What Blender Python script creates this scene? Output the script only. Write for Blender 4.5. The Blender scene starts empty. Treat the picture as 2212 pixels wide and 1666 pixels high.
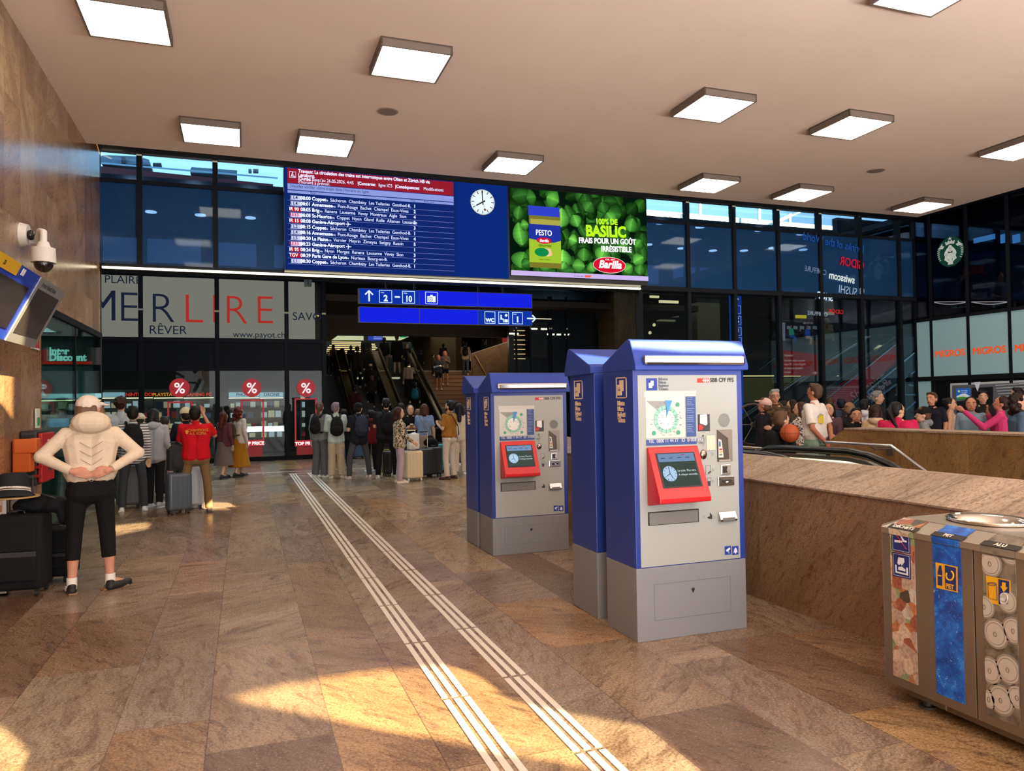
import bpy, bmesh, math, random
from mathutils import Vector, Matrix
from mathutils.geometry import tessellate_polygon
R=math.radians
S=bpy.context.scene
COL=S.collection
# ---------------------------------------------------------------- camera
FPX=1623.0; PITCH=R(1.241); ROLL=R(-0.9165); YAW=R(19.69); EYE=Vector((0,0,1.6))
_F0=Vector((math.sin(YAW),math.cos(YAW),0)); _R0=Vector((math.cos(YAW),-math.sin(YAW),0)); _Z=Vector((0,0,1))
CF=_F0*math.cos(PITCH)+_Z*math.sin(PITCH); _U=_R0.cross(CF)
CR=_R0*math.cos(ROLL)+_U*math.sin(ROLL); CU=-_R0*math.sin(ROLL)+_U*math.cos(ROLL)
cam=bpy.data.cameras.new('camera'); cam.sensor_fit='HORIZONTAL'; cam.sensor_width=36; cam.lens=36*FPX/2212
cam.clip_end=500
camo=bpy.data.objects.new('camera',cam); COL.objects.link(camo)
M=Matrix((CR,CU,-CF)).transposed().to_4x4(); M.translation=EYE; camo.matrix_world=M
S.camera=camo
# ---------------------------------------------------------------- world, sun, fill lights, exposure
W=bpy.data.worlds.new('world'); S.world=W; W.use_nodes=True
W.node_tree.nodes['Background'].inputs[0].default_value=(0.42,0.74,1.0,1); W.node_tree.nodes['Background'].inputs[1].default_value=1.15
SUN_DIR=Vector((-0.30,0.92,-0.222)).normalized()
sl=bpy.data.lights.new('sun','SUN'); sl.energy=44; sl.angle=R(0.25); sl.color=(1.0,0.78,0.44)
so=bpy.data.objects.new('sun',sl); COL.objects.link(so); so.rotation_euler=SUN_DIR.to_track_quat('-Z','Y').to_euler(); so.location=(4,-20,9)
def area(name,loc,rot,sx,sy,e,col):
    l=bpy.data.lights.new(name,'AREA'); l.shape='RECTANGLE'; l.size=sx; l.size_y=sy; l.energy=e; l.color=col
    o=bpy.data.objects.new(name,l); COL.objects.link(o); o.location=loc; o.rotation_euler=rot; return o
area('entrance_fill',(6.5,-4.6,3.4),(R(82),0,0),17,3.6,270,(.96,.98,1.0))      # added area light standing in for daylight from behind the viewer
area('ceiling_fill',(6.5,-3.6,.12),(R(172),0,0),17,2.4,3600,(.98,.97,1.0))      # added uplight, out of view, that brightens the ceiling
area('concourse_light',(3.5,18.6,5.25),(0,0,0),8,3,130,(1.0,.9,.78))               # area light above the high space in front of the shops
area('passage_light',(7.0,35,5.1),(0,0,0),5,8,60,(1.0,.80,.5))                    # lamps over the upper landing
area('stair_fill',(9,27.2,3.95),(0,0,0),4,2.5,45,(1.0,.82,.6))                    # added area light that brightens the stairs and their ochre wall
area('cafe_fill',(18.8,11.5,6.25),(0,0,0),2,5,26,(1,.9,.8))                            # added area light that brightens the seated cafe guests
area('gallery_light',(19,23,5.2),(0,0,0),9,5,70,(1.0,.82,.6))                      # lamps over the right gallery
S.view_settings.view_transform='Standard'; S.view_settings.look='None'; S.view_settings.gamma=1; S.view_settings.use_curve_mapping=False
S.view_settings.exposure=0.5
cy=S.cycles
cy.max_bounces=5; cy.diffuse_bounces=3; cy.glossy_bounces=3; cy.transmission_bounces=3; cy.transparent_max_bounces=10
cy.use_adaptive_sampling=True; cy.adaptive_threshold=0.045; cy.use_denoising=True; cy.caustics_reflective=False; cy.caustics_refractive=False
cy.sample_clamp_indirect=4.0
# ---------------------------------------------------------------- pixel helpers: a point of the photo on a known plane
def ray(x,y): return CR*((x-1106)/FPX)-CU*((y-833)/FPX)+CF
def onX(x,y,v): d=ray(x,y); return EYE+d*((v-EYE.x)/d.x)
def onY(x,y,v): d=ray(x,y); return EYE+d*((v-EYE.y)/d.y)
def onZ(x,y,v=0.0): d=ray(x,y); return EYE+d*((v-EYE.z)/d.z)
def onW(x,y,w): return EYE+ray(x,y)*w
# ---------------------------------------------------------------- materials
def lin(c):
    if isinstance(c,str):
        c=c.lstrip('#'); c=[int(c[i:i+2],16)/255 for i in (0,2,4)]
        c=[x/12.92 if x<=.04045 else ((x+.055)/1.055)**2.4 for x in c]
    return (c[0],c[1],c[2],1)
_mats={}
def mat(color,rough=.6,metal=0.0,emit=0.0,spec=.5,alpha=1.0,tint=None,coat=0.0,key=None):
    k=key or (str(color),rough,metal,emit,spec,alpha,coat)
    if k in _mats: return _mats[k]
    m=bpy.data.materials.new('material'); m.use_nodes=True; b=m.node_tree.nodes['Principled BSDF']
    col=lin(color); b.inputs['Base Color'].default_value=col; b.inputs['Roughness'].default_value=rough
    b.inputs['Metallic'].default_value=metal; b.inputs['Specular IOR Level'].default_value=spec
    if coat: b.inputs['Coat Weight'].default_value=coat; b.inputs['Coat Roughness'].default_value=.1
    if emit:
        b.inputs['Emission Color'].default_value=col; b.inputs['Emission Strength'].default_value=emit
        if emit>.3: b.inputs['Base Color'].default_value=(col[0]*.15,col[1]*.15,col[2]*.15,1)
    if alpha<1: b.inputs['Alpha'].default_value=alpha
    m.diffuse_color=col; _mats[k]=m; return m
def em(color,s=1.0,sample=False):  # emission for lamps and screens, also glow put into goods, walls, banners
    k=('em',str(color),s,sample)
    if k in _mats: return _mats[k]
    m=bpy.data.materials.new('flat_emission'); m.use_nodes=True; nt=m.node_tree; nt.nodes.clear()
    e=nt.nodes.new('ShaderNodeEmission'); o=nt.nodes.new('ShaderNodeOutputMaterial'); nt.links.new(e.outputs[0],o.inputs[0])
    e.inputs[0].default_value=lin(color); e.inputs[1].default_value=s
    if not sample: m.cycles.emission_sampling='NONE'
    _mats[k]=m; return m
def glass(tint='#ffffff',refl=.04,rough=.02,see=1.0,key=None,fm=.55):
    """window pane: mostly clear (tinted), a little mirror"""
    k=('gl',tint,refl,rough,see,fm)
    if k in _mats: return _mats[k]
    m=bpy.data.materials.new('glass'); m.use_nodes=True; nt=m.node_tree; nt.nodes.clear(); N=nt.nodes.new; L=nt.links.new
    t=N('ShaderNodeBsdfTransparent'); c=lin(tint); t.inputs[0].default_value=(c[0]*see,c[1]*see,c[2]*see,1)
    g=N('ShaderNodeBsdfGlossy'); g.inputs['Roughness'].default_value=rough; g.inputs[0].default_value=(.9,.95,1,1)
    fr=N('ShaderNodeFresnel'); fr.inputs[0].default_value=1.5
    mu=N('ShaderNodeMath'); mu.operation='MULTIPLY_ADD'; mu.inputs[1].default_value=fm; mu.inputs[2].default_value=max(0,refl-.04)
    mx=N('ShaderNodeMixShader'); o=N('ShaderNodeOutputMaterial')
    L(fr.outputs[0],mu.inputs[0]); L(mu.outputs[0],mx.inputs[0]); L(t.outputs[0],mx.inputs[1]); L(g.outputs[0],mx.inputs[2]); L(mx.outputs[0],o.inputs[0])
    _mats[k]=m; return m
def nodes(name):
    m=bpy.data.materials.new(name); m.use_nodes=True; nt=m.node_tree
    return m,nt,nt.nodes['Principled BSDF'],nt.nodes.new,nt.links.new
def mth(nt,op,a,b=None,c=None):
    n=nt.nodes.new('ShaderNodeMath'); n.operation=op
    for i,v in enumerate((a,b,c)):
        if v is None: continue
        if hasattr(v,'is_linked') or hasattr(v,'links'): nt.links.new(v,n.inputs[i])
        else: n.inputs[i].default_value=v
    return n.outputs[0]
def ramp(nt,fac,stops,interp='LINEAR'):
    n=nt.nodes.new('ShaderNodeValToRGB'); n.color_ramp.interpolation=interp; e=n.color_ramp.elements
    while len(e)<len(stops): e.new(.5)
    for i,(p,c) in enumerate(stops): e[i].position=p; e[i].color=lin(c)
    nt.links.new(fac,n.inputs[0]); return n.outputs[0]
def mixc(nt,f,a,b,mode='MIX'):
    n=nt.nodes.new('ShaderNodeMix'); n.data_type='RGBA'; n.blend_type=mode
    for s,v in ((0,f),(6,a),(7,b)):
        if hasattr(v,'links'): nt.links.new(v,n.inputs[s])
        elif isinstance(v,(int,float)): n.inputs[s].default_value=v
        else: n.inputs[s].default_value=lin(v)
    return n.outputs[2]
def noise(nt,vec,scale,detail=4,rough=.6,dist=0.0):
    n=nt.nodes.new('ShaderNodeTexNoise'); n.inputs['Scale'].default_value=scale; n.inputs['Detail'].default_value=detail
    n.inputs['Roughness'].default_value=rough; n.inputs['Distortion'].default_value=dist
    if vec is not None: nt.links.new(vec,n.inputs['Vector'])
    return n.outputs[0]
def combine(nt,x,y,z):
    n=nt.nodes.new('ShaderNodeCombineXYZ')
    for i,v in enumerate((x,y,z)):
        if hasattr(v,'links'): nt.links.new(v,n.inputs[i])
        else: n.inputs[i].default_value=v
    return n.outputs[0]
def white(nt,vec):
    n=nt.nodes.new('ShaderNodeTexWhiteNoise'); n.noise_dimensions='3D'; nt.links.new(vec,n.inputs['Vector']); return n
def bump(nt,b,h,strength=.1,dist=.01):
    n=nt.nodes.new('ShaderNodeBump'); n.inputs['Strength'].default_value=strength; n.inputs['Distance'].default_value=dist
    nt.links.new(h,n.inputs['Height']); nt.links.new(n.outputs[0],b.inputs['Normal'])
def stone(name,mode,pal,rough=.3,u=(1.0,0.0,.9),v=(1.0,0.0),joint='#3a2a1e',grain=1.0,vein=.5,stag=True,jw=.004):
    """polished stone slabs. mode 'floor' uses x,y ; 'wx' (wall facing x) uses y,z ; 'wy' uses x,z."""
    m,nt,b,N,L=nodes(name)
    g=N('ShaderNodeNewGeometry'); sp=N('ShaderNodeSeparateXYZ'); L(g.outputs['Position'],sp.inputs[0]); X,Y,Z=sp.outputs
    A,B={'floor':(X,Y),'wx':(Y,Z),'wy':(X,Z)}[mode]
    per,off,split=u            # columns: period, offset, share of the first column (two widths alternate)
    a=mth(nt,'DIVIDE',mth(nt,'SUBTRACT',A,off),per); k=mth(nt,'FLOOR',a); fr=mth(nt,'SUBTRACT',a,k)
    sec=mth(nt,'GREATER_THAN',fr,split); cid=mth(nt,'MULTIPLY_ADD',k,2.0,sec)
    w1=white(nt,combine(nt,cid,7.3,1.1)); ro=N('ShaderNodeSeparateColor'); L(w1.outputs['Color'],ro.inputs[0])
    ln,lo=v
    bb=mth(nt,'DIVIDE',mth(nt,'ADD',B,mth(nt,'MULTIPLY',ro.outputs[0],3.0) if stag else lo),mth(nt,'MULTIPLY_ADD',ro.outputs[1],ln*.5 if stag else 0.0,ln*.75 if stag else ln))
    rk=mth(nt,'FLOOR',bb); rf=mth(nt,'SUBTRACT',bb,rk)
    wt=white(nt,combine(nt,cid,rk,3.7)); wc=N('ShaderNodeSeparateColor'); L(wt.outputs['Color'],wc.inputs[0])
    base=ramp(nt,wt.outputs['Value'],[(i/max(1,len(pal)-1),c) for i,c in enumerate(pal)])
    # veins, turned differently in every slab
    ang=mth(nt,'MULTIPLY',wc.outputs[0],2.6)
    ca=mth(nt,'COSINE',ang); sa=mth(nt,'SINE',ang)
    r1=mth(nt,'ADD',mth(nt,'MULTIPLY',A,ca),mth(nt,'MULTIPLY',B,sa)); r2=mth(nt,'SUBTRACT',mth(nt,'MULTIPLY',B,ca),mth(nt,'MULTIPLY',A,sa))
    vec=combine(nt,r1,mth(nt,'MULTIPLY',r2,3.2),mth(nt,'MULTIPLY',wc.outputs[1],40.0))
    n1=noise(nt,vec,2.2,9,.74,1.3); n2=noise(nt,combine(nt,A,B,Z),75.0*grain,3,.7); n3=noise(nt,vec,9.0,6,.7,.6)
    dark=ramp(nt,n1,[(.34,'#000000'),(.50,'#ffffff')]); 
    base=mixc(nt,1.0,base,ramp(nt,noise(nt,vec,.9,3,.5),[(.25,'#c8c0b8'),(.75,'#ffffff')]),'MULTIPLY')
    c1=mixc(nt,vein,base,mixc(nt,dark,'#5a4436',base))
    warm=ramp(nt,n3,[(.36,'#b08a62'),(.50,'#ffffff'),(.66,'#ffecd4')])
    c2=mixc(nt,.6,c1,warm,'MULTIPLY')
    sp2=ramp(nt,n2,[(.34,'#3a2c24'),(.50,'#ffffff'),(.70,'#ffffff')])
    c3=mixc(nt,.62,c2,sp2,'MULTIPLY')
    c3=mixc(nt,.35,c3,ramp(nt,noise(nt,combine(nt,A,B,Z),230*grain,2,.6),[(.35,'#7a7068'),(.6,'#ffffff')]),'MULTIPLY')
    n4=noise(nt,vec,26.0,5,.75,1.4); c3=mixc(nt,vein,c3,ramp(nt,n4,[(.30,'#4c3a30'),(.42,'#ffffff'),(.6,'#ffffff'),(.72,'#fff0d8')]),'MULTIPLY')
    # joints
    w=jw/per
    e1=mth(nt,'LESS_THAN',fr,w); e2=mth(nt,'LESS_THAN',mth(nt,'ABSOLUTE',mth(nt,'SUBTRACT',fr,split)),w*.7); e3=mth(nt,'LESS_THAN',rf,jw*1.1/ln)
    jt=mth(nt,'MAXIMUM',mth(nt,'MAXIMUM',e1,e2),e3)
    c4=mixc(nt,mth(nt,'MULTIPLY',jt,.65),c3,joint)
    L(c4,b.inputs['Base Color']); 
    L(mth(nt,'MULTIPLY_ADD',n2,.12,rough-.06),b.inputs['Roughness'])
    return m
def cloth(c1,c2=None,kind=None,scale=1.0,rough=.85):
    k=('cloth',c1,c2,kind,scale,rough)
    if k in _mats: return _mats[k]
    m,nt,b,N,L=nodes('fabric'); b.inputs['Roughness'].default_value=rough; b.inputs['Specular IOR Level'].default_value=.2
    tc=N('ShaderNodeTexCoord'); o=tc.outputs['Object']
    fine=noise(nt,o,14,4,.6)
    if kind is None: L(mixc(nt,.14,c1,ramp(nt,fine,[(.3,'#8c8c8c'),(.6,'#ffffff')]),'MULTIPLY'),b.inputs['Base Color'])
    elif kind=='stripe':
        sx=N('ShaderNodeSeparateXYZ'); L(o,sx.inputs[0]); s=mth(nt,'SINE',mth(nt,'MULTIPLY',sx.outputs[2],150*scale))
        L(mixc(nt,mth(nt,'GREATER_THAN',s,.1),c1,c2),b.inputs['Base Color'])
    elif kind=='spots':
        n=noise(nt,o,38*scale,2,.5,.6); L(ramp(nt,n,[(.46,c2),(.5,c1)]),b.inputs['Base Color'])
    elif kind=='camo':
        n=noise(nt,o,13*scale,3,.6,.8); L(ramp(nt,n,[(.36,'#2c2620'),(.42,c1),(.5,c2),(.58,'#3c352b')],'CONSTANT'),b.inputs['Base Color'])
    bump(nt,b,noise(nt,o,9,4,.55,.6),.35,.02)
    _mats[k]=m; return m
# ---------------------------------------------------------------- mesh builder
class MB:
    def __init__(s): s.v=[];s.f=[];s.m=[];s.mi=0;s.sm=False;s.smooth=[]
    def mt(s,i): s.mi=i; return s
    def add(s,vs,fs,smooth=False):
        n=len(s.v); s.v+=[tuple(v) for v in vs]
        for f in fs: s.f.append([n+i for i in f]); s.m.append(s.mi); s.smooth.append(smooth)
        return s
    def box(s,x0,x1,y0,y1,z0,z1):
        if x0>x1:x0,x1=x1,x0
        if y0>y1:y0,y1=y1,y0
        if z0>z1:z0,z1=z1,z0
        return s.add([(x0,y0,z0),(x1,y0,z0),(x1,y1,z0),(x0,y1,z0),(x0,y0,z1),(x1,y0,z1),(x1,y1,z1),(x0,y1,z1)],
          [(0,3,2,1),(4,5,6,7),(0,1,5,4),(1,2,6,5),(2,3,7,6),(3,0,4,7)])
    def quad(s,a,b,c,d): return s.add([a,b,c,d],[(0,1,2,3)])
    def prism(s,poly,vec):
        """closed planar polygon (3D points) pushed along vec"""
        vec=Vector(vec); n=len(poly); P=[Vector(p) for p in poly]; vs=P+[p+vec for p in P]
        fs=[]
        for t in tessellate_polygon([P]): fs.append(tuple(t)); fs.append(tuple(i+n for i in t))
        for i in range(n): j=(i+1)%n; fs.append((i,j,j+n,i+n))
        return s.add(vs,fs)
    def cyl(s,p0,p1,r0,r1=None,n=16,cap=True,smooth=True):
        r1=r0 if r1 is None else r1; p0=Vector(p0);p1=Vector(p1); d=(p1-p0).normalized()
        a=d.orthogonal().normalized(); b=d.cross(a); vs=[]
        for p,r in ((p0,r0),(p1,r1)):
            for i in range(n): t=2*math.pi*i/n; vs.append(p+(a*math.cos(t)+b*math.sin(t))*r)
        s.add(vs,[(i,(i+1)%n,n+(i+1)%n,n+i) for i in range(n)],smooth)
        if cap: s.add(vs[:n],[tuple(range(n))[::-1]]); s.add(vs[n:],[tuple(range(n))])
        return s
    def tube(s,pts,r,n=10,closed=False):
        P=[Vector(p) for p in pts]; rings=[]; up=None
        for i,p in enumerate(P):
            d=((P[(i+1)%len(P)] if (closed or i<len(P)-1) else p)-(P[i-1] if (i>0 or closed) else p)).normalized()
            a=(up-d*up.dot(d)).normalized() if up is not None and (up-d*up.dot(d)).length>1e-4 else d.orthogonal().normalized()
            up=a; b=d.cross(a); rr=r[i] if isinstance(r,(list,tuple)) else r
            rings.append([p+(a*math.cos(2*math.pi*k/n)+b*math.sin(2*math.pi*k/n))*rr for k in range(n)])
        vs=[v for q in rings for v in q]; fs=[]; m=len(P)
        for i in range(m if closed else m-1):
            j=(i+1)%m
            for k in range(n): fs.append((i*n+k,i*n+(k+1)%n,j*n+(k+1)%n,j*n+k))
        s.add(vs,fs,True)
        if not closed: s.add(rings[0],[tuple(range(n))[::-1]]); s.add(rings[-1],[tuple(range(n))])
        return s
    def ball(s,c,r,nu=16,nv=10,M=None):
        r=(r,r,r) if not isinstance(r,(tuple,list)) else r; c=Vector(c); vs=[];fs=[]
        def q(x,y,z):
            w=Vector((x*r[0],y*r[1],z*r[2])); return c+(M@w if M else w)
        vs.append(q(0,0,-1))
        for j in range(1,nv):
            ph=-math.pi/2+math.pi*j/nv
            for i in range(nu): t=2*math.pi*i/nu; vs.append(q(math.cos(ph)*math.cos(t),math.cos(ph)*math.sin(t),math.sin(ph)))
        vs.append(q(0,0,1)); L=len(vs)-1
        for i in range(nu): fs.append((0,1+(i+1)%nu,1+i)); fs.append((L,L-nu+i,L-nu+(i+1)%nu))
        for j in range(nv-2):
            for i in range(nu): a=1+j*nu; fs.append((a+i,a+(i+1)%nu,a+nu+(i+1)%nu,a+nu+i))
        return s.add(vs,fs,True)
    def lathe(s,prof,c=(0,0,0),n=24):
        c=Vector(c); vs=[]
        for r,z in prof:
            for i in range(n): t=2*math.pi*i/n; vs.append(c+Vector((r*math.cos(t),r*math.sin(t),z)))
        fs=[(j*n+i,j*n+(i+1)%n,(j+1)*n+(i+1)%n,(j+1)*n+i) for j in range(len(prof)-1) for i in range(n)]
        return s.add(vs,fs,True)
    def build(s,name,mats,parent=None,bevel=0,shade=True):
        me=bpy.data.meshes.new(name); off=Vector(parent.get('_o',(0,0,0))) if parent is not None and '_o' in parent else Vector((0,0,0))
        me.from_pydata([Vector(v)-off for v in s.v],[],s.f)
        for m in (mats if isinstance(mats,(list,tuple)) else [mats]): me.materials.append(m)
        for p,i,sm in zip(me.polygons,s.m,s.smooth): p.material_index=i; p.use_smooth=sm
        me.validate(); me.update()
        bb=bmesh.new(); bb.from_mesh(me); bmesh.ops.recalc_face_normals(bb,faces=bb.faces); bb.to_mesh(me); bb.free()
        o=bpy.data.objects.new(name,me); COL.objects.link(o)
        if parent is not None: o.parent=parent
        if bevel:
            b=o.modifiers.new('bevel','BEVEL'); b.width=bevel; b.segments=2; b.limit_method='ANGLE'; b.angle_limit=R(40)
        return o
def tag(o,label=None,cat=None,group=None,kind=None):
    if label: o['label']=label
    if cat: o['category']=cat
    if group: o['group']=group
    if kind: o['kind']=kind
    return o
def thing(name,label,cat,loc=(0,0,0),rz=0,group=None,world=False):
    o=bpy.data.objects.new(name,None); COL.objects.link(o); o.empty_display_size=.1
    o.location=loc; o.rotation_euler=(0,0,rz); tag(o,label,cat,group)
    if world: o['_o']=tuple(loc)
    return o
def struct(o): o['kind']='structure'; return o
def text(s,size,loc,rot,m,parent=None,name='lettering',align='LEFT',sx=1.0,shear=0.0,bold=0.0,depth=0.0008,sp=1.0,mirror=False):
    """flat lettering. loc in world when the parent carries _o, else in the parent's space"""
    c=bpy.data.curves.new(name,'FONT'); c.body=s; c.size=size; c.align_x=align; c.offset=0 if 'M' in s else bold; c.extrude=depth; c.shear=shear; c.space_character=sp; c.resolution_u=4
    t=bpy.data.objects.new('tmp',c); me=bpy.data.meshes.new_from_object(t); bpy.data.objects.remove(t); bpy.data.curves.remove(c)
    if 'M' in s and bold>0:      # this font's M breaks when swollen: thicken by doubling instead
        bb=bmesh.new(); 
        for dx,dy in ((-bold,0),(bold,0),(0,-bold),(0,bold)): n0=len(bb.verts); bb.from_mesh(me); bb.verts.ensure_lookup_table(); bmesh.ops.translate(bb,verts=bb.verts[n0:],vec=(dx,dy,0))
        bb.to_mesh(me); bb.free()
    me.transform(Matrix.Diagonal((-sx if mirror else sx,1,1,1)))
    if mirror: me.flip_normals()
    me.materials.clear(); me.materials.append(m); me.name=name
    o=bpy.data.objects.new(name,me); COL.objects.link(o)
    off=Vector(parent['_o']) if parent is not None and '_o' in parent else Vector((0,0,0))
    if parent is not None: o.parent=parent
    o.location=Vector(loc)-off; o.rotation_euler=rot; return o
RY=(R(90),0,0)          # faces -Y
RX=(R(90),0,R(-90))     # faces -X
RXP=(R(90),0,R(90))     # faces +X
# ================================================================ the hall
XL=-2.4; YC=13.9; YG=15.1; XR=16.8; ZC=5.97; YB=23.0
FLOORP=['#c0aca0','#c9b291','#ad9c92','#c0aa8e','#a39484','#c4a67e','#b5a699','#ab9582','#ccb48c','#b3a38e','#a69790','#bda384','#8c7464','#d4b07c','#8b8078','#c89c68']
m_floor=stone('floor_stone','floor',FLOORP,rough=.26,u=(1.0125,.398,.432),v=(1.5,0),vein=.75)
m_wall=stone('wall_stone','wx',['#c8a276','#b8906a','#d0b088','#b08260','#d2b28c','#c09a74'],rough=.22,u=(1.25,0,.5),v=(1.3,0),vein=.35,joint='#7a5536',jw=.003)
m_par=stone('parapet_stone','wx',['#b09070','#b0805c','#a88a6c','#b4946c'],rough=.42,u=(2.4,.2,.45),v=(3.0,.9),vein=.35,joint='#6a4a30',grain=1.1,stag=False,jw=.003)
m_cap=stone('cap_stone','wx',['#c4b19a','#c6b49c','#bca994'],rough=.55,u=(2.4,.2,.45),v=(3.0,.9),vein=.6,stag=False,jw=.003)
m_ochre=stone('ochre_stone','wx',['#a8844c','#b08a50','#a07c48'],rough=.5,u=(2.0,.1,.5),v=(2.0,.7),vein=.3,stag=False,jw=.003)
m_ochrey=stone('ochre_stone_front','wy',['#7d5f3c','#86683f','#745637'],rough=.5,u=(2.0,.1,.5),v=(2.0,.7),vein=.8,stag=False,jw=.003)
m_black=mat('#0c0e12',.35); m_frame=mat('#10141b',.75,0,0,.2); m_dark=mat('#16130f',.7); m_steel=mat('#c4c6c8',.22,1.0); m_brush=mat('#8a8680',.35,.9)
m_white=mat('#d9d6cf',.6)
def ceilmat():
    m,nt,b,N,L=nodes('ceiling_plaster'); b.inputs['Roughness'].default_value=.85
    g=N('ShaderNodeNewGeometry'); n1=noise(nt,g.outputs['Position'],.35,3,.6); n2=noise(nt,g.outputs['Position'],1.3,6,.75)
    base=ramp(nt,n1,[(.3,'#dcc2ad'),(.7,'#e4cab6')])
    L(mixc(nt,ramp(nt,n2,[(.17,'#ffffff'),(.2,'#000000')]),base,'#8a6e58'),b.inputs['Base Color'])
    bump(nt,b,noise(nt,g.outputs['Position'],30,3,.5),.15,.01); return m
m_ceil=ceilmat()
# floor in pieces round the escalator pit
HX0,HX1,HY1=4.28,7.42,7.0
fl=MB()
for x0,x1,y0,y1 in ((-9,HX0,-6,31),(HX0,HX1,HY1,31),(HX1,26,-6,31)): fl.box(x0,x1,y0,y1,-.25,0)
struct(fl.build('floor',m_floor))
pit=MB(); pit.box(HX0-.12,HX0,-6,HY1,-4,-.25).box(HX1,HX1+.12,-6,HY1,-4,-.25).box(HX0,HX1,HY1,HY1+.1,-4,-.25).box(HX0,HX1,-6,HY1,-4.1,-4)
struct(pit.build('wall_pit',m_dark))
struct(MB().box(XL-.3,15.6,-6,YC,ZC,ZC+.5).build('ceiling',m_ceil))
tr=MB().box(XL,XR+.3,YC,YG+.1,6.5,6.7).box(XL,XR+.1,YG-.05,YG+.1,6.24,6.5).box(15.6,XR+.1,-6,YC,6.5,6.7).box(XR-.05,XR+.1,-6,YG,6.24,6.5)
struct(tr.build('trim_1',m_black))
# left stone wall with the opening of the corner shop
GY0,GZ=10.93,2.92
lw=MB().box(XL-.3,XL,-6,GY0,0,6.5).box(XL-.3,XL,GY0,YG,GZ,6.5)
struct(lw.build('wall_left',m_wall))
# unseen sun mask: holes cut for sun patches on the floor and the left wall
def rear(p):      # where the sun ray that lands on p crosses the mask plane
    p=Vector(p); t=(p.y+5.2)/SUN_DIR.y; q=p-SUN_DIR*t; return (q.x,q.z)
cv=bpy.data.curves.new('sun_mask','CURVE'); cv.dimensions='2D'; cv.fill_mode='BOTH'; cv.extrude=.01
def spl(pts):
    s=cv.splines.new('POLY'); s.points.add(len(pts)-1); s.use_cyclic_u=True
    for a,(x,z) in zip(s.points,pts): a.co=(x,z,0,1)
spl([(-30,0.0),(40,0.0),(40,9.5),(-30,9.5)])
patch=[(490,1510),(620,1478),(800,1452),(975,1438),(1040,1462),(1095,1512),(1180,1532),(1400,1570),(1530,1680),(1700,1850),(1400,1720),(1310,1666),(1063,1623),(936,1597),(800,1572),(620,1537)]
spl([rear(onZ(x,y)) for x,y in patch])
spl([rear(onZ(x,y)) for x,y in [(430,1084),(560,1088),(648,1094),(560,1099),(430,1103)]])
spl([rear(onZ(x,y)) for x,y in [(235,1136),(325,1129),(318,1142),(240,1158)]])
spl([rear(onX(x,y,XL)) for x,y in [(-60,748),(30,752),(28,800),(26,905),(4,870),(-60,860)]])
spl([rear(onZ(x,y)) for x,y in [(-60,1560),(10,1575),(60,1620),(40,1700),(-60,1700)]])
rw=bpy.data.objects.new('sun_mask',cv); COL.objects.link(rw); rw.location=(0,-5.2,0); rw.rotation_euler=(R(90),0,0); cv.materials.append(mat('#8d7f72',.8)); struct(rw)
def navy():
    m=glass('#a8c8ec',.04,.05,.85,fm=.35).copy(); nt=m.node_tree; mx=[n for n in nt.nodes if n.type=='MIX_SHADER'][0]; t=[n for n in nt.nodes if n.type=='BSDF_TRANSPARENT'][0]
    d=nt.nodes.new('ShaderNodeBsdfDiffuse'); d.inputs[0].default_value=lin('#27507f'); m2=nt.nodes.new('ShaderNodeMixShader'); m2.inputs[0].default_value=.55  # diffuse navy put in for the bluish sky reflection
    nt.links.new(t.outputs[0],m2.inputs[1]); nt.links.new(d.outputs[0],m2.inputs[2]); nt.links.new(m2.outputs[0],mx.inputs[1]); return m
# -------- facade: grid of mullions on the plane YG (upper glazing) and the right wall
m_navy=navy(); m_clear=glass('#c9d6da',.04,.01,.95,fm=.4); m_sky=glass('#e8f6ff',.05,.01,1.0)
DX=1.287; MX=[-1.755+DX*k for k in range(0,15)]
ZS,ZN=5.72,4.2      # sill of the sky strip, foot of the navy glazing
SCX0,SCX1=.765,8.76 # big display
fr=MB()
for x in MX:
    if SCX0<x<8.5: continue
    fr.box(x-.045,x+.045,YG-.04,YG+.12,ZN-.06 if x<8.5 else 0,6.3)
fr.box(XL,XR,YG-.02,YG+.1,ZS-.04,ZS+.03).box(XL,XR,YG-.05,YG+.3,ZN-.1,ZN)
struct(fr.build('window_frame',m_frame))
k=1
for i in range(len(MX)+1):
    a=XL if i==0 else MX[i-1]; b=MX[i] if i<len(MX) else XR
    if a>SCX0-.4 and b<8.6: continue
    if b<=a+.05: continue
    g=MB().box(a,b,YG+.02,YG+.035,ZN,ZS); struct(g.build('window_%d'%k,m_navy)); k+=1
    g=MB().box(a,b,YG+.02,YG+.035,ZS,6.25); struct(g.build('window_%d'%k,m_sky)); k+=1
    if a>8.4: g=MB().box(a,b,YG+.02,YG+.035,.15,ZN); struct(g.build('window_%d'%k,m_clear)); k+=1
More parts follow.
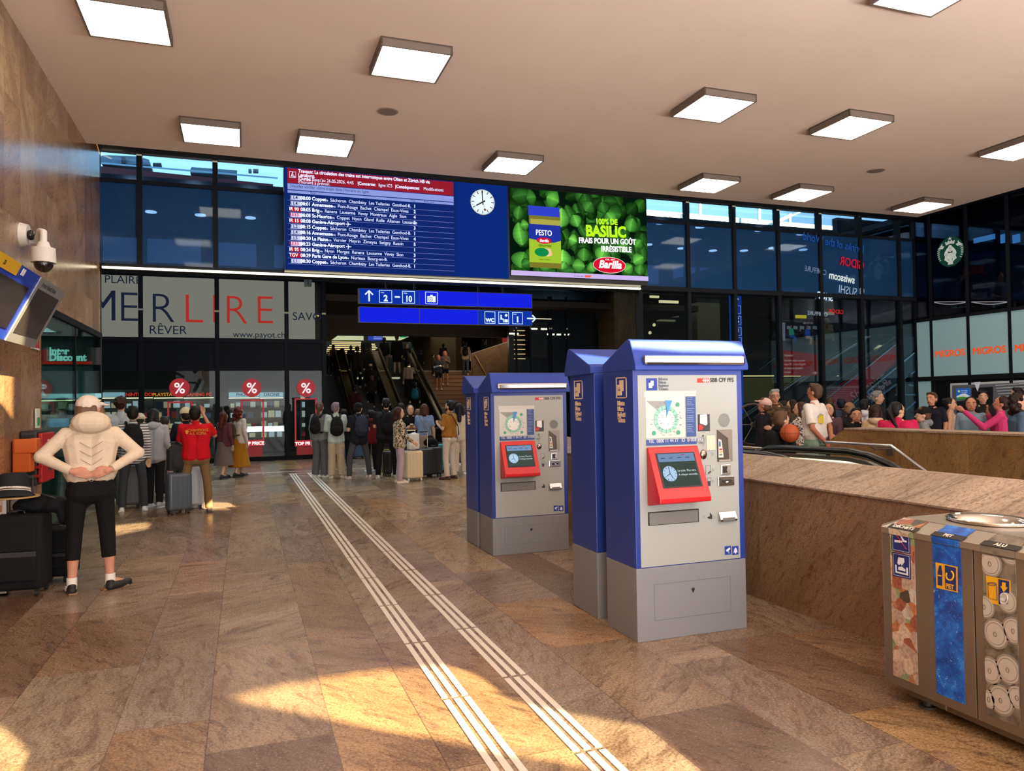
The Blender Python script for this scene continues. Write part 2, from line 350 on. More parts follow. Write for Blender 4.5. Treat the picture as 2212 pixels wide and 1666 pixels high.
# right wall: cafe above, frosted market panes below
RYs=[onX(x,750,XR).y for x in (1979,2014,2094,2184)]; dr=RYs[2]-RYs[3]
RYs=[YG]+RYs[1:]+[RYs[3]-dr*i for i in range(1,4)]
ZP0,ZP1=2.08,3.55
fr=MB()
for y in RYs: fr.box(XR-.032,XR+.06,y-.04,y+.04,0,6.3)
fr.box(XR-.06,XR+.05,RYs[-1],YG,ZP1-.03,ZP1+.05).box(XR-.06,XR+.05,RYs[-1],YG,ZP0-.12,ZP0)
struct(fr.build('trim_2',m_frame))
m_frost=mat('#8fb0b8',.5,emit=.16); m_orange=mat('#e06a1c',.5,emit=.28)  # emission put into panes and lettering to brighten them
for i in range(len(RYs)-1):
    y1,y0=RYs[i],RYs[i+1]
    g=MB().box(XR-.01,XR+.01,y0,y1,ZP1,6.25); struct(g.build('window_%d'%k,glass('#b8c0d0',.04,.02,.9,fm=.35))); k+=1
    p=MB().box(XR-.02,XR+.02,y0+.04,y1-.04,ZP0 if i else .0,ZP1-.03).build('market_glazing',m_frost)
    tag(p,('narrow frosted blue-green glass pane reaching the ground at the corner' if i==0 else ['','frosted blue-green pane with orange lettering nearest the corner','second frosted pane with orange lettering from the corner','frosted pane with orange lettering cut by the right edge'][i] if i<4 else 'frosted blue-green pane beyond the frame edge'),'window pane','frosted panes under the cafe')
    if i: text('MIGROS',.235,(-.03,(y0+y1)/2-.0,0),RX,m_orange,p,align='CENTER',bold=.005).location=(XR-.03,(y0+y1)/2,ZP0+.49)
struct(MB().box(XR-.02,XR+.4,-6,RYs[-1],0,6.5).build('wall_right',mat('#3a3a3c',.6)))
struct(MB().box(XR+.03,XR+.1,RYs[-1],RYs[1]-.05,0,ZP0-.1).build('wall_shopfront',m_black))
# interior of the cafe
struct(MB().box(XR+.12,24,8,YG+.3,ZP1-.35,ZP1-.1).build('floor_cafe',mat('#2a211b',.6)))
struct(MB().box(20.6,20.8,5,YG+3,ZP1-.1,7).box(16.9,20.6,YG+2.8,YG+3,ZP1-.1,7).build('wall_cafe',mat('#2a2c40',.8)))
struct(MB().box(16.95,21,5,YG+3,6.35,6.5).build('ceiling_cafe',mat('#2c2c34',.8)))
for x0_,x1_ in ((2103,2148),(2161,2172),(2187,2202)):
    a=onX(x0_,526,20.55); b=onX(x1_,505,20.55); struct(MB().box(20.55,20.58,a.y,b.y,a.z,b.z).build('window_%d'%k,em('#5aa8e0',1.0))); k+=1
# -------- shopfront wall at the back (YB)
m_pay=mat('#8f9088',.5)
def PB(x,y): return onY(x,y,YB)
DB=1.96; BX=[-2.65-DB,-2.65,-.69,1.21]
XO=2.33   # left jamb of the escalator hall
fr=MB()
for x in BX+[XO-.05]: fr.box(x-.06,x+.06,YB-.1,YB+.1,0,5.3)
fr.box(-9,XO,YB-.08,YB+.1,3.43,3.55).box(-9,XO,YB-.08,YB+.1,5.24,5.3).box(-9,XO,YB-.06,YB+.1,0,.12)
fr.box(-9,XO,YB-.04,YB+.05,2.62,3.45)
struct(fr.build('trim_3',m_frame))
struct(MB().box(-9,27,YB-.1,YB+.2,5.3,5.62).build('trim_4',m_black))
for i in range(4):
    a=([-6.6]+BX)[i+1]; b=(BX+[XO])[i+1]
    g=MB().box(a+.06,b-.06,YB+.0,YB+.02,.12,2.62); struct(g.build('window_%d'%k,glass('#d9e6ea',.04,.01,.97,fm=.5))); k+=1
struct(MB().box(-9,-8.8,15,YB+6,0,6).box(-9,XL,YG+.0,YG+.15,0,6.4).build('wall_corner',m_dark))
# strip light under the navy glazing
tube=MB().box(XL+.05,8.5,YG-.12,YG-.06,4.10,4.135).build('strip_light',em('#fff2cc',2.2,True)); tag(tube,'long thin warm light line running under the display and dark glazing','strip light')
# upper storey behind the navy glazing: room with downlights and a band of windows
up=MB().box(-9,27,YB+.2,YB+6.5,7.9,8.1).box(-9,27,YB+6.3,YB+6.5,5.6,6.75).box(-9,27,YB+6.3,YB+6.5,7.62,7.9).box(-9,27,YB+.2,YB+6.5,5.42,5.6)
for i in range(20): up.box(-9+i*1.9,-9+i*1.9+.12+(i%3)*.25,YB+6.2,YB+6.4,6.7,7.7)
struct(up.build('wall_upper',mat('#1c2c44',.7)))
pw=MB().box(-9,27,YB+6.42,YB+6.44,6.7,7.7); struct(pw.build('window_%d'%k,em('#8fa6c4',1.0))); k+=1  # emissive strip in place of daylight in the window band
rng=random.Random(3)
DL=[]
for x,y in [(285,393),(418,402),(540,413),(326,457),(433,464),(541,470),(1427,481),(1512,490),(1640,497),(1730,505),(1868,515),(1400,528),(1472,536),(1540,541),(1607,541),(1669,535),(1735,539),(1700,551),(1660,561)]:
    q=onZ(x,y,7.89)
    if q.y<YB+6.2: DL.append(q)
for q in DL:
    d=MB().cyl(q,q-Vector((0,0,.03)),.17,n=16).build('downlight',em('#fff4e0',9.0)); d['label']='small round white downlight in the ceiling behind the dark blue glass'; d['category']='downlight'; d['group']='downlights behind the blue glass'
struct(MB().box(-14,42,13.2,15.25,6.75,36).build('sun_block_slab',mat('#6a6660',.8)))  # unseen slab added to keep the sun off the shops and train
# -------- ceiling lights of the hall
frm=mat('#6f6258',.6); dif=em('#fff4da',8.5,True)
def ceiling_light(first,loc,label):
    if first is None:
        t=thing('ceiling_light',label,'ceiling light',loc,0,'square ceiling lights')
        f=MB(); w=.44
        for a,b,c,d in ((-w,w,-w,-w+.025),(-w,w,w-.025,w),(-w,-w+.025,-w,w),(w-.025,w,-w,w)): f.box(a,b,c,d,-.11,0)
        f.box(-w,w,-w,w,-.02,0); f.build('frame',frm,t); MB().box(-w+.025,w-.025,-w+.025,w-.025,-.105,-.09).build('diffuser',dif,t); return t
    r=first.copy(); COL.objects.link(r); r.location=loc; r['label']=label
    for ch in first.children: c=ch.copy(); COL.objects.link(c); c.parent=r
    return r
first=None
LP=[(-1.19,9.18,'square ceiling light at the top left, cut by the upper edge of the photo'),(2.011,9.247,'square ceiling light alone above the departure board, large'),(-.438,12.616,'square ceiling light nearest the left stone wall in the back row'),(1.295,12.639,'second square ceiling light in the back row from the left'),
 (4.62,12.7,'square ceiling light just above the top edge of the clock panel'),(6.554,9.328,'square ceiling light right of centre, middle row, before the pesto advert'),(9.136,9.34,'square ceiling light in the middle row with the larger one to its left'),(8.827,12.752,'back row square ceiling light above the right corner of the pesto advert'),
 (11.153,12.778,'back row square ceiling light left of the ceiling corner row end'),(14.566,12.84,'square ceiling light closest to the far right ceiling corner'),(12.9,9.35,'square ceiling light cut by the right edge of the photo'),(6.9,5.85,'square ceiling light cut by the top edge at the right')]
for x,y,l in LP: first0=ceiling_light(first,(x,y,ZC),l); first=first or first0
for x,y in ((2.0,5.8),(-1.19,5.8),(12.9,5.85)): ceiling_light(first,(x,y,ZC),'square ceiling light outside the frame above the viewer')
for px,py,l in ((838,240,'round grey loudspeaker in the ceiling left of centre'),(1893,368,'round grey loudspeaker in the ceiling at the right')):
    q=onZ(px,py,ZC); t=thing('ceiling_speaker',l,'speaker',q,0,'round ceiling speakers'); MB().cyl((0,0,0),(0,0,-.012),.155,n=28).build('rim',mat('#9a8676',.6),t); MB().cyl((0,0,-.012),(0,0,-.016),.13,n=28).build('grille',mat('#7d6d60',.8),t)
# -------- tactile guide strips
m_tac=mat('#d8d0c4',.55)
bars=[]
for gx,s0 in ((.998,0),(1.402,.35)):
    for j in range(3):
        x=gx+j*.057; y=-1.0+s0*.5
        mb=MB()
        while y<18.3:
            y2=min(y+.985,18.3)
            mb.box(x,x+.034,y,y2-.02,0,.004); y+=1.0
        bars.append(mb.build('guide_strip',m_tac)); tag(bars[-1],('left' if gx<1.2 else 'right')+' band of white floor guidance strips, '+['left line','middle line','right line'][j],'guide strip','tactile guidance strips')
mb=MB().box(.98,1.62,18.3,18.33,0,.004).box(-.2,9,18.9,18.95,0,.003); tag(mb.build('guide_strip',m_tac),'thin white guide line across the floor at the far end','guide strip')
# ================================================================ escalator hall behind the opening
m_brown=mat('#3a2c20',.8); m_gold=mat('#a8873c',.3,.9); m_tread=mat('#17150f',.6); m_step=mat('#7a5638',.6); m_lit=em('#ffdf9a',1.0); m_pale=em('#d8e0b0',.55)
XE=12.9; YU=30.0; ZU=2.9
struct(MB().box(XO,15.5,YB+.2,YB+3.9,4.75,4.95).box(XO,XE,26.9,27.2,4.05,4.95).build('ceiling_passage',m_brown))
struct(MB().box(XO-.3,XO,YB+.1,45,0,5.4).build('wall_passage',m_dark))
struct(MB().box(XO,11.2,27.1,44,ZU+2.35,ZU+2.5).build('ceiling_upper',mat('#6b5a3a',.8)))
struct(MB().box(XO,14,YU+.6,46,ZU-.3,ZU).build('floor_upper',mat('#4a3b2c',.5)))
struct(MB().box(XO,14,45,45.3,ZU-.3,5.6).build('wall_end',mat('#4a3c2a',.8)))
struct(MB().box(9.4,9.7,YU+4,45,ZU,5.4).box(11.2,11.5,31,45,0,5.4).build('wall_hall',mat('#4a3a28',.7)))
# right pier in ochre stone and dark glazed shaft beside the stairs
a=PB(1326,700); b=PB(1372,700)
struct(MB().box(a.x,b.x,YB-.05,YB+1.2,0,5.3).build('column_stone',m_ochrey))
c=PB(1130,700)
sh=thing('lift_shaft','dark glazed shaft with slim vertical posts right of the stairs','shaft',(c.x+1.2,YB+.9,0),0,None,True)
MB().box(c.x,a.x,YB+1.4,YB+1.6,0,5.2).build('back_panel',m_black,sh)
for x in (c.x+.03,c.x+.55,c.x+1.25,c.x+1.32,c.x+1.9): MB().box(x,x+.05,YB+.8,YB+.9,0,5.2).build('post',m_frame,sh)
MB().box(c.x+.6,c.x+1.2,YB+.86,YB+.88,3.1,4.3).build('glass_pane',mat('#2a2a24',.2),sh)
for i in range(8): MB().box(c.x+.02,c.x+.42,YB+.95,YB+.97,3.05+i*.16,3.07+i*.16).build('light_line',em('#e8c88a',.8),sh)
MB().box(c.x+.5,c.x+1.3,YB+.7,YB+.72,4.4,4.42).build('light_line',em('#ffe8c0',1.2),sh)
# ceiling light strips
for i,(px0,px1,py,Y) in enumerate([(766,934,700,27.6),(794,921,708,29),(753,908,712,29.6),(717,780,738,36),(717,810,742,37),(712,812,746,38),(708,815,750,39),(706,816,754,40),(705,818,758,41.5),(706,820,762,43)]):
    p=onY(px0,py,Y); q=onY(px1,py+ (px1-px0)*.02,Y)
    z=min(p.z,ZU+2.34); o=MB().box(p.x,q.x,Y,Y+.07,z-.03,z+.0).build('strip_light',m_lit); tag(o,'warm narrow ceiling light line above the escalators','strip light','light lines above the escalators')
p=onY(716,735,33.5); q=onY(896,722,33.5)
l=MB().prism([onY(716,735,33.5),onY(738,719,33.5),onY(896,722,33.5),onY(866,735,33.5)],(0,.1,0)).build('lit_ceiling_panel',m_pale); tag(l,'large pale glowing ceiling panel above the top of the escalators','light panel')
s=thing('hanging_screen','small blue departure screen hanging above the escalators','screen',onY(808,731,33.2),0,None,True)
MB().box(onY(785,721,33.2).x,onY(826,721,33.2).x,33.1,33.2,onY(808,738,33.2).z,onY(808,720,33.2).z).build('housing',m_black,s)
MB().box(onY(794,721,33.2).x,onY(825,721,33.2).x,33.07,33.09,onY(808,736,33.2).z,onY(808,722,33.2).z).build('display',em('#2a3c9a',.8),s)
for i in range(3): MB().box(onY(797,0,33.2).x,onY(812+i*3,0,33.2).x,33.05,33.06,onY(800,725+i*4,33.2).z,onY(800,724+i*4,33.2).z).build('text_line',em('#9fb0e8',.8),s)
q=onY(871,725,28.5); s=thing('exit_sign','green exit sign with white arrow above the escalators','sign',q,0,None,True)
MB().box(q.x-.12,q.x+.12,28.5,28.53,q.z-.08,q.z+.08).build('panel',em('#1f9a6a',.9),s)
MB().prism([(q.x+.03,28.49,q.z+.04),(q.x+.06,28.49,q.z+.04),(q.x+.06,28.49,q.z),(q.x+.09,28.49,q.z),(q.x+.045,28.49,q.z-.05),(q.x,28.49,q.z),(q.x+.03,28.49,q.z)],(0,-.005,0)).build('arrow',em('#d8ffe8',1.0),s)
# escalators : side walls (balustrades) with handrails, treads between
Y0,Y1=25.0,30.6; SL=(ZU)/(Y1-Y0)
def zr(y): return 0 if y<Y0 else (ZU if y>Y1 else (y-Y0)*SL)
def balustrade(name,x0,x1,label,rails):
    t=thing(name,label,'balustrade',(x0,Y0,0),0,'escalator balustrades',True)
    ys=[Y0-1.2,Y0,Y1,Y1+1.2]
    poly=[(x0,y,zr(y)-.25 if y>Y0 else 0) for y in ys]+[(x0,y,zr(y)+.86) for y in ys[::-1]]
    MB().prism(poly,(x1-x0,0,0)).build('panel',mat('#3a3220',.25,.6),t)
    for x in rails:
        pts=[(x,y,zr(y)+.93+(.06 if False else 0)) for y in (Y0-1.1,Y0,Y1,Y1+1.1)]; pts=[(x,Y0-1.25,.6)]+pts+[(x,Y1+1.25,ZU+.6)]
        MB().tube(pts,.045,8).build('handrail',m_tread,t)
        MB().tube([(x,y,zr(y)+.86) for y in (Y0-1,Y0,Y1,Y1+1)],.03,6).build('rail_trim',m_gold,t)
        MB().box(x-.012,x+.012,Y0-1,Y0,.1,.8).prism([(x,Y0,.3),(x,Y1,ZU+.3),(x,Y1,ZU+.36),(x,Y0,.36)],(.02,0,0)).build('skirt_line',m_gold,t)
    return t
balustrade('escalator_balustrade',3.38,3.82,'double golden balustrade at the far left between two escalators',(3.42,3.78))
balustrade('escalator_balustrade',4.83,5.27,'double golden balustrade in the middle between two escalators',(4.87,5.23))
balustrade('escalator_balustrade',6.3,6.62,'golden balustrade at the right of the escalators, beside the stairs',(6.34,6.58))
def flight(name,x0,x1,y0,y1,z1,n,m,label,cat,group=None):
    mb=MB(); rise=z1/n; run=(y1-y0)/n
    for i in range(n): mb.box(x0,x1,y0+i*run,y1+.3,i*rise,(i+1)*rise)
    o=mb.build(name,m); return tag(o,label,cat,group)
flight('escalator_steps',2.45,3.36,Y0,Y1,ZU,16,m_tread,'dark moving steps of the leftmost escalator','escalator','escalator steps')
flight('escalator_steps',3.84,4.81,Y0,Y1,ZU,16,m_tread,'dark escalator steps between the two golden balustrades at the left','escalator','escalator steps')
flight('escalator_steps',5.29,6.28,Y0,Y1,ZU,16,m_tread,'dark escalator steps between the middle and right golden balustrades','escalator','escalator steps')
st=MB(); n1=9
for i in range(9): st.box(6.64,11.2,24.0+i*.3,29.8,i*.158,(i+1)*.158)
for i in range(9): st.box(6.64,11.2,27.2+i*.3,31,1.42+i*.165,1.42+(i+1)*.165)
stc=tag(st.build('staircase',m_step),'wide brown stone staircase right of the escalators','stairs')
nz=MB()
for i in range(9): nz.box(6.64,11.2,24.0+i*.3-.012,24.0+i*.3+.03,(i+1)*.158-.02,(i+1)*.158+.003)
for i in range(9): nz.box(6.64,11.2,27.2+i*.3-.012,27.2+i*.3+.03,1.42+(i+1)*.165-.02,1.42+(i+1)*.165+.003)
nz.build('step_nosing',mat('#4a3424',.7),stc)
(MB().box(6.64,11.2,26.38,26.42,1.40,1.45).box(6.64,11.2,29.57,29.61,2.86,2.91).build('step_edge',mat('#9a8a72',.6),stc))
# ochre wall rising beside the stairs with its handrail
pA=[onY(1044,755,28.2),onY(1126,729,26.6),onY(1127,818,26.6),onY(1045,812,28.2)]
ww=MB().prism([(pA[0].x,28.6,pA[0].z),(pA[1].x,26.6,pA[1].z),(pA[1].x,26.6,.0),(pA[0].x,28.6,0)],(.25,0,0))
ww=MB().prism([onY(1022,763,27),onY(1126,729,27),onY(1127,900,27),onY(1022,900,27)],(0,.3,0)); tag(ww.build('stair_parapet',m_ochrey),'ochre stone side wall rising along the stairs','parapet')
hr=MB().tube([onY(1026,768,26.97),onY(1050,810,26.97),onY(1062,850,26.97)],.03,8); tag(hr.build('handrail',m_gold),'thin brass handrail sloping down the ochre stair wall','handrail')
t=thing('wall_poster','red poster high on the brown wall beside the stairs','poster',onY(1102,727,29),0,None,True)
MB().prism([onY(1082,722,29),onY(1127,711,29),onY(1129,741,29),onY(1083,752,29)],(0,.05,0)).build('frame',m_black,t)
MB().prism([onY(1085,730,28.95),onY(1120,720,28.95),onY(1121,737,28.95),onY(1085,744,28.95)],(0,.03,0)).build('sheet',em('#8a2a26',.55),t)
t=thing('wall_picture','pair of pale framed pictures on the brown wall by the stairs','picture',onY(1062,735,29.5),0,None,True)
MB().prism([onY(1051,736,29.5),onY(1074,728,29.5),onY(1074,741,29.5),onY(1051,748,29.5)],(0,.05,0)).build('frame',mat('#7a6a55',.7),t)
MB().prism([onY(1052,738,29.45),onY(1061,734.5,29.45),onY(1061,744,29.45),onY(1052,747,29.45)],(0,.02,0)).build('sheet',mat('#4a4238',.7),t)
MB().prism([onY(1064,733.5,29.45),onY(1073,730,29.45),onY(1073,740,29.45),onY(1064,743,29.45)],(0,.02,0)).build('sheet',mat('#4a4238',.7),t)
# ================================================================ dark region at the right behind the facade
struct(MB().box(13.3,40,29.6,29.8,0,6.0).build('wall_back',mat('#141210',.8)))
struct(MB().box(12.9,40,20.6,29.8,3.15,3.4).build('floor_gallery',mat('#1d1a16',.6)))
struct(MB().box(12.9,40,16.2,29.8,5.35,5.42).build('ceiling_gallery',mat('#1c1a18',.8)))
def slab(px0,py0,px1,py1,Y,m,name,label,cat,group=None,d=.06):
    a=onY(px0,py1,Y); b=onY(px1,py0,Y); return tag(MB().box(a.x,b.x,Y,Y+d,a.z,b.z).build(name,m),label,cat,group)
for i,(x0,y0,x1,y1,Y) in enumerate([(1405,639,1424,643,23),(1425,650,1466,654,23),(1492,632,1508,636,23),(1681,641,1712,645,24),(1776,655,1819,659,26),(1816,647,1842,651,24),(1631,649,1655,652,25),(1961,652,1975,655,22),(1783,664,1842,667,28)]):
    slab(x0,y0,x1,y1,Y,em('#ffe2a8',1.3),'strip_light','warm tube light under the dark gallery ceiling at the right','strip light','tube lights in the right gallery')
slab(1507,630,1554,745,24,mat('#77735a',.7),'column_gallery','pale square pillar behind the glazing left of the blue pillar sign','pillar',d=.6)
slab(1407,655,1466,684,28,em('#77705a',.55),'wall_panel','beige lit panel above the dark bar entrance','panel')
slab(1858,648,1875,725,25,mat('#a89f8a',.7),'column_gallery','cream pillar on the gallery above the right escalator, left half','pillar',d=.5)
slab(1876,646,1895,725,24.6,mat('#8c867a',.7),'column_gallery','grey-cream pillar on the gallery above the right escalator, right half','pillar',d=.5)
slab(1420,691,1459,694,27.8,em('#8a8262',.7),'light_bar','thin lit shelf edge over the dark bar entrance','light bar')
for (x0,y0,x1,y1,l) in [(1780,665,1806,680,'cream shop sign on the gallery left of the cream pillar'),(1895,669,1917,683,'cream shop sign just right of the grey pillar'),(1945,671,1970,685,'cream shop sign at the gallery end near the corner'),(1836,666,1843,680,'tiny upright white sign on the gallery')]:
    slab(x0,y0,x1,y1,26.5,em('#cfc4a4',.6),'shop_sign',l,'sign','cream shop signs on the gallery')
slab(1721,681,1742,687,18,em('#f0d020',.9),'info_plate','small yellow plate above the red-bottomed poster','plate')
# lit shelf and bar lights
for i,(x,y) in enumerate([(1529,716),(1536,717),(1545,715),(1551,716),(1506,700),(1402,690),(1413,702),(1404,719),(1499,698),(1526,692),(1508,691)]):
    q=onY(x,y,27.5); d=MB().ball(q,.07 if i!=5 else .05,8,6).build('lamp_bulb',em('#ffdf9a',2.0 if i<4 else 1.2)); tag(d,'tiny warm bulb glowing in the dark bar behind the glazing','bulb','tiny bulbs in the dark bar')
sb=thing('bar_shelf','amber lit bar shelf low behind the glazing','shelf',onY(1508,738,27.6),0,None,True)
a=onY(1490,745,27.6); b=onY(1525,726,27.6); MB().box(a.x,b.x,27.6,27.9,a.z,b.z).build('counter',em('#8a5c20',.35),sb)
for i in range(9): x=a.x+(b.x-a.x)*i/9; MB().box(x,x+.06,27.55,27.58,a.z+.1,b.z-.05*(i%3)).build('bottle',em(['#d8c070','#6a4a20','#e8e0b0'][i%3],.5),sb)
# lower level behind the crowd: yellowish passage, its light put into glowing slabs
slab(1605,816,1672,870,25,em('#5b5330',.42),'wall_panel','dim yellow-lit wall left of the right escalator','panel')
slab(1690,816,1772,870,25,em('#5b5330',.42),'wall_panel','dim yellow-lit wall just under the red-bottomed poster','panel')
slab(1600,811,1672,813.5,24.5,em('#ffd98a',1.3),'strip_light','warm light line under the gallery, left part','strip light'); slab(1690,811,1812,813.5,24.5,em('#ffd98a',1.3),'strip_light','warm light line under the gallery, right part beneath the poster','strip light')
for x in (1693,1710,1726): 
    q=onY(x,868,24.8); tag(MB().box(q.x,q.x+.06,24.8,24.86,0,onY(x,846,24.8).z).build('door_post',mat('#8a7a4a',.5,.6)),'slim brass door post in the yellow-lit passage','door post','brass door posts')
# gallery parapet edge and stair rails seen through the glazing
for pts,l in [([(1615,757),(1654,744)],'short chrome rail left of the red-bottomed poster'),([(1612,770),(1650,745),(1660,745)],'upper chrome stair rail left of the poster'),([(1640,798),(1680,768)],'lower chrome stair rail left of the poster')]:
    tag(MB().tube([onY(x,y,21) for x,y in pts],.03,6).build('handrail',m_steel),l,'handrail')
# right escalator climbing to the right, red advertising band on its side
YE=18.6
def E(x,y,Y=YE): return onY(x,y,Y)
t=thing('escalator','escalator with red advertising side panel climbing behind the crowd','escalator',(18,YE,0),0,None,True)
MB().prism([E(1690,905),E(1945,722),E(1990,722),E(1990,790),E(1790,915)],(0,.1,0)).build('side_cladding',m_black,t)
MB().prism([E(1722,900),E(1938,741),E(1941,776),E(1795,900)],(0,-.06,0)).build('advert_band',mat('#c4161c',.4,emit=.25),t)
MB().tube([E(1600,905),E(1720,823),E(1830,752),E(1886,716),E(1902,710.5),E(1966,708.5)],.05,8).build('handrail',m_steel,t)
MB().tube([E(1760,880,YE-.5),E(1870,795,YE-.5),E(1944,735,YE-.5)],.035,8).build('handrail',m_steel,t)
MB().tube([E(1735,872,YE-.2),E(1857,789,YE-.2),E(1944,731,YE-.2)],.02,8).build('rail_trim',mat('#a08070',.4,.5),t)
MB().tube([E(1820,890,YE-1.2),E(1930,797,YE-1.2),E(1977,758,YE-1.2)],.05,8).build('handrail',m_steel,t)
MB().prism([E(1620,905),E(1826,760),E(1890,722),E(1930,722),E(1760,848),E(1700,905)],(0,.3,0)).build('glass_side',mat('#15171a',.15,0,0,.6),t)
for s_,px,py,sz in (('Shopping',1843,862,.52),('longue durée',1853,869,.30)):
    pass
ang=math.atan2(E(1938,741).z-E(1795,835).z,E(1938,741).x-E(1795,835).x)
o=text('Shopping',.42,E(1842,868,YE-.08),(R(90),-ang,0),mat('#e8b8b4',.5,emit=.2),t); o=text('longue durée',.26,E(1862,871,YE-.08),(R(90),-ang,0),mat('#e8b8b4',.5,emit=.2),t)
t=thing('stair_rail','chrome railing with posts beside the right escalator','railing',(22,19.5,0),0,None,True)
for a,b in (((1935,793),(1978,791)),((1830,905),(1978,800)),((1955,887),(1980,865)),((1932,853),(1980,853)),((1620,905),(1640,890))): MB().tube([E(*a,19.4),E(*b,19.4)],.04,8).build('rail',mat('#8fa2b4',.3,.8),t)
for x in (1937,1955): MB().tube([E(x,793,19.4),E(x-1,850,19.4)],.025,6).build('post',m_brush,t)
struct(MB().prism([E(1900,870,20),E(1985,800,20),E(1985,930,20),E(1840,930,20)],(0,.2,0)).build('wall_stair',mat('#2e281f',.8)))
# poster with red foot and people on a bench
t=thing('advert_poster','tall poster with people on a bench above a red foot, behind the glazing','poster',onY(1728,690,15.6),0,None,True); YP=15.6
def Q(x,y,d=0): return onY(x,y,YP-d)
m1=MB().prism([Q(1686,692),Q(1768,690),Q(1770,812),Q(1688,812)],(0,.03,0)); m1.build('sheet',em('#2c2830',.45),t)
for x_ in (1692,1764): q_=Q(x_,691); MB().box(q_.x-.008,q_.x+.008,YP+.01,YP+.02,q_.z-.02,5.36).build('hanger',m_frame,t)
MB().prism([Q(1686,755,.01),Q(1770,767,.01),Q(1771,812,.01),Q(1688,812,.01)],(0,.005,0)).build('red_foot',em('#8c1d20',.75),t)
MB().prism([Q(1686,728,.008),Q(1770,742,.008),Q(1770,768,.008),Q(1686,756,.008)],(0,.004,0)).build('pavement',em('#4a4a50',.45),t)
MB().prism([Q(1686,697,.012),Q(1696,697,.012),Q(1696,736,.012),Q(1686,734,.012)],(0,.004,0)).build('kiosk',em('#8a93a8',.6),t)
MB().prism([Q(1749,733,.012),Q(1769,738,.012),Q(1769,749,.012),Q(1747,745,.012)],(0,.004,0)).build('bench',em('#6a4030',.6),t)
for i in range(5): MB().prism([Q(1700+i*14,704,.01),Q(1709+i*14,705,.01),Q(1709+i*14,712,.01),Q(1700+i*14,711,.01)],(0,.003,0)).build('arcade_window',em('#8a8a90',.6),t)
def blobp(pts,c,d): MB().prism([Q(x,y,d) for x,y in pts],(0,.003,0)).build('poster_figure',em(c,.7),t)
def fig(x,y,c1,c2,c3):
    blobp([(x-3,y+5),(x+4,y+5),(x+7,y+16),(x+6,y+20),(x-4,y+20),(x-5,y+12)],c1,.016)
    blobp([(x-4,y+20),(x+6,y+20),(x+11,y+24),(x+9,y+38),(x+6,y+38),(x+6,y+26),(x-2,y+26)],c2,.018)
    blobp([(x+2*math.cos(k*.7),y+2.7*math.sin(k*.7)+1.5) for k in range(9)],c3,.02)
fig(1709,704,'#3a8a6a','#2a4a8a','#7a5040'); fig(1729,712,'#15121a','#241a24','#8a6050'); fig(1744,706,'#2a4aa0','#9a7a60','#7a5040')
blobp([(1704+6*math.cos(k*.6),741+7*math.sin(k*.6)) for k in range(10)],'#101014',.014)
for s_,x,y,sz in (('Nouveauté:',1694,770,.085),('Pour votre confort, un nouvel',1694,781,.078),('espace WC - Centre d’hygiène',1694,789,.078),('est maintenant disponible à',1694,797.5,.078),('l’entresol.',1694,806,.078)):
    text(s_,sz,Q(x,y,.02),RY,em('#d8a8a0',.8),t,sx=.68)
text('SBB CFF FFS',.06,Q(1735,699.5,.02),RY,em('#c8a8a8',.8),t)
MB().tube([Q(1756,806,.02),Q(1764,806,.02)],.008,6).tube([Q(1760,802.5,.02),Q(1764,806,.02),Q(1760,809.5,.02)],.008,6).build('arrow',em('#e0c0b8',.9),t)
# blue pillar sign with pictograms
def picto_box(t,cx,cz,Y,w,h,lw=.008,m=None,nm='pictogram_frame'):
    m=m or em('#cfe0ff',.9); a=MB(); y=Y
    for x0,x1,z0,z1 in ((-w,w,h-lw,h),(-w,w,-h,-h+lw),(-w,-w+lw,-h,h),(w-lw,w,-h,h)): a.box(cx+x0,cx+x1,y-.004,y,cz+z0,cz+z1)
    return a.build(nm,m,t)
YS=15.9; a=onY(1583,745,YS); b=onY(1601,635,YS)
t=thing('pillar_sign','tall narrow blue pillar sign with white arrow and track 1 pictograms','sign',(a.x,YS,0),0,None,True)
MB().box(a.x,b.x,YS,YS+.12,1.2,b.z).build('panel',em('#1448b8',.75),t); cx=(a.x+b.x)/2; w=(b.x-a.x)*.42; wl=em('#dfeaff',.95)
z=onY(1592,650,YS).z; MB().tube([(cx,YS-.01,z-.09),(cx,YS-.01,z+.08)],.012,6).tube([(cx-.05,YS-.01,z+.03),(cx,YS-.01,z+.085),(cx+.05,YS-.01,z+.03)],.012,6).build('arrow',wl,t)
for py,s_ in ((669,'1'),(692,''),(716,''),(738,'')):
    z=onY(1592,py,YS).z; picto_box(t,cx,z,YS-.002,w,.105,.007,wl)
    if s_: text(s_,.15,(cx,YS-.01,z-.06),RY,wl,t,align='CENTER',bold=.004)
z=onY(1592,692,YS).z; MB().box(cx-.05,cx-.03,YS-.01,YS-.004,z-.03,z+.05).box(cx-.05,cx,YS-.01,YS-.004,z-.05,z-.03).box(cx+.01,cx+.05,YS-.01,YS-.004,z-.06,z-.01).cyl((cx+.03,YS-.01,z+.05),(cx+.03,YS-.004,z+.05),.022,n=12).build('waiting_pictogram',wl,t)
z=onY(1592,716,YS).z; MB().box(cx-.01,cx+.04,YS-.01,YS-.004,z-.02,z+.07).box(cx-.04,cx+.02,YS-.01,YS-.004,z-.06,z-.02).build('ticket_pictogram',wl,t)
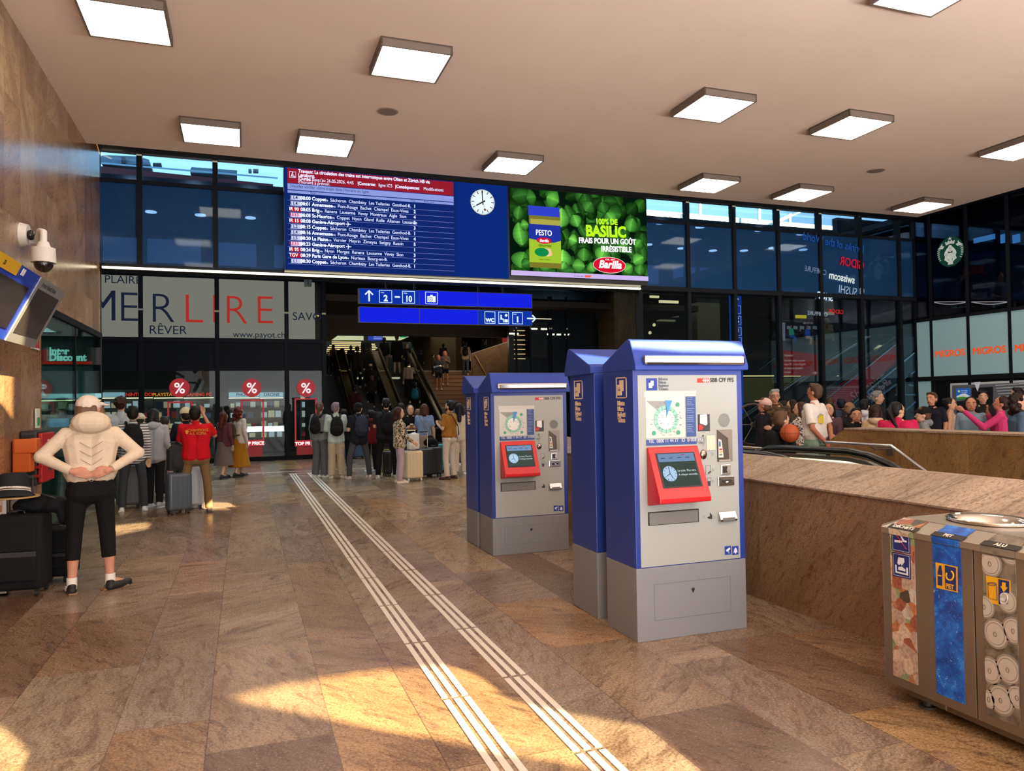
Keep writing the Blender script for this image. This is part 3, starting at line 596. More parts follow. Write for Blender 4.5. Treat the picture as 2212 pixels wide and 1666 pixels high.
# mirrored lettering with its own emission, set just before the glass
t=thing('shop_lettering','mirrored shop names on the dark glass, blue red and white','lettering',onY(1800,600,YG),0,None,True)
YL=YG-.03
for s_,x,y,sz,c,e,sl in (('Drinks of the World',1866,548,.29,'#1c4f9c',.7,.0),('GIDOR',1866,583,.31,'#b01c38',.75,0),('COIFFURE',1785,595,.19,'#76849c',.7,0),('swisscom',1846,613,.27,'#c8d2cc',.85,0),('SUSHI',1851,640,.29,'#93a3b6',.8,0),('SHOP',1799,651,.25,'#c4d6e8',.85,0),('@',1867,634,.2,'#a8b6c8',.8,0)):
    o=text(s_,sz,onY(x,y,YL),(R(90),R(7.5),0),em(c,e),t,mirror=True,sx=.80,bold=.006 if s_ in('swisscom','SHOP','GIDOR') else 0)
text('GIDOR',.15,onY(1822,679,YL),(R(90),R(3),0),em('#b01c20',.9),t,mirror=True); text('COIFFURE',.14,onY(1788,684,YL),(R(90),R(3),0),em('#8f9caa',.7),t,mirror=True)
# ================================================================ outside: train and platform roofs seen through the sky strip
YT=60
def T_(x,y,Y=YT): return onY(x,y,Y)
t=thing('train','dark red train with grey roof boxes above the glazing at the left','train',(0,YT,0),0,None,True)
MB().prism([T_(150,352),T_(590,398),T_(590,425),T_(150,395)],(0,3,0)).build('body',mat('#5a0f1a',.5),t)
for pts in ([(218,338),(222,335),(300,338),(322,345),(324,356),(218,352)],[(411,366),(414,361),(470,365),(512,368),(512,377),(411,373)]): MB().prism([T_(*q) for q in pts],(0,2.5,0)).build('roof_box',mat('#66798a',.6),t)
for pts in ([(262,340),(270,340),(270,352),(262,352)],[(330,352),(348,352),(350,362),(330,360)]): MB().prism([T_(*q,YT-.3) for q in pts],(0,.3,0)).build('roof_unit',mat('#2a3440',.6),t)
MB().tube([T_(215,352,58),T_(600,385,58)],.06,6).build('guard_rail',mat('#8fa6b8',.5),t)
for x in (540,550,555): MB().tube([T_(x,374),T_(x,366)],.12,6).build('insulator',mat('#4a545e',.6),t)
struct(MB().prism([T_(150,384,59),T_(590,409,59),T_(590,440,59),T_(150,420,59)],(0,.5,0)).build('wall_viaduct',mat('#2b3c56',.8)))
t=thing('platform_roof','long pale platform canopy edge behind the sky strip at the right','roof',(60,YT,0),0,None,True)
MB().prism([T_(1380,452),T_(2100,515),T_(2100,526),T_(1380,468)],(0,6,0)).build('fascia',mat('#d8d4c8',.7),t)
MB().prism([T_(1380,468),T_(2100,526),T_(2100,530),T_(1380,475)],(0,8,0)).build('soffit',mat('#5a4a44',.8),t)
for i in range(16): MB().prism([T_(1400+i*38,466+i*3.3,YT-.2),T_(1404+i*38,466+i*3.3,YT-.2),T_(1404+i*38,500+i*3,YT-.2),T_(1400+i*38,500+i*3,YT-.2)],(0,.3,0)).build('post',mat('#c8c8c4',.7),t)
struct(MB().prism([T_(1380,487,62),T_(2100,540,62),T_(2100,580,62),T_(1380,520,62)],(0,.5,0)).build('wall_embankment',mat('#cfc8b8',.8)))
for x,y0,y1,l in ((1512,441,478,'lattice mast left of the others above the platform canopy'),(1640,450,478,'short white mast above the platform canopy'),(1706,462,480,'steel mast carrying the diagonal catenary arm')):
    tag(MB().tube([T_(x,y1,58),T_(x,y0,58)],.16,6).build('catenary_mast',mat('#9fb0ba',.6)),l,'mast')
tag(MB().tube([T_(1676,482,58),T_(1735,455,58)],.12,6).tube([T_(1800,497,58),T_(1835,478,58)],.1,6).tube([T_(1676,478,58),T_(1710,462,58)],.08,6).build('catenary_wire',mat('#6f7f8a',.6)),'diagonal overhead line arm against the sky','overhead line')
t=thing('rooftop_unit','white boxes with blue markings on the platform edge at the right','equipment',T_(1500,470),0,None,True)
MB().prism([T_(1484,466,58),T_(1536,468,58),T_(1536,486,58),T_(1484,482,58)],(0,1,0)).build('cabinet',mat('#e0e0dc',.6),t)
for i in range(4): MB().prism([T_(1488+i*12,470,57.9),T_(1495+i*12,470,57.9),T_(1495+i*12,480,57.9),T_(1488+i*12,480,57.9)],(0,.05,0)).build('marking',mat('#5a86b0',.6),t)
tag(MB().prism([T_(1397,460,57),T_(1422,474,57),T_(1412,477,57),T_(1397,470,57)],(0,1,0)).build('train_nose',mat('#9a2030',.5)),'small red sloping train nose beside the advert screen','train')
# ================================================================ big display: departures, clock, advert
YD=YG-.35
def D(x,y,d=0): return onY(x,y,YD-d)
disp=thing('departure_display','huge dark blue display wall with departures list, clock and pesto advert','display board',(D(1000,580).x,YD,D(1000,580).z),0,None,True)
x0,x1=D(614,470).x,D(1397,520).x; zb,zt=D(617,584).z,D(615,361).z
MB().box(x0,x1,YD,YD+.3,zb,zt+.02).build('housing',m_black,disp)
xs=D(984,500).x; xc=D(1098,500).x
MB().box(x0+.01,xs+.02,YD-.01,YD,zb+.02,zt).build('departure_panel',em('#0f2468',.8),disp)
MB().box(xs+.025,xc-.01,YD-.01,YD,zb+.02,zt).build('clock_panel',em('#0c2a7a',.72),disp)
# departures
xa=D(621,400).x; xb=D(980,470).x; Z0=D(621,364).z; ZB=D(623,573).z
def zz(py): return D(648,py).z      # heights read along the column at x=648
MB().box(xa,xb,YD-.013,YD-.01,zz(397),zz(365.5)).build('notice_band',em('#8e1a2c',.8),disp)
MB().box(xa,xb,YD-.014,YD-.01,zz(411),zz(398.5)).build('hint_band',em('#8896d8',.8),disp)
MB().box(xa,xb,YD-.014,YD-.01,zz(418.5),zz(413)).build('header_band',em('#8896d8',.8),disp)
wt=em('#d6dcff',1.05); dk=em('#26305e',.8)
def row(s,px,py,sz,m=wt,bold=0,sx=.9): return text(s,sz,(D(px,py).x if px else 0,YD-.018,zz(py)),RY,m,disp,sx=sx,bold=bold,name='display_text')
row('Travaux: La circulation des trains est interrompue entre Olten et Zürich HB via',644,373.5,.092,wt,.0022,.86)
row('Lenzburg.',644,382,.092,wt,.0022,.86)
row('|Durée:',644,389.5,.09,wt,.0022,.86); row('jusqu’au 26.05.2026, 4:45',674,389.5,.09,wt,0,.86); row('|Concerne:',772,389.5,.09,wt,.0022,.86); row('ligne IC5',817,389.5,.09,wt,0,.86); row('|Conséquences:',853,389.5,.09,wt,.0022,.86); row('Modifications',914,389.5,.09,wt,0,.86)
row('d’horaire à prévoir.',644,396.8,.088,wt,0,.86)
row('|Veuillez vérifier votre trajet dans l’horaire en ligne.',626,406.5,.08,dk)
row('Pour',670,417.5,.06,dk); row('Voie',886,417.5,.06,dk); row('Remarque',915,417.5,.055,dk)
p=MB(); q=D(632,378); 
for a,b,c,d in ((-.06,.06,.055,.06),(-.06,.06,-.06,-.055),(-.06,-.055,-.06,.06),(.055,.06,-.06,.06)): p.box(q.x+a,q.x+b,YD-.018,YD-.015,q.z+c,q.z+d)
p.cyl((q.x+.0,YD-.018,q.z+.04),(q.x,YD-.015,q.z+.04),.011,n=10).tube([(q.x-.005,YD-.017,q.z+.025),(q.x-.02,YD-.017,q.z-.01),(q.x-.03,YD-.017,q.z-.045)],.006,5).tube([(q.x-.015,YD-.017,q.z-.008),(q.x+.01,YD-.017,q.z-.045)],.006,5).tube([(q.x,YD-.017,q.z+.015),(q.x+.03,YD-.017,q.z-.03)],.004,5).prism([(q.x+.015,YD-.016,q.z-.045),(q.x+.05,YD-.016,q.z-.045),(q.x+.033,YD-.016,q.z-.02)],(0,-.003,0))
p.build('roadworks_pictogram',wt,disp)
rows=[('R L4','w','08:00','Coppet','Sécheron  Chambésy  Les Tuileries  Genthod-B.','1'),('R L4','w','08:01','Annemasse','Pont-Rouge  Bachet  Champel  Eaux-Vives','2'),('IR 90','r','08:05','Brig','Renens  Lausanne  Vevey  Montreux  Aigle  Sion','4'),('RE33','p','08:08','St-Maurice','Coppet  Nyon  Gland  Rolle  Allaman  Lausanne','2'),('IR 15','r','08:08','Genève-Aéroport ✈','','3'),('R L2','w','08:15','Coppet','Sécheron  Chambésy  Les Tuileries  Genthod-B.','1'),('R L4','w','08:16','Annemasse','Pont-Rouge  Bachet  Champel  Eaux-Vives','4'),('R L5','w','08:20','La Plaine','Vernier  Meyrin  Zimeysa  Satigny  Russin','5'),('RE33','p','08:23','Genève-Aéroport ✈','','1'),('IR 95','r','08:24','Brig','Nyon  Morges  Renens  Lausanne  Vevey  Sion','3'),('TGV','r','08:29','Paris Gare de Lyon','Nurieux  Bourg-en-B.','7'),('R L1','w','08:30','Coppet','Sécheron  Chambésy  Les Tuileries  Genthod-B.','1')]
ry0,dy=431.3,12.4
mb=MB(); mr=MB(); mp=MB(); ml=MB()
xt=D(623,0).x; xt2=D(647,0).x
viaw={'Coppet':702,'Annemasse':718,'Brig':690,'St-Maurice':716,'La Plaine':709,'Paris Gare de Lyon':747}
for i,(c,k_,t_,d_,v_,vo) in enumerate(rows):
    py=ry0+i*dy; z0,z1=zz(py+1.6),zz(py-7.4)
    {'w':mb,'r':mr,'p':mp}[k_].box(xt,xt2,YD-.015,YD-.011,z0,z1); ml.box(xa,xb,YD-.014,YD-.011,zz(py+3.6),zz(py+3.1))
    row(c,624.5,py,.088,em('#14182a',.8) if k_=='w' else (em('#ffffff',1.0) if k_=='r' else em('#b0182c',.9)),.001,.95)
    row(t_+' '+d_.replace(' ✈',''),649,py,.092,wt,.003,.92)
    if v_:
        x=viaw[d_]; row('via',x,py,.06,wt); row(v_,x+11,py,.09,wt,0,.9)
    else:
        q=Vector((D(747,0).x,YD-.018,zz(py-2.6)))
        MB().box(q.x-.05,q.x+.05,q.y,q.y+.003,q.z-.006,q.z+.006).prism([(q.x-.012,q.y,q.z-.05),(q.x+.012,q.y,q.z),(q.x-.012,q.y,q.z+.05),(q.x-.022,q.y,q.z+.05),(q.x-.008,q.y,q.z),(q.x-.022,q.y,q.z-.05)],(0,.003,0)).build('plane_pictogram',wt,disp)
    row(vo,893,py,.09,wt,.003)
mb.build('service_tile',em('#b9c0e8',.85),disp); mr.build('service_tile',em('#a81428',.9),disp); mp.build('service_tile',em('#e0c8e4',.85),disp); ml.build('row_line',em('#8a92d8',.7),disp)
# clock
cq=D(1041,438); rc=.255
ck=thing('station_clock','round white station clock with black bars and red second hand','clock',(cq.x,YD-.02,cq.z),0)
MB().cyl((0,-.03,0),(0,.02,0),rc+.012,n=48).build('case',mat('#9aa0a8',.3,.8),ck); MB().cyl((0,-.035,0),(0,-.03,0),rc,n=48).build('dial',em('#d2e6ec',.95),ck)
def hand(l0,l1,w0,w1,a,name,m,d):
    a=R(a); u=Vector((math.sin(a),0,math.cos(a))); v=Vector((math.cos(a),0,-math.sin(a)))
    return MB().prism([u*-l0-v*w0+Vector((0,d,0)),u*l1-v*w1+Vector((0,d,0)),u*l1+v*w1+Vector((0,d,0)),u*-l0+v*w0+Vector((0,d,0))],(0,-.002,0)).build(name,m,ck)
bk=mat('#0c0c10',.5); t_=MB()
for i in range(60):
    a=R(i*6); u=Vector((math.sin(a),0,math.cos(a))); v=Vector((math.cos(a),0,-math.sin(a))); w,l=(.0085,.062) if i%5==0 else (.003,.018)
    o=Vector((0,-.036,0)); t_.prism([o+u*(rc*.96)-v*w,o+u*(rc*.96-l)-v*w,o+u*(rc*.96-l)+v*w,o+u*(rc*.96)+v*w],(0,-.001,0))
t_.build('minute_marks',bk,ck)
hand(.06,.165,.016,.013,240,'hour_hand',bk,-.038); hand(.06,.235,.013,.010,356,'minute_hand',bk,-.041)
hand(.05,.16,.003,.003,165,'second_hand',mat('#8e1414',.5,emit=.4),-.044)
a=R(165); MB().cyl((math.sin(a)*.165,-.047,math.cos(a)*.165),(math.sin(a)*.165,-.044,math.cos(a)*.165),.026,n=16).build('second_hand_disc',mat('#a01818',.5,emit=.5),ck)
# advert picture: basil leaves, jar, lettering
ax0,ax1=D(1101,500).x,D(1396,500).x; az0,az1=D(1396,608).z,D(1101,406).z
adv=thing('advert_screen','bright green pesto advert with jar and basil leaves beside the clock','advert screen',(ax0,YD-.03,az0),0,None,True)
AW,AH=ax1-ax0,az1-az0
def A(u,v,d=0): return Vector((ax0+u*AW,YD-.03-d,az1-v*AH))
MB().box(ax0,ax1,YD-.03,YD,az0,az1).build('screen',em('#04140a',.9),adv)
def vcol_mat():
    m=bpy.data.materials.new('picture_light'); m.use_nodes=True; nt=m.node_tree; nt.nodes.clear(); e=nt.nodes.new('ShaderNodeEmission'); o=nt.nodes.new('ShaderNodeOutputMaterial'); c=nt.nodes.new('ShaderNodeVertexColor'); c.layer_name='c'
    nt.links.new(c.outputs[0],e.inputs[0]); nt.links.new(e.outputs[0],o.inputs[0]); e.inputs[1].default_value=1.0; m.cycles.emission_sampling='NONE'; return m
m_vc=vcol_mat()
def picture(name,polys,parent):
    """polys: list of (points, colours per point) flat layers of a printed or shown picture"""
    me=bpy.data.meshes.new(name); vs=[];fs=[];cs=[]
    for P,C in polys:
        n=len(vs); vs+=[Vector(p)-Vector(parent['_o']) for p in P]; fs.append(tuple(range(n,n+len(P)))); cs+=C
    me.from_pydata(vs,[],fs); me.materials.append(m_vc); at=me.color_attributes.new('c','FLOAT_COLOR','POINT')
    for i,c in enumerate(cs): at.data[i].color=c
    o=bpy.data.objects.new(name,me); COL.objects.link(o); o.parent=parent; return o
rg=random.Random(11)
def leaf(cx,cz,L,wd,a,shade,d):
    out=[]; u=(math.cos(a),math.sin(a)); v=(-u[1],u[0]); n=12; g=[]
    def P(s,t): return Vector((ax0+AW*cx+u[0]*s*L+v[0]*t*wd,YD-.03-d,az1-AH*cz+u[1]*s*L+v[1]*t*wd))
    prof=[math.sin(math.pi*(i/12)**.85)**.62 if 0<i<12 else 0 for i in range(13)]; wd=wd*1.25; base=[.03,.20,.035]; 
    for side in (1,-1):
        for i in range(n):
            s0,s1=-.5+i/n,-.5+(i+1)/n
            for t0,t1 in ((0,.45),(.45,1)):
                pts=[P(s0,side*t0*prof[i]),P(s1,side*t0*prof[i+1]),P(s1,side*t1*prof[i+1]),P(s0,side*t1*prof[i])]
                def cc(t,s,kk): 
                    f=shade*((1.75-1.3*t) if side>0 else (1.15-.95*t))*(1-.25*abs(s)*2)*(.95 if kk%2 else 1.03)
                    return (.045*f+.02*f*f,.27*f,.035*f,1)
                out.append((pts,[cc(t0,s0,i),cc(t0,s1,i),cc(t1,s1,i),cc(t1,s0,i)]))
    return out
big=[(.36,.30,.42,.16,1.5,1.5),(.365,.78,.40,.17,1.52,1.7),(.07,.52,.5,.14,1.75,1.1),(.08,.82,.36,.2,1.3,.8),(.3,.1,.3,.19,-.3,1.0),(.15,.1,.22,.15,.2,.5),(.46,.33,.28,.12,-1.2,1.1),(.29,.56,.2,.11,.1,1.5),(.44,.56,.2,.11,-.3,1.5),(.24,.9,.34,.13,-.1,1.3),(.37,.86,.18,.1,1.2,1.2),(.48,.9,.3,.13,.0,1.0),(.72,.27,.3,.15,-.9,1.0),(.88,.33,.32,.14,1.3,.9),(.66,.70,.36,.16,1.1,1.2),(.82,.6,.3,.14,1.0,.7),(.93,.75,.3,.13,.5,1.2),(.93,.55,.22,.12,.9,.8),(.58,.86,.22,.12,1.9,1.0),(.72,.93,.34,.12,.2,1.0),(.56,.15,.26,.14,.9,.55),(.67,.14,.26,.13,1.9,.4),(.97,.9,.25,.12,1.4,.7),(.06,.28,.3,.1,1.4,.6),(.1,.42,.18,.1,.2,1.0),(.52,.72,.3,.13,1.5,.7),(.85,.86,.24,.12,.6,1.1),(.78,.45,.3,.13,-.5,.5),(.11,.94,.26,.1,.4,.5)]
polys=[]
for i in range(120): polys+=leaf(rg.random(),rg.random(),rg.uniform(.3,.5),rg.uniform(.09,.16),rg.uniform(0,3.1),rg.uniform(.10,.42),.0005+i*.00003)
for i,(u,v,L,w,a,sh) in enumerate(big): polys+=leaf(min(max(u,.06),.94),min(max(v,.1),.86),L,w,a,sh,.004+i*.0002)
polys=[([Vector((min(max(q.x,ax0),ax1),q.y,min(max(q.z,az0),az1))) for q in p],c) for p,c in polys]
picture('basil_leaves',[(p,c) for p,c in polys if max(q.x for q in p)-min(q.x for q in p)>1e-4 and max(q.z for q in p)-min(q.z for q in p)>1e-4],adv)
def ar(u0,v0,u1,v1,c,d,name,s=.95): a=A(u0,v1,d); b=A(u1,v0,d); return MB().box(a.x,b.x,a.y,a.y+.001,a.z,b.z).build(name,em(c,s),adv)
def ap(pts,c,d,name,s=.95): return MB().prism([A(u,v,d) for u,v in pts],(0,.001,0)).build(name,em(c,s),adv)
def ell(u,v,ru,rv,n=28): return [(u+ru*math.cos(k*6.2832/n),v+rv*math.sin(k*6.2832/n)) for k in range(n)]
ar(.13,.24,.352,.90,'#6e6a24',.011,'jar_glass'); ar(.14,.34,.35,.40,'#9a9440',.0115,'pesto_top'); ar(.125,.19,.345,.30,'#2a3ab4',.012,'jar_lid')
ar(.128,.40,.352,.60,'#1d2c8e',.012,'jar_label_blue'); ap([(.128,.57),(.17,.58),(.24,.62),(.31,.60),(.352,.575),(.352,.84),(.128,.84)],'#8fae2c',.013,'jar_label_green')
ap(ell(.232,.585,.052,.036),'#c01030',.014,'jar_brand_oval'); ap(ell(.215,.72,.05,.05),'#0c7a3c',.014,'label_leaf'); ap([(.24,.67),(.28,.68),(.29,.75),(.25,.77)],'#d8b088',.0135,'label_cheese')
tw=em('#f2f2f2',1.0)
text('PESTO',.165,A(.232,.525,.015),RY,tw,adv,align='CENTER',sx=.78,bold=.002); text('Barilla',.085,A(.232,.602,.016),RY,tw,adv,align='CENTER',shear=.25,bold=.002)
text('GENOVESE',.06,A(.238,.655,.015),RY,em('#243010',.9),adv,align='CENTER',bold=.001); text('BASILICO FRESCO',.032,A(.236,.81,.015),RY,em('#243010',.9),adv,align='CENTER')
lim=em('#a8e020',1.05)
rt=(R(90),R(-1.5),0)
text('100% DE',.17,A(.69,.345,.016),rt,lim,adv,align='CENTER',bold=.007,sx=.85); text('BASILIC',.33,A(.685,.49,.016),rt,lim,adv,align='CENTER',bold=.014,sx=.88)
text('FRAIS POUR UN GOÛT',.165,A(.695,.575,.016),rt,tw,adv,align='CENTER',bold=.006,sx=.82); text('IRRÉSISTIBLE',.165,A(.76,.665,.016),rt,tw,adv,align='CENTER',bold=.006,sx=.82)
ap(ell(.705,.83,.123,.097,40),'#e8dcdc',.0165,'brand_oval_rim'); ap(ell(.705,.83,.12,.092,40),'#c4102a',.017,'brand_oval')
text('Barilla',.235,A(.708,.865,.02),RY,tw,adv,align='CENTER',shear=.25,bold=.008,sx=.95); text('DAL 1877',.055,A(.71,.775,.02),RY,tw,adv,align='CENTER')
ar(0,.945,1,1,'#b9a6d8',.02,'foot_band',.9); text('En vente chez',.04,A(.51,.985,.022),RY,em('#5a5070',.8),adv,align='RIGHT'); text('coop',.075,A(.52,.985,.022),RY,em('#e0481c',.9),adv,bold=.006)
# ================================================================ hanging direction signs
YH=15.9
def Hh(x,y): return onY(x,y,YH)
bl=em('#1420d0',.85,True); bl2=em('#0d2f9c',.85); ws=em('#cfeaff',1.0)
def arrow(mb,c,dx,dz,L,w,Y):
    c=Vector(c); u=Vector((dx,0,dz)); v=Vector((dz,0,-dx)); 
    mb.tube([c-u*L,c+u*L*.92],w,6).tube([c+u*L*.25-v*L*.72,c+u*L,c+u*L*.25+v*L*.72],w,6)
tops=[(775,622,1150,641,652.5,668.5),(775,660,1150,675,699,703)]
for r_,(label,yl,yr,bl_,br_) in enumerate((('upper blue direction sign with tracks 2 to 10 and luggage symbol',622,638,656,668),('lower blue direction sign with WC, waiting room and track 1',662,677,697,704))):
    a=Hh(775,yl); b=Hh(1149.5,yr); z1=a.z; z0=Hh(775,bl_).z
    t=thing('direction_sign',label,'direction sign',(a.x,YH,z0),0,'blue direction signs',True)
    MB().box(a.x,b.x,YH,YH+.16,z0,z1).build('housing',m_black,t)
    xm=[a.x+.01,Hh(906,650).x,Hh(1032,650).x,b.x-.01]
    for i in range(3):
        m=(bl2 if (r_==0 and i==0) or (r_==1 and i==2) else bl); MB().box(xm[i]+.006,xm[i+1]-.006,YH-.006,YH,z0+.012,z1-.012).build('light_panel',m,t)
    zc=(z0+z1)/2; h=(z1-z0)*.40; y=YH-.012
    if r_==0:
        mb=MB(); arrow(mb,(Hh(789.5,0).x,y,zc),0,1,h*.85,.016,y); mb.build('arrow',ws,t)
        for px,s_ in ((825,'2'),(874,'10')):
            x=Hh(px,0).x; picto_box(t,x,zc,y+.004,h*1.02,h,.009,ws); text(s_,h*1.35,(x,y,zc-h*.72),RY,ws,t,align='CENTER',bold=.006,sx=.82 if len(s_)>1 else 1); text('Voie',h*.3,(x-h*.8,y,zc+h*.55),RY,ws,t)
        x=Hh(850,0).x; MB().box(x-.055,x+.055,y,y+.004,zc-.016,zc+.016).build('dash',ws,t)
        x=Hh(923,0).x; picto_box(t,x,zc,y+.004,h*1.02,h,.009,ws); MB().box(x-h*.68,x+h*.68,y,y+.004,zc-h*.68,zc+h*.3).box(x-h*.2,x+h*.2,y,y+.004,zc+h*.3,zc+h*.5).build('luggage_pictogram',ws,t)
        MB().cyl((x-h*.15,y-.004,zc-h*.2),(x-h*.15,y,zc-h*.2),h*.36,n=20).build('lens_ring',em('#a04040',.7),t); MB().cyl((x-h*.15,y-.006,zc-h*.2),(x-h*.15,y-.004,zc-h*.2),h*.27,n=20).build('lens',ws,t); MB().box(x-h*.3,x,y-.008,y-.006,zc-h*.26,zc-h*.14).build('tag_mark',em('#44505c',.7),t)
    else:
        for px,s_ in ((1047.5,'WC'),(1077,''),(1106.5,'1')):
            x=Hh(px,0).x; picto_box(t,x,zc,y+.004,h*.9,h*.98,.009,ws)
            if s_=='WC': text('WC',h*.82,(x,y,zc-h*.7),RY,ws,t,align='CENTER',bold=.005)
            elif s_: text('1',h*1.3,(x,y,zc-h*.65),RY,ws,t,align='CENTER',bold=.008); text('Voie',h*.28,(x-h*.7,y,zc+h*.55),RY,ws,t)
            else: MB().cyl((x-h*.45,y,zc+h*.38),(x-h*.45,y+.004,zc+h*.38),h*.13,n=12).box(x-h*.58,x-h*.32,y,y+.004,zc-h*.25,zc+h*.22).box(x-h*.58,x-h*.02,y,y+.004,zc-h*.3,zc-h*.12).box(x-h*.15,x-h*.02,y,y+.004,zc-h*.72,zc-h*.2).box(x+h*.12,x+h*.72,y,y+.004,zc-h*.72,zc-h*.25).cyl((x+h*.42,y,zc+h*.42),(x+h*.42,y+.004,zc+h*.42),h*.22,n=16).build('waiting_pictogram',ws,t)
        mb=MB(); arrow(mb,(Hh(1136,0).x,y,zc),1,0,h*.75,.016,y); mb.build('arrow',ws,t)
    for px in (828,889,1026,1079): x=Hh(px,0).x; MB().box(x-.02,x+.02,YH+.06,YH+.1,z1,z1+(.55 if r_==0 else .12)).build('hanger',m_frame,t)
# ================================================================ bookshop panels above the back shopfront
pz0,pz1=3.53,5.24
bounds=[-5.5,-2.65,-.69,1.21,PB(680,700).x]
for i in range(4):
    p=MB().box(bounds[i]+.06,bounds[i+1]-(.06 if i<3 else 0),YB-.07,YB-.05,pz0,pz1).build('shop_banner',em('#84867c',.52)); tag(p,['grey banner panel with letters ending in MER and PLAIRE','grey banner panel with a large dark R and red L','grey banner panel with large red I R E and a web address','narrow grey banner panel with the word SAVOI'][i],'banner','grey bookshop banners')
    if i==0: pn0=p
t=thing('banner_lettering','large thin letters AIMER LIRE across the grey banners','lettering',(0,YB,pz0),0,None,True)
nv=em('#1a2236',.6); rd=em('#a32a26',.75)
def PT(s,px,py,h,m,sx=1.0,**k): q=PB(px,py); return text(s,h/.72,(q.x,YB-.09,q.z),RY,m,t,sx=sx,**k)
zc_=lambda a,b:(PB(300,a).z-PB(300,b).z)
hL=zc_(629,696)
for s_,px,py,m,sx in (('M',190,692,nv,.8),('E',254,695,nv,.95),('R',322,697,nv,.95),('L',393,698,rd,1.0),('I',452,698,rd,1.0),('R',482,700,rd,.95),('E',549,700,rd,.95)):
    PT(s_,px,py,hL,m,sx,bold=-.018)
PT('PLAIRE',226,612,.22,nv); PT('RÊVER',322,722,.25,nv); PT('www.payot.ch',503,729,.18,nv); PT('SAVOI',631,692,.24,nv)
# shop interior
struct(MB().box(-8.8,XO-.3,YB+.1,YB+5,3.0,3.1).build('ceiling_shop',mat('#8a8678',.8)))
struct(MB().box(-8.8,XO-.3,YB+4.9,YB+5,0,3.0).build('wall_shop',mat('#5c5e58',.7)))
struct(MB().box(-8.8,XO-.3,YB+3,YB+5,-.02,.01).build('floor_shop',mat('#6a6a66',.4)))
for i in range(7):
    x=-6.5+i*1.25; tag(MB().box(x,x+.9,YB+2.2,YB+2.3,2.95,2.99).build('strip_light',em('#fff0d8',2.2,True)),'bright ceiling tube inside the electronics shop','strip light','tubes inside the electronics shop')
YSF=YB+4.3
def SF(x,y): return onY(x,y,YSF)
def shelf(px0,px1,sign,c,label,bg):
    a=SF(px0,945); b=SF(px1,848); t=thing('shop_shelf',label,'shelf',(a.x,YSF,0),0,'lit product shelves in the electronics shop',True)
    MB().box(a.x,b.x,YSF+.1,YSF+.4,0,2.2).build('back_board',mat('#3a3a36',.7,emit=.3),t); s0,s1=SF(px0,858).z,SF(px0,848).z
    MB().box(a.x,b.x,YSF,YSF+.3,s0,s1).build('header',em(bg,.7),t); sign and text(sign,.15,((a.x+b.x)/2,YSF-.02,s0+.03),RY,em(c,1.0),t,align='CENTER',bold=.004)
    MB().box(a.x,b.x,YSF-.05,YSF,s0-.05,s0-.02).build('shelf_light',em('#fff4c0',1.8),t)
    for r in range(4):
        z=s0-.36-r*.34; MB().box(a.x,b.x,YSF-.1,YSF+.2,z-.02,z).build('shelf_board',mat('#8a8a80',.5),t)
        x=a.x+.05; n=0
        while x<b.x-.2 and n<22: w=rg.uniform(.1,.2); h=rg.uniform(.12,.24); MB().box(x,x+w,YSF-.08,YSF+.1,z,z+h).build('product_box',em(rg.choice(['#d8d4c0','#c8b890','#4a5a6a','#d8e0e0','#8a3030','#e0d8a8','#2a3038']),.5),t); x+=w+rg.uniform(.03,.1); n+=1
shelf(222,268,'','#203040','lit shelf with pale header at the far left of the shop','#9fc4c8')
shelf(271,330,'NINTENDO','#e83020','lit shelf with red NINTENDO lettering','#1a1614')
shelf(333,395,'PLAYSTATION','#e89020','lit shelf with orange PLAYSTATION lettering','#1a1614')
shelf(397,462,'GAMING PC','#e03828','lit shelf with red GAMING PC lettering','#1a1614')
shelf(495,560,'PHOTO','#203040','lit shelf with pale PHOTO header','#a8d4d8')
shelf(562,612,'DRONE','#203040','lit shelf with pale DRONE header','#a8d4d8')
shelf(650,690,'','#303030','lit shelf behind the right shop window','#8a8c84')
YW=YB-.08
def Wn(x,y): return onY(x,y,YW)
for i,(px,py,l) in enumerate(((388,838,'red round percent sticker on the left shop window'),(544,838,'red round percent sticker on the middle shop window'),(661,838,'red round percent sticker on the right shop window'))):
    q=Wn(px,py); t=thing('percent_sticker',l,'sticker',q,0,'red percent stickers'); MB().cyl((0,0,0),(0,-.01,0),.265,n=36).build('disc',mat('#b8202c',.5,emit=.45),t); text('%',.42,(0,-.015,-.15),RY,em('#e8dcdc',.85),t,align='CENTER',bold=.006)
for i,(x0_,y0_,x1_,y1_,l) in enumerate(((362,867,416,965,'red poster frame on the left shop window'),(521,863,570,965,'red poster frame with TOP PRICE band on the middle window'),(637,860,684,965,'red poster frame with TOP PRICE band on the right window'))):
    a=Wn(x0_,y1_); b=Wn(x1_,y0_); t=thing('poster_frame',l,'poster frame',(a.x,YW,a.z),0,'red poster frames on the shop windows',True); mb=MB(); w=.045
    mb.box(a.x,b.x,YW-.01,YW,b.z-w,b.z).box(a.x,a.x+w,YW-.01,YW,a.z,b.z).box(b.x-w,b.x,YW-.01,YW,a.z,b.z).build('frame',mat('#b8303a',.5,emit=.4),t)
    if i: 
        MB().box(a.x,b.x,YW-.012,YW,a.z,a.z+.18).build('band',mat('#c02530',.5,emit=.5),t); text('TOP PRICE',.13,((a.x+b.x)/2,YW-.02,a.z+.04),RY,em('#f0e0e0',.9),t,align='CENTER',bold=.006)
        MB().box(a.x+.05,b.x-.05,YW-.005,YW,.14,a.z-.02).build('red_foot',mat('#8a2028',.5,emit=.25),t)
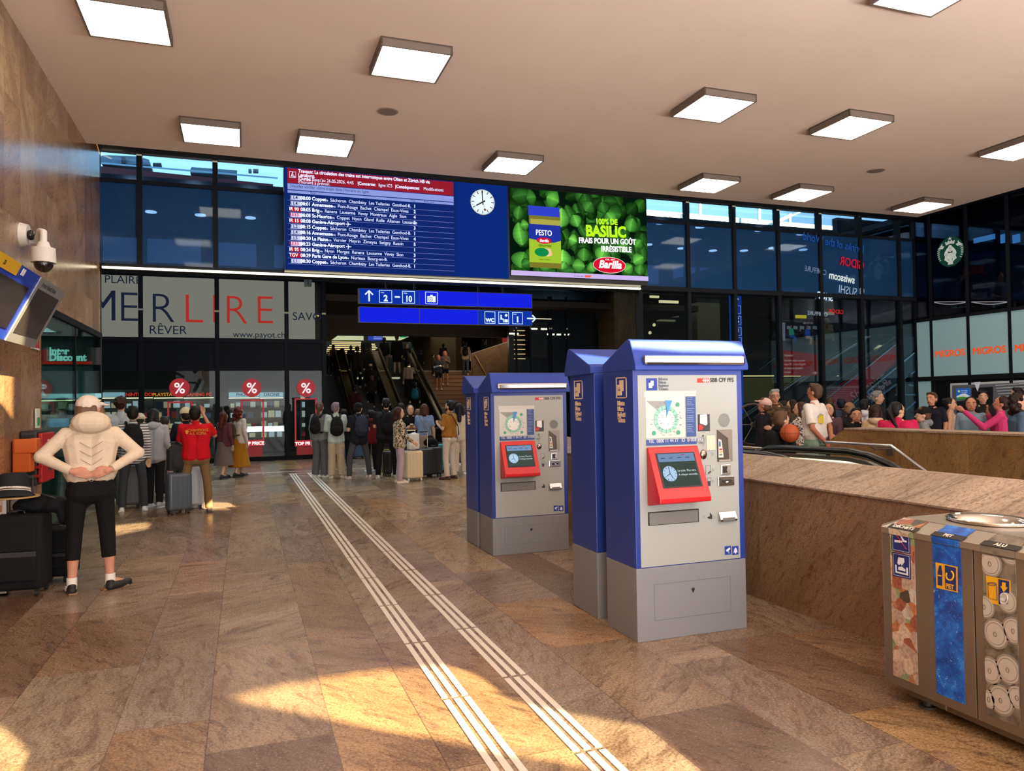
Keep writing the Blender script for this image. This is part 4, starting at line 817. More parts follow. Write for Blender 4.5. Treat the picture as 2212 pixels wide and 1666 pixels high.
# upper fascia lights / camera on the banner
q=PB(663,612); t=thing('security_camera','grey paired security camera under the light line beside the banner','security camera',(q.x,YB-.28,q.z),0); MB().box(-.03,.03,.05,.22,-.02,.03).build('bracket',m_frame,t); MB().box(-.1,-.01,-.2,.1,-.14,.16).build('housing',mat('#77797a',.4),t); MB().box(.01,.1,-.2,.1,-.14,.16).build('housing',mat('#77797a',.4),t)
# ================================================================ ticket machines
m_blue=mat('#223a92',.38,0,0,.5); m_bluef=mat('#263f9a',.5,0,0,.35); m_base=mat('#7f838a',.5); m_panel=mat('#9da5a2',.45); m_red=mat('#c5141e',.32); m_chrome=mat('#b8babc',.16,1.0); m_ink=mat('#20242a',.6); m_cream=mat('#e0c8a8',.6); m_ltext=mat('#3a4a68',.6)
MX0,MY0=2.43,4.416
def F(x,y,d=0.0):      # a point of the big machine's front, in the machine's own space
    q=onY(x,y,MY0); return Vector((q.x-MX0,-d,q.z))
def c1(x,y): return F(1360+x/6.408,800+y/6.408)      # crop frames used while measuring
def c2(x,y): return F(1380+x/5.746,930+y/5.746)
def machine(name,label,x,y,hb,rear=False,ident='272',hazy=False,rz=0):
    """hb: height of the grey base; the cabinet above is always the same"""
    t=thing(name,label,'ticket machine',(x,y,0),rz,'ticket machines'); dz=hb-.483; Wd=.86; Dp=.435; zt=1.80+dz
    MB().box(0,Wd,0,Dp,0,hb).build('base',m_base,t,bevel=.004)
    MB().box(0,Wd,.0,Dp,hb,zt).build('body',m_blue,t,bevel=.004)
    prof=[(Dp,zt+.0),(Dp,zt+.055),(.08,zt+.20),(.05,zt+.205),(.02,zt+.195),(-.045,zt+.03),(-.045,zt-.005),(.0,zt-.005)]
    MB().prism([(-.004,a,b) for a,b in prof],(Wd+.03,0,0)).build('hood',m_bluef,t,bevel=.006)
    # light bar under the hood front, polished
    za,zb=zt+.022,zt+.085
    if not rear:
        a=F(1386,790); b=F(1608,766)
        lb=MB().box(.055,Wd-.01,-.07,-.03,zt+.025,zt+.095); lb.build('light_cover',m_chrome,t,bevel=.02)
    # side: pictogram and words
    sx_=(Wd,.003) if rear else (0,-.003)
    def side(y0,y1,z0,z1,mb,k=1): return mb.box(sx_[0],sx_[0]+sx_[1]*k,y0,y1,z0+dz,z1+dz)
    mb=MB(); fa,fb_=.085,.235
    for y0,y1,z0,z1 in ((fa,fb_,1.612,1.619),(fa,fb_,1.748,1.755),(fa,fa+.007,1.612,1.755),(fb_-.007,fb_,1.612,1.755)): side(y0,y1,z0,z1,mb)
    mb.build('side_pictogram_frame',m_cream,t)
    u=(lambda y:y) if rear else (lambda y:fa+fb_-y)      # u runs left to right as seen
    mb=MB(); side(*sorted((u(.105),u(.165))),1.632,1.705,mb,1.2); side(*sorted((u(.135),u(.19))),1.66,1.735,mb,1); mb.build('side_ticket_pictogram',m_cream,t)
    mb=MB(); 
    for z in (1.662,1.672): side(*sorted((u(.118),u(.150))),z,z+.004,mb,1.5)
    mb.build('side_ticket_lines',m_blue,t)
    for i,s_ in enumerate(('Billette','Billets','Biglietti','Tickets')): text(s_,.046,(sx_[0]+sx_[1],u(.10),1.563+dz-i*.0385),RXP if rear else RX,m_cream,t,name='side_lettering',bold=.0008,sx=.82)
    if rear: return t
    dzv=Vector((0,0,dz))
    def fb(a,b,d,m,nm,back=0,bev=0):
        x0,x1=min(a.x,b.x),max(a.x,b.x); z0,z1=min(a.z,b.z)+dz,max(a.z,b.z)+dz
        return MB().box(x0,x1,-d,back,z0,z1).build(nm,m,t,bevel=bev)
    pt=c1(105,70); pb=F(1601,1210); pl=c1(105,70).x
    fb(Vector((pl,0,.49)),Vector((Wd-.045,0,pt.z)),.004,m_panel,'front_panel')
    # hatch of the base
    h0,h1,hz0,hz1=.13,.73,.13,.37
    mb=MB()
    for a,b,c,d in ((h0,h1,hz0,hz0+.002),(h0,h1,hz1-.002,hz1),(h0,h0+.002,hz0,hz1),(h1-.002,h1,hz0,hz1)): mb.box(a,b,-.001,0,c*hb/.483,d*hb/.483)
    mb.build('hatch_line',mat('#5c5f66',.6),t); MB().cyl((.43,-.001,.31*hb/.483),(.43,-.003,.31*hb/.483),.012,n=12).box(.426,.434,-.005,-.002,.29*hb/.483,.31*hb/.483).build('keyhole',m_ink,t)
    # header
    if True:
        if not hazy:
            fb(c1(225,112),c1(376,278),.006,m_bluef,'pictogram_sign'); fb(c1(255,175),c1(305,245),.009,mat('#cdd6e4',.6),'ticket_pictogram'); fb(c1(285,145),c1(325,215),.008,mat('#c2cce0',.6),'ticket_pictogram')
            for i,s_ in enumerate(('Billette','Billets','Biglietti','Tickets')): q=c1(392,140+i*46); text(s_,.026,(q.x,-.006,q.z+dz),RY,m_ltext,t,name='header_lettering')
        fb(c1(930,112),c1(1090,172),.006,mat('#c0302a',.5),'logo_plate')
        q=c1(1045,142); mb=MB(); s=.0105
        mb.box(q.x-.016,q.x+.016,-.008,-.006,q.z-.0028+dz,q.z+.0028+dz).box(q.x-.0028,q.x+.0028,-.008,-.006,q.z-.012+dz,q.z+.012+dz)
        for sg in (1,-1): mb.prism([(q.x+sg*.02,-.006,q.z+dz),(q.x+sg*.008,-.006,q.z+.012+dz),(q.x+sg*.013,-.006,q.z+.012+dz),(q.x+sg*.026,-.006,q.z+dz),(q.x+sg*.013,-.006,q.z-.012+dz),(q.x+sg*.008,-.006,q.z-.012+dz)],(0,-.002,0))
        mb.build('logo_arrows',mat('#f0efe8',.5),t)
        q=c1(1108,163); text('SBB CFF FFS',.040,(q.x,-.006,q.z+dz),RY,m_ink,t,name='operator_lettering',bold=.0006,sx=.93)
    # route map
    fb(c1(195,292),c1(915,360),.005,mat('#c0c5c0',.5),'map_cover'); fb(c1(212,368),c1(765,925),.006,mat('#c6cac6',.6),'route_map'); fb(c1(770,365),c1(915,915),.007,mat('#34508a',.55),'map_legend')
    mz=lambda x,y,d: c1(x,y)+dzv+Vector((0,-d,0))
    MB().prism([mz(222,425,.007),mz(480,425,.007),mz(480,500,.007),mz(360,540,.007)],(0,-.001,0)).build('map_area',mat('#8f9494',.6),t)
    ring=lambda cx,cy,r,d,n=28,ry=None: [mz(cx+r*math.cos(k*6.2832/n),cy+(ry or r*1.12)*math.sin(k*6.2832/n),d) for k in range(n)]
    MB().prism(ring(495,680,170,.0075),(0,-.001,0)).build('map_zone',mat('#8cc4b4',.6),t); MB().prism(ring(495,685,120,.009),(0,-.001,0)).build('map_centre',mat('#dfe4e2',.6),t)
    MB().prism([mz(485,418,.0105),mz(578,418,.0105),mz(497,655,.0105)],(0,-.001,0)).build('map_lake',mat('#4a92cc',.6),t)
    for a,b in ((655,475),(328,870),(665,860)): MB().prism(ring(a,b,30,.009,6),(0,-.001,0)).build('map_zone',mat('#3f9a78',.6),t)
    rr=random.Random(5); mb=MB()
    for k in range(46):
        a=rr.uniform(0,6.28); r=rr.uniform(55,215); p=mz(495+r*math.cos(a),680+r*1.1*math.sin(a),.012); w=rr.uniform(.004,.011)
        mb.box(p.x-w,p.x+w,p.y,p.y+.0006,p.z-.0012,p.z+.0012)
    for k in range(16): p=mz(495+120*math.cos(k*.393),685+134*math.sin(k*.393),.012); q=mz(495+165*math.cos(k*.393),685+185*math.sin(k*.393),.012); mb.tube([p,q],.0008,4)
    mb.build('map_names',mat('#3a4a6c',.6),t); mb=MB()
    for k in range(20):
        if k in (5,9,14): continue
        p=mz(783,380+k*25,.009); mb.box(p.x,p.x+rr.uniform(.03,.062),p.y,p.y+.0006,p.z-.0012,p.z+.0008)
    mb.build('legend_lines',mat('#9fb0d0',.6),t)
    fb(c1(222,965),c1(922,1020),.006,mat('#2c4a8c',.5),'number_strip'); q=c1(250,1008); text('TEL  0800 11 44 77   ID  01008 '+ident,.0345,(q.x,-.008,q.z+dz),RY,mat('#d0d6e2',.6),t,name='number_lettering',sx=.84)
    fb(c1(937,612),c1(1107,840),.006,mat('#35383e',.5),'card_picture'); MB().prism([mz(965,618,.008),mz(1060,608,.008),mz(1068,740,.008),mz(1050,765,.008),mz(965,735,.008)],(0,-.001,0)).build('card_reader_picture',mat('#e0e2e2',.5),t); MB().prism([mz(945,750,.009),mz(1000,762,.009),mz(1012,790,.009),mz(995,825,.009),mz(945,832,.009)],(0,-.001,0)).build('red_note',mat('#b8303a',.6),t)
    mb=MB()
    for i in range(-7,8):
        for j in range(-8,9):
            if (i/7.3)**2+(j/8.4)**2<1: p=mz(1300+i*11,692+j*11,.005); mb.cyl(p,p+Vector((0,-.001,0)),.0022,n=6,smooth=False)
    mb.build('loudspeaker_grille',mat('#6c706e' if not hazy else '#3a4a58',.6),t)
    # card terminal recess
    a,b=c1(1200,825)+dzv,c1(1418,1258)+dzv; mb=MB(); dpt=.0
    mb.box(a.x,b.x,-.0065,-.004,b.z,a.z); mb.build('terminal_recess',mat('#4c4742',.4,.4),t)
    m_r=mat('#85807a',.35,.6); MB().prism([(a.x,-.0075,a.z),(b.x,-.0075,a.z),(b.x,-.0075,b.z),(b.x-.03,-.0075,b.z),(b.x-.035,-.0075,a.z-.06)],(0,-.001,0)).build('recess_side',m_r,t)
    MB().prism([(a.x+.005,-.009,b.z+.16),(a.x+.03,-.009,b.z+.15),(a.x+.045,-.009,b.z+.03),(a.x+.005,-.009,b.z+.03)],(0,-.006,0)).build('card_terminal',mat('#c4c8c8',.5),t)
    MB().box(a.x+.009,a.x+.022,-.017,-.015,b.z+.105,b.z+.14).build('terminal_display',mat('#39637a',.4),t)
    for i,c in enumerate(('#b03038','#c8a030','#3a7a50')): MB().box(a.x+.012,a.x+.032,-.017,-.015,b.z+.045+(2-i)*.018,b.z+.055+(2-i)*.018).build('terminal_button',mat(c,.5),t)
    MB().box(a.x+.01,b.x-.02,-.011,-.0075,b.z+.002,b.z+.014).build('recess_shelf',m_steel,t)
    # coin slot and handle plate
    q=c1(1018,1165)+dzv; MB().ball((q.x,-.004,q.z),(.028,.014,.034),16,10).build('coin_slot',mat('#8d8678',.2,1.0),t)
    if not hazy: fb(c1(1053,905),c1(1180,1105),.010,mat('#c9c8b4',.5),'worn_plate',bev=.003)
    q=c1(1010,907)+dzv; mb=MB().cyl((q.x,-.004,q.z),(q.x,-.007,q.z),.006,n=12); mb.build('sensor',m_ink,t)
    mb=MB(); 
    for k in range(3): q=c1(962+k*20,970)+dzv; mb.tube([(q.x+.019*math.cos(s*.5236),-.006,q.z+.021*math.sin(s*.5236)) for s in range(12)],.001,4,closed=True)
    mb.build('coin_pictogram',m_ink,t)
    mb=MB()
    for x_,y_ in ((1145,1160),(1150,1380),(1155,1540)):
        q=c1(x_,y_)+dzv; mb.tube([(q.x-.009,-.006,q.z+.012),(q.x-.009,-.006,q.z-.012),(q.x+.009,-.006,q.z)],.0009,4,closed=True)
    q=c1(1015,1035)+dzv; mb.tube([(q.x-.009,-.006,q.z+.01),(q.x+.009,-.006,q.z+.01),(q.x,-.006,q.z-.01)],.0009,4,closed=True)
    for x_,sg in ((803,-1),(933,1)): q=c2(x_,1075)+dzv; mb.tube([(q.x-sg*.009,-.006,q.z+.01),(q.x-sg*.009,-.006,q.z-.01),(q.x+sg*.009,-.006,q.z)],.0009,4,closed=True)
    for a_,b_ in (((1048,1316),(1118,1425)),((1072,1490),(1120,1540))):
        p,q=c1(*a_)+dzv,c1(*b_)+dzv; mb.tube([(p.x,-.006,p.z),(q.x,-.006,p.z),(q.x,-.006,q.z),(p.x,-.006,q.z-.01)],.0012,4,closed=True)
    mb.build('guide_marks',mat('#5a5e60',.6),t)
    fb(c1(1078,1535),c1(1115,1600),.006,mat('#26304a',.5),'banknote_pictogram'); q=c1(1100,1410)+dzv; MB().tube([(q.x-.012,-.007,q.z-.008),(q.x+.006,-.007,q.z+.004)],.004,6).build('hand_pictogram',m_ink,t)
    fb(c1(1252,1305),c1(1388,1440),.012,m_steel,'card_slot',bev=.004); q=c1(1308,1372)+dzv; MB().box(q.x-.014,q.x+.014,-.02,-.012,q.z-.022,q.z+.022).build('slot_mouth',m_ink,t); MB().box(q.x+.004,q.x+.034,-.026,-.02,q.z-.012,q.z+.006).build('slot_lip',m_steel,t)
    fb(c1(1210,1470),c1(1437,1590),.014,m_chrome,'note_slot',bev=.004); q=c1(1330,1532)+dzv; MB().box(q.x-.036,q.x+.036,-.018,-.014,q.z-.010,q.z+.010).build('slot_mouth',m_ink,t); MB().ball((q.x,-.018,q.z-.008),(.016,.008,.01),12,8).build('slot_lip',m_steel,t)
    # red screen housing: wedge, farther out at the bottom
    def w2(x,y,d): p=c2(x,y)+dzv; return Vector((p.x,-d,p.z))
    TLx,TRx=F(1395.5,966).x,F(1504,966).x; zT=F(1395.5,967).z+dz; zB=F(1398,1093).z+dz
    dB=.165; zf=zB+.03
    hs=MB().prism([(TLx,-.004,zB),(TLx,-.004,zT),(TLx,-.02,zT),(TLx,-dB,zf+.03),(TLx,-dB,zf)],(TRx-TLx,0,0)); hs.build('screen_housing',m_red,t,bevel=.006)
    sl_=Vector((0,-dB+.02,zf+.03-zT)); L_=sl_.length; ez=-sl_.normalized(); ex=Vector((1,0,0)); en=ez.cross(ex)*-1
    if en.y>0: en=-en
    o0=Vector((TLx,-.02,zT)); Wq=TRx-TLx
    def s2(u,v,d=.002): return o0+ex*(u*Wq)-ez*(v*L_)+en*d
    def sq(u0,u1,v0,v1,d,m,nm): return MB().prism([s2(u0,v0,d),s2(u1,v0,d),s2(u1,v1,d),s2(u0,v1,d)],en*.002).build(nm,m,t)
    sq(.115,.885,.12,.80,.0015,m_ink,'screen_surround'); sq(.145,.85,.145,.775,.003,em('#4c5850',.55),'screen'); sq(.145,.85,.145,.30,.0055,em('#7a94b8',.7),'screen_header')
    mb=MB(); n=32; cc=(.30,.53); rx=.135; ry=rx*Wq/L_
    mb.prism([s2(cc[0]+rx*math.cos(k*6.2832/n),cc[1]+ry*math.sin(k*6.2832/n),.006) for k in range(n)],en*.001); mb.build('screen_clock',em('#a9c4dc',.85),t)
    mb=MB(); dk_=em('#23303c',.6)
    for k in range(12):
        a_=k*math.pi/6; mb.tube([s2(cc[0]+rx*.93*math.cos(a_),cc[1]+ry*.93*math.sin(a_),.008),s2(cc[0]+rx*.74*math.cos(a_),cc[1]+ry*.74*math.sin(a_),.008)],.0016,4)
    for a_,l in ((-1.6,.85),(2.6,.6),(1.15,.7)): mb.tube([s2(*cc,.008),s2(cc[0]+rx*l*math.cos(a_),cc[1]+ry*l*math.sin(a_),.008)],.002,4)
    mb.build('screen_clock_marks',dk_,t)
    rt_=Matrix((ex,ez,en)).transposed().to_euler()
    for i,s_ in enumerate(('Le train. Plus vert.','À chaque seconde.')): text(s_,.0215,s2(.46,.50+i*.075,.006),rt_,em('#c8d4d8',.9),t,name='screen_text',depth=.0002,sx=.9)
    for i in range(4): sq(.19+i*.16,.27+i*.16,.225,.235,.008,dk_,'screen_tab')
    sq(.60,.66,.165,.18,.008,em('#c03030',.8),'screen_logo')
    # tray, change outlet
    a,b=c2(108,1015)+dzv,c2(740,1135)+dzv; MB().box(a.x,b.x,-.006,-.004,b.z,a.z).build('tray_opening',mat('#3c3a38',.3,.5),t); MB().box(a.x+.01,b.x-.008,-.008,-.006,b.z+.004,a.z-.008).build('tray_flap',mat('#80817f',.35,.3),t)
    a,b=c2(980,1012)+dzv,c2(1188,1112)+dzv; MB().prism([(a.x,-.004,b.z),(a.x,-.004,a.z),(a.x,-.012,a.z),(a.x,-.035,a.z-.05),(a.x,-.03,b.z)],(b.x-a.x,0,0)).build('change_outlet',m_chrome,t,bevel=.002); MB().box(a.x+.02,b.x-.02,-.036,-.030,b.z+.004,b.z+.026).build('outlet_mouth',mat('#6a6c6c',.4),t)
    q=c2(872,1075)+dzv; MB().prism([(q.x-.022,-.005,q.z),(q.x+.004,-.005,q.z+.005),(q.x+.004,-.005,q.z+.03),(q.x+.02,-.005,q.z+.012),(q.x+.02,-.005,q.z-.014),(q.x-.005,-.005,q.z-.012)],(0,-.002,0)).build('hand_pictogram',m_ink,t)
    for i,(xx,) in enumerate(((1060,),(1152,))):
        a,b=c2(xx,1438)+dzv,c2(xx+80,1538)+dzv; MB().box(a.x,b.x,-.006,-.004,b.z,a.z).build('notice_sticker',m_bluef,t)
        m_=((a+b)/2); 
        (MB().prism([(m_.x-.017,-.007,m_.z+.004),(m_.x+.012,-.007,m_.z+.02),(m_.x+.018,-.007,m_.z+.008),(m_.x-.01,-.007,m_.z-.01)],(0,-.001,0)).tube([(m_.x,-.007,m_.z),(m_.x+.008,-.007,m_.z-.02)],.003,5) if i==0 else MB().prism([(m_.x-.016,-.007,m_.z-.014),(m_.x-.009,-.007,m_.z+.012),(m_.x,-.007,m_.z+.02),(m_.x+.009,-.007,m_.z+.012),(m_.x+.016,-.007,m_.z-.014)],(0,-.001,0)).cyl((m_.x,-.007,m_.z-.018),(m_.x,-.008,m_.z-.018),.005,n=8)).build('sticker_pictogram',mat('#d4dcec',.6),t)
    return t
machine('ticket_machine','large blue and light grey ticket machine nearest the viewer, red screen frame, worn plate',MX0,MY0,.483)
machine('ticket_machine','blue ticket machine seen from its side, back to back behind the nearest one',MX0+.86,MY0+1.02,.483,rear=True,rz=math.pi)
machine('ticket_machine','smaller looking ticket machine with orange-red screen frame, farther left',MX0,7.454,.385,ident='271',hazy=True)
machine('ticket_machine','blue ticket machine at the far left, back to back behind the farther one',MX0+.86,7.454+.97,.385,rear=True,rz=math.pi)
# ================================================================ stone parapets round the escalator pit
zc0,zc1=.935,1.095
pa=MB().prism([(3.86,-3,0),(3.86,-3,zc0),(4.28,-3,zc0),(4.28,-3,0)],(0,13.2,0)); struct(pa.build('wall_parapet',m_par))
cp=MB().prism([(3.845,-3,zc0),(3.845,-3,zc0+.012),(4.24,-3,zc1),(4.30,-3,zc1),(4.30,-3,zc0)],(0,13.2,0)); struct(cp.build('trim_5',m_cap))
XP=7.5; pl0=onX(1793,950,XP); pl1=onX(1824,928,XP)
pb=MB().prism([(XP,-3,-1),(XP,pl0.y,-1),(XP,pl0.y,pl0.z),(XP,pl1.y,pl1.z),(XP,-3,pl1.z+.01)],(.42,0,0)); struct(pb.build('wall_parapet',m_ochre))
struct(MB().prism([(XP-.01,-3,pl1.z+.01),(XP-.01,pl1.y,pl1.z),(XP-.01,pl1.y-.0,pl1.z+.02),(XP-.01,-3,pl1.z+.03)],(.44,0,0)).build('trim_6',m_cap))
XS=7.15
t=thing('stair_handrail','bright steel handrail bending down along the ochre parapet','handrail',(XS,6.6,0),0,None,True)
q=[onX(x,y,XS) for x,y in ((1784,955.6),(1926,964),(2003,1021))]; e=q[2]+(q[2]-q[1])*1.6
MB().tube([q[0]+Vector((0,.0,0)),q[1],q[2],e],.021,12).build('rail',m_steel,t)
for p in (q[1]+Vector((0,.35,0)),): MB().tube([p,p+Vector((.1,0,-.06)),p+Vector((.34,0,-.06))],.012,8).box(XP-.01,XP,p.y-.05,p.y+.05,p.z-.14,p.z-.0).build('bracket',m_brush,t)
t=thing('handrail','steel rail from the big ticket machine to the escalator','handrail',onY(1608,967,9.0),0,None,True)
MB().tube([onY(1590,965,8.8),onY(1662,970,8.8)],.02,10).build('rail',m_steel,t)
MB().prism([onY(1634,972,8.8),onY(1637,972,8.8),onY(1642,990,8.8),onY(1634,990,8.8)],(0,.03,0)).build('post',m_steel,t)
# down-going escalator : two balustrades seen above the parapet
m_rub=mat('#101214',.25,0,0,.6); m_lamp=em('#fff0b8',1.7,True)
def arch(X,label,full=True):
    t=thing('escalator_balustrade',label,'balustrade',(X,6.5,0),0,'balustrades of the escalator going down',True)
    pts=[(7.15,.30),(7.36,.42),(7.44,.60),(7.40,.80),(7.25,.95),(7.0,1.025),(6.7,1.045),(6.2,1.055),(5.8,1.06),(5.55,1.035),(5.3,.965),(5.0,.82),(4.5,.55),(3.5,0),(1.8,-.95)]
    if not full: pts=[(y+.05,z-.0) for y,z in pts]
    MB().tube([(X,y,z) for y,z in pts],.038,12).build('handrail',m_rub,t)
    inn=[]
    for i,(y,z) in enumerate(pts):
        a=pts[max(0,i-1)];b=pts[min(len(pts)-1,i+1)]; d=Vector((b[0]-a[0],b[1]-a[1])).normalized(); n=Vector((-d.y,d.x)) ; c=Vector((y,z)); 
        if n.dot(Vector((6.2,.4))-c)<0: n=-n
        inn.append((c+n*.055,c+n*.10))
    mb=MB()
    for i in range(len(inn)-1):
        (a0,a1),(b0,b1)=inn[i],inn[i+1]; mb.add([(X-.03,a0.x,a0.y),(X-.03,b0.x,b0.y),(X-.03,b1.x,b1.y),(X-.03,a1.x,a1.y),(X+.03,a0.x,a0.y),(X+.03,b0.x,b0.y),(X+.03,b1.x,b1.y),(X+.03,a1.x,a1.y)],[(0,1,2,3),(7,6,5,4),(0,4,5,1),(3,2,6,7)])
    mb.build('rail_profile',m_brush,t)
    MB().tube([(X-.035,a[1].x,a[1].y) for a in inn[4:]],.010,6).build('light_strip',m_lamp,t)
    MB().prism([(X-.005,a[1].x,a[1].y) for a in inn[1:]]+[(X-.005,1.8,-1.6),(X-.005,6.8,-.0),(X-.005,7.2,.1)],(.01,0,0)).build('glass_panel',glass('#a9b8a8',.05,.02,.8),t)
    return t
arch(5.55,'escalator balustrade with black handrail curving down, warm light line inside')
arch(4.62,'second escalator balustrade nearer, only its dark handrail shows above the parapet',False)
tag(MB().prism([(4.66,7.6,0),(4.66,6.6,-.0),(4.66,1.5,-2.8),(4.66,1.5,-3.1),(4.66,7.6,-.3)],(.85,0,0)).build('escalator_steps',m_tread),'dark steps of the escalator going down','escalator')
# ================================================================ recycling station
BX0,BX1=3.20,3.82; BY1=3.175; BY0=1.30
m_bs=mat('#8a8074',.36,.75); m_bt=mat('#b4ac9e',.3,.8)
b_=thing('recycling_station','stainless recycling station with picture strips for waste, PET and alu','recycling bin',(BX0,BY0,0),0,None,True)
zt0=.905; zp=.155-.02
for i,(ya,yb) in enumerate(((2.60,BY1-.05),(2.02,2.60-.006),(1.45,2.02-.006),(BY0,1.45-.006))):
    MB().box(BX0,BX0+.02,ya,yb,.09,zt0-.03).build('door',m_bs,b_,bevel=.002)
MB().prism([(BX0+.02,BY0,.09),(BX1,BY0,.09),(BX1,BY1,.09),(BX0+.07,BY1,.09),(BX0+.0,BY1-.045,.09),(BX0+.0,BY1-.05,.09),(BX0+.02,BY1-.05,.09)],(0,0,zt0-.12)).build('body',m_bs,b_,bevel=.003)
# rim and top with round openings
rim=MB()
P0=[(BX0-.006,BY0,zt0-.03),(BX0-.006,BY1-.05,zt0-.03),(BX0+.06,BY1+.006,zt0-.03),(BX1,BY1+.006,zt0-.03),(BX1,BY0,zt0-.03)]
P1=[(x,y,zt0+.0) for x,y,z in P0]; P2=[(BX0+.10,BY0,zt0+.045),(BX0+.10,BY1-.12,zt0+.045),(BX0+.14,BY1-.09,zt0+.045),(BX1,BY1-.09,zt0+.045),(BX1,BY0,zt0+.045)]
n=5; rim.add(P0+P1+P2,[(i,(i+1)%n,n+(i+1)%n,n+i) for i in range(n)]+[(n+i,n+(i+1)%n,2*n+(i+1)%n,2*n+i) for i in range(n)])
rim.build('rim',m_bt,b_)
# top plate with two rows of round holes
top=MB(); holes=[(3.565,2.80),(3.565,2.28),(3.565,1.74)]; hr_=.175
cvt=bpy.data.curves.new('top','CURVE'); cvt.dimensions='2D'; cvt.fill_mode='BOTH'; cvt.extrude=.002
def spl2(cv,pts):
    s=cv.splines.new('POLY'); s.points.add(len(pts)-1); s.use_cyclic_u=True
    for a,(x,y) in zip(s.points,pts): a.co=(x,y,0,1)
spl2(cvt,[(x-BX0,y-BY0) for x,y,z in P2])
for hx,hy in holes: spl2(cvt,[(hx-BX0+hr_*math.cos(k*.1963),hy-BY0+hr_*1.12*math.sin(k*.1963)) for k in range(32)])
to=bpy.data.objects.new('tmp',cvt); me=bpy.data.meshes.new_from_object(to); bpy.data.objects.remove(to); me.materials.clear(); me.materials.append(m_bt)
o=bpy.data.objects.new('top_plate',me); COL.objects.link(o); o.parent=b_; o.location=(0,0,zt0+.045)
for hx,hy in holes:
    mb=MB(); vs=[];fs=[]
    prof=[(1.0,.05),(1.03,.062),(.98,.066),(.80,.045),(.66,.0),(.62,-.06),(.60,-.3)]; n=32
    for r,z in prof:
        for k in range(n): vs.append((hx+hr_*r*math.cos(k*6.2832/n),hy+hr_*1.12*r*math.sin(k*6.2832/n),zt0+z))
    for j in range(len(prof)-1):
        for k in range(n): fs.append((j*n+k,j*n+(k+1)%n,(j+1)*n+(k+1)%n,(j+1)*n+k))
    mb.add(vs,fs,True); mb.build('opening_ring',m_chrome if False else mat('#c9c5bc',.14,1.0),b_)
    MB().cyl((hx,hy,zt0-.28),(hx,hy,zt0-.30),hr_*.7,n=20).build('opening_floor',m_black,b_)
# plinth, feet, holes
MB().box(BX0+.045,BX0+.06,BY0,3.02,.045,.125).box(BX0+.06,BX1,3.0,3.02,.045,.125).build('plinth',mat('#6e655a',.4,.7),b_)
for y in (2.80,2.20,2.0): MB().box(BX0+.0435,BX0+.045,y,y+.004,.045,.125).build('plinth_seam',mat('#d0c8b8',.3,.8),b_)
for y in (2.56,2.49,1.82,1.76): MB().cyl((BX0+.0435,y,.088),(BX0+.042,y,.088),.012,n=14).build('bolt_hole',m_black,b_)
for y in (2.95,2.12,1.5): MB().cyl((BX0+.09,y,0),(BX0+.09,y,.05),.022,n=12).cyl((BX0+.09,y,0),(BX0+.09,y,.012),.04,n=12).build('foot',mat('#2a2826',.6),b_)
# picture strips
def strip_mat(kind):
    m,nt,b,N,L=nodes('strip_'+kind); g=N('ShaderNodeNewGeometry'); p=g.outputs['Position']; b.inputs['Roughness'].default_value=.35
    if kind=='waste':
        v=N('ShaderNodeTexVoronoi'); v.inputs['Scale'].default_value=17; L(mixv(nt,p,.25),v.inputs['Vector']); sc=N('ShaderNodeSeparateColor'); L(v.outputs['Color'],sc.inputs[0])
        c=ramp(nt,sc.outputs[0],[(0,'#b9a08c'),(.2,'#c8c0b4'),(.35,'#9c5a44'),(.5,'#d0b8a0'),(.62,'#4e4438'),(.72,'#8c9c70'),(.85,'#b87850'),(1,'#d8d0c8')],'CONSTANT')
        c=mixc(nt,.5,c,ramp(nt,noise(nt,p,60,4,.6),[(.3,'#6a5648'),(.6,'#ffffff')]),'MULTIPLY')
    elif kind=='pet':
        n=noise(nt,mixv(nt,p,.15),9,6,.65,1.2); c=ramp(nt,n,[(.25,'#0a2a74'),(.45,'#0e4aa8'),(.58,'#1668cc'),(.66,'#3a90e4'),(.74,'#cfe4fa')])
        w=noise(nt,p,60,3,.6,2.0); c=mixc(nt,ramp(nt,w,[(.66,'#000000'),(.72,'#ffffff')]),c,'#d8ecff')
    else: c=ramp(nt,noise(nt,p,14,3,.6),[(.3,'#3a342a'),(.6,'#7e7668')])
    L(c,b.inputs['Base Color']); return m
def mixv(nt,p,a):
    n=nt.nodes.new('ShaderNodeMapping'); nt.links.new(p,n.inputs['Vector']); n.inputs['Rotation'].default_value=(.6,0,0); return n.outputs[0]
def strip(y0,y1,kind,z0=.135):
    m=strip_mat(kind); yb,ya=y0,y1
    MB().box(BX0-.003,BX0,y0,y1,z0,zt0-.035).build('picture_strip',m,b_)
    MB().prism([(BX0-.008,y0,zt0-.03),(BX0-.008,y1,zt0-.03),(BX0-.008,y1,zt0+.001),(BX0-.008,y0,zt0+.001)],(-.002,0,0)).build('picture_strip',m,b_)
    k=.045/.106
    MB().prism([(BX0+.032,y0,zt0+.018),(BX0+.032,y1,zt0+.018),(BX0+.098,y1,zt0+.046),(BX0+.098,y0,zt0+.046)],(-.0008,0,.002)).build('picture_strip',m,b_)
    MB().prism([(BX0-.006,y0-.01,zt0+.002),(BX0-.006,y1+.01,zt0+.002),(BX0+.030,y1+.01,zt0+.0175),(BX0+.030,y0-.01,zt0+.0175)],(-.0008,0,.002)).build('name_band',mat('#1a1815',.5),b_)
YA=[(onX(1924,1200,BX0).y,onX(1976,1200,BX0).y),(onX(2016,1200,BX0).y,onX(2076,1200,BX0).y),(onX(2123,1200,BX0).y,onX(2194,1200,BX0).y)]
tl=math.atan2(.015,.036)
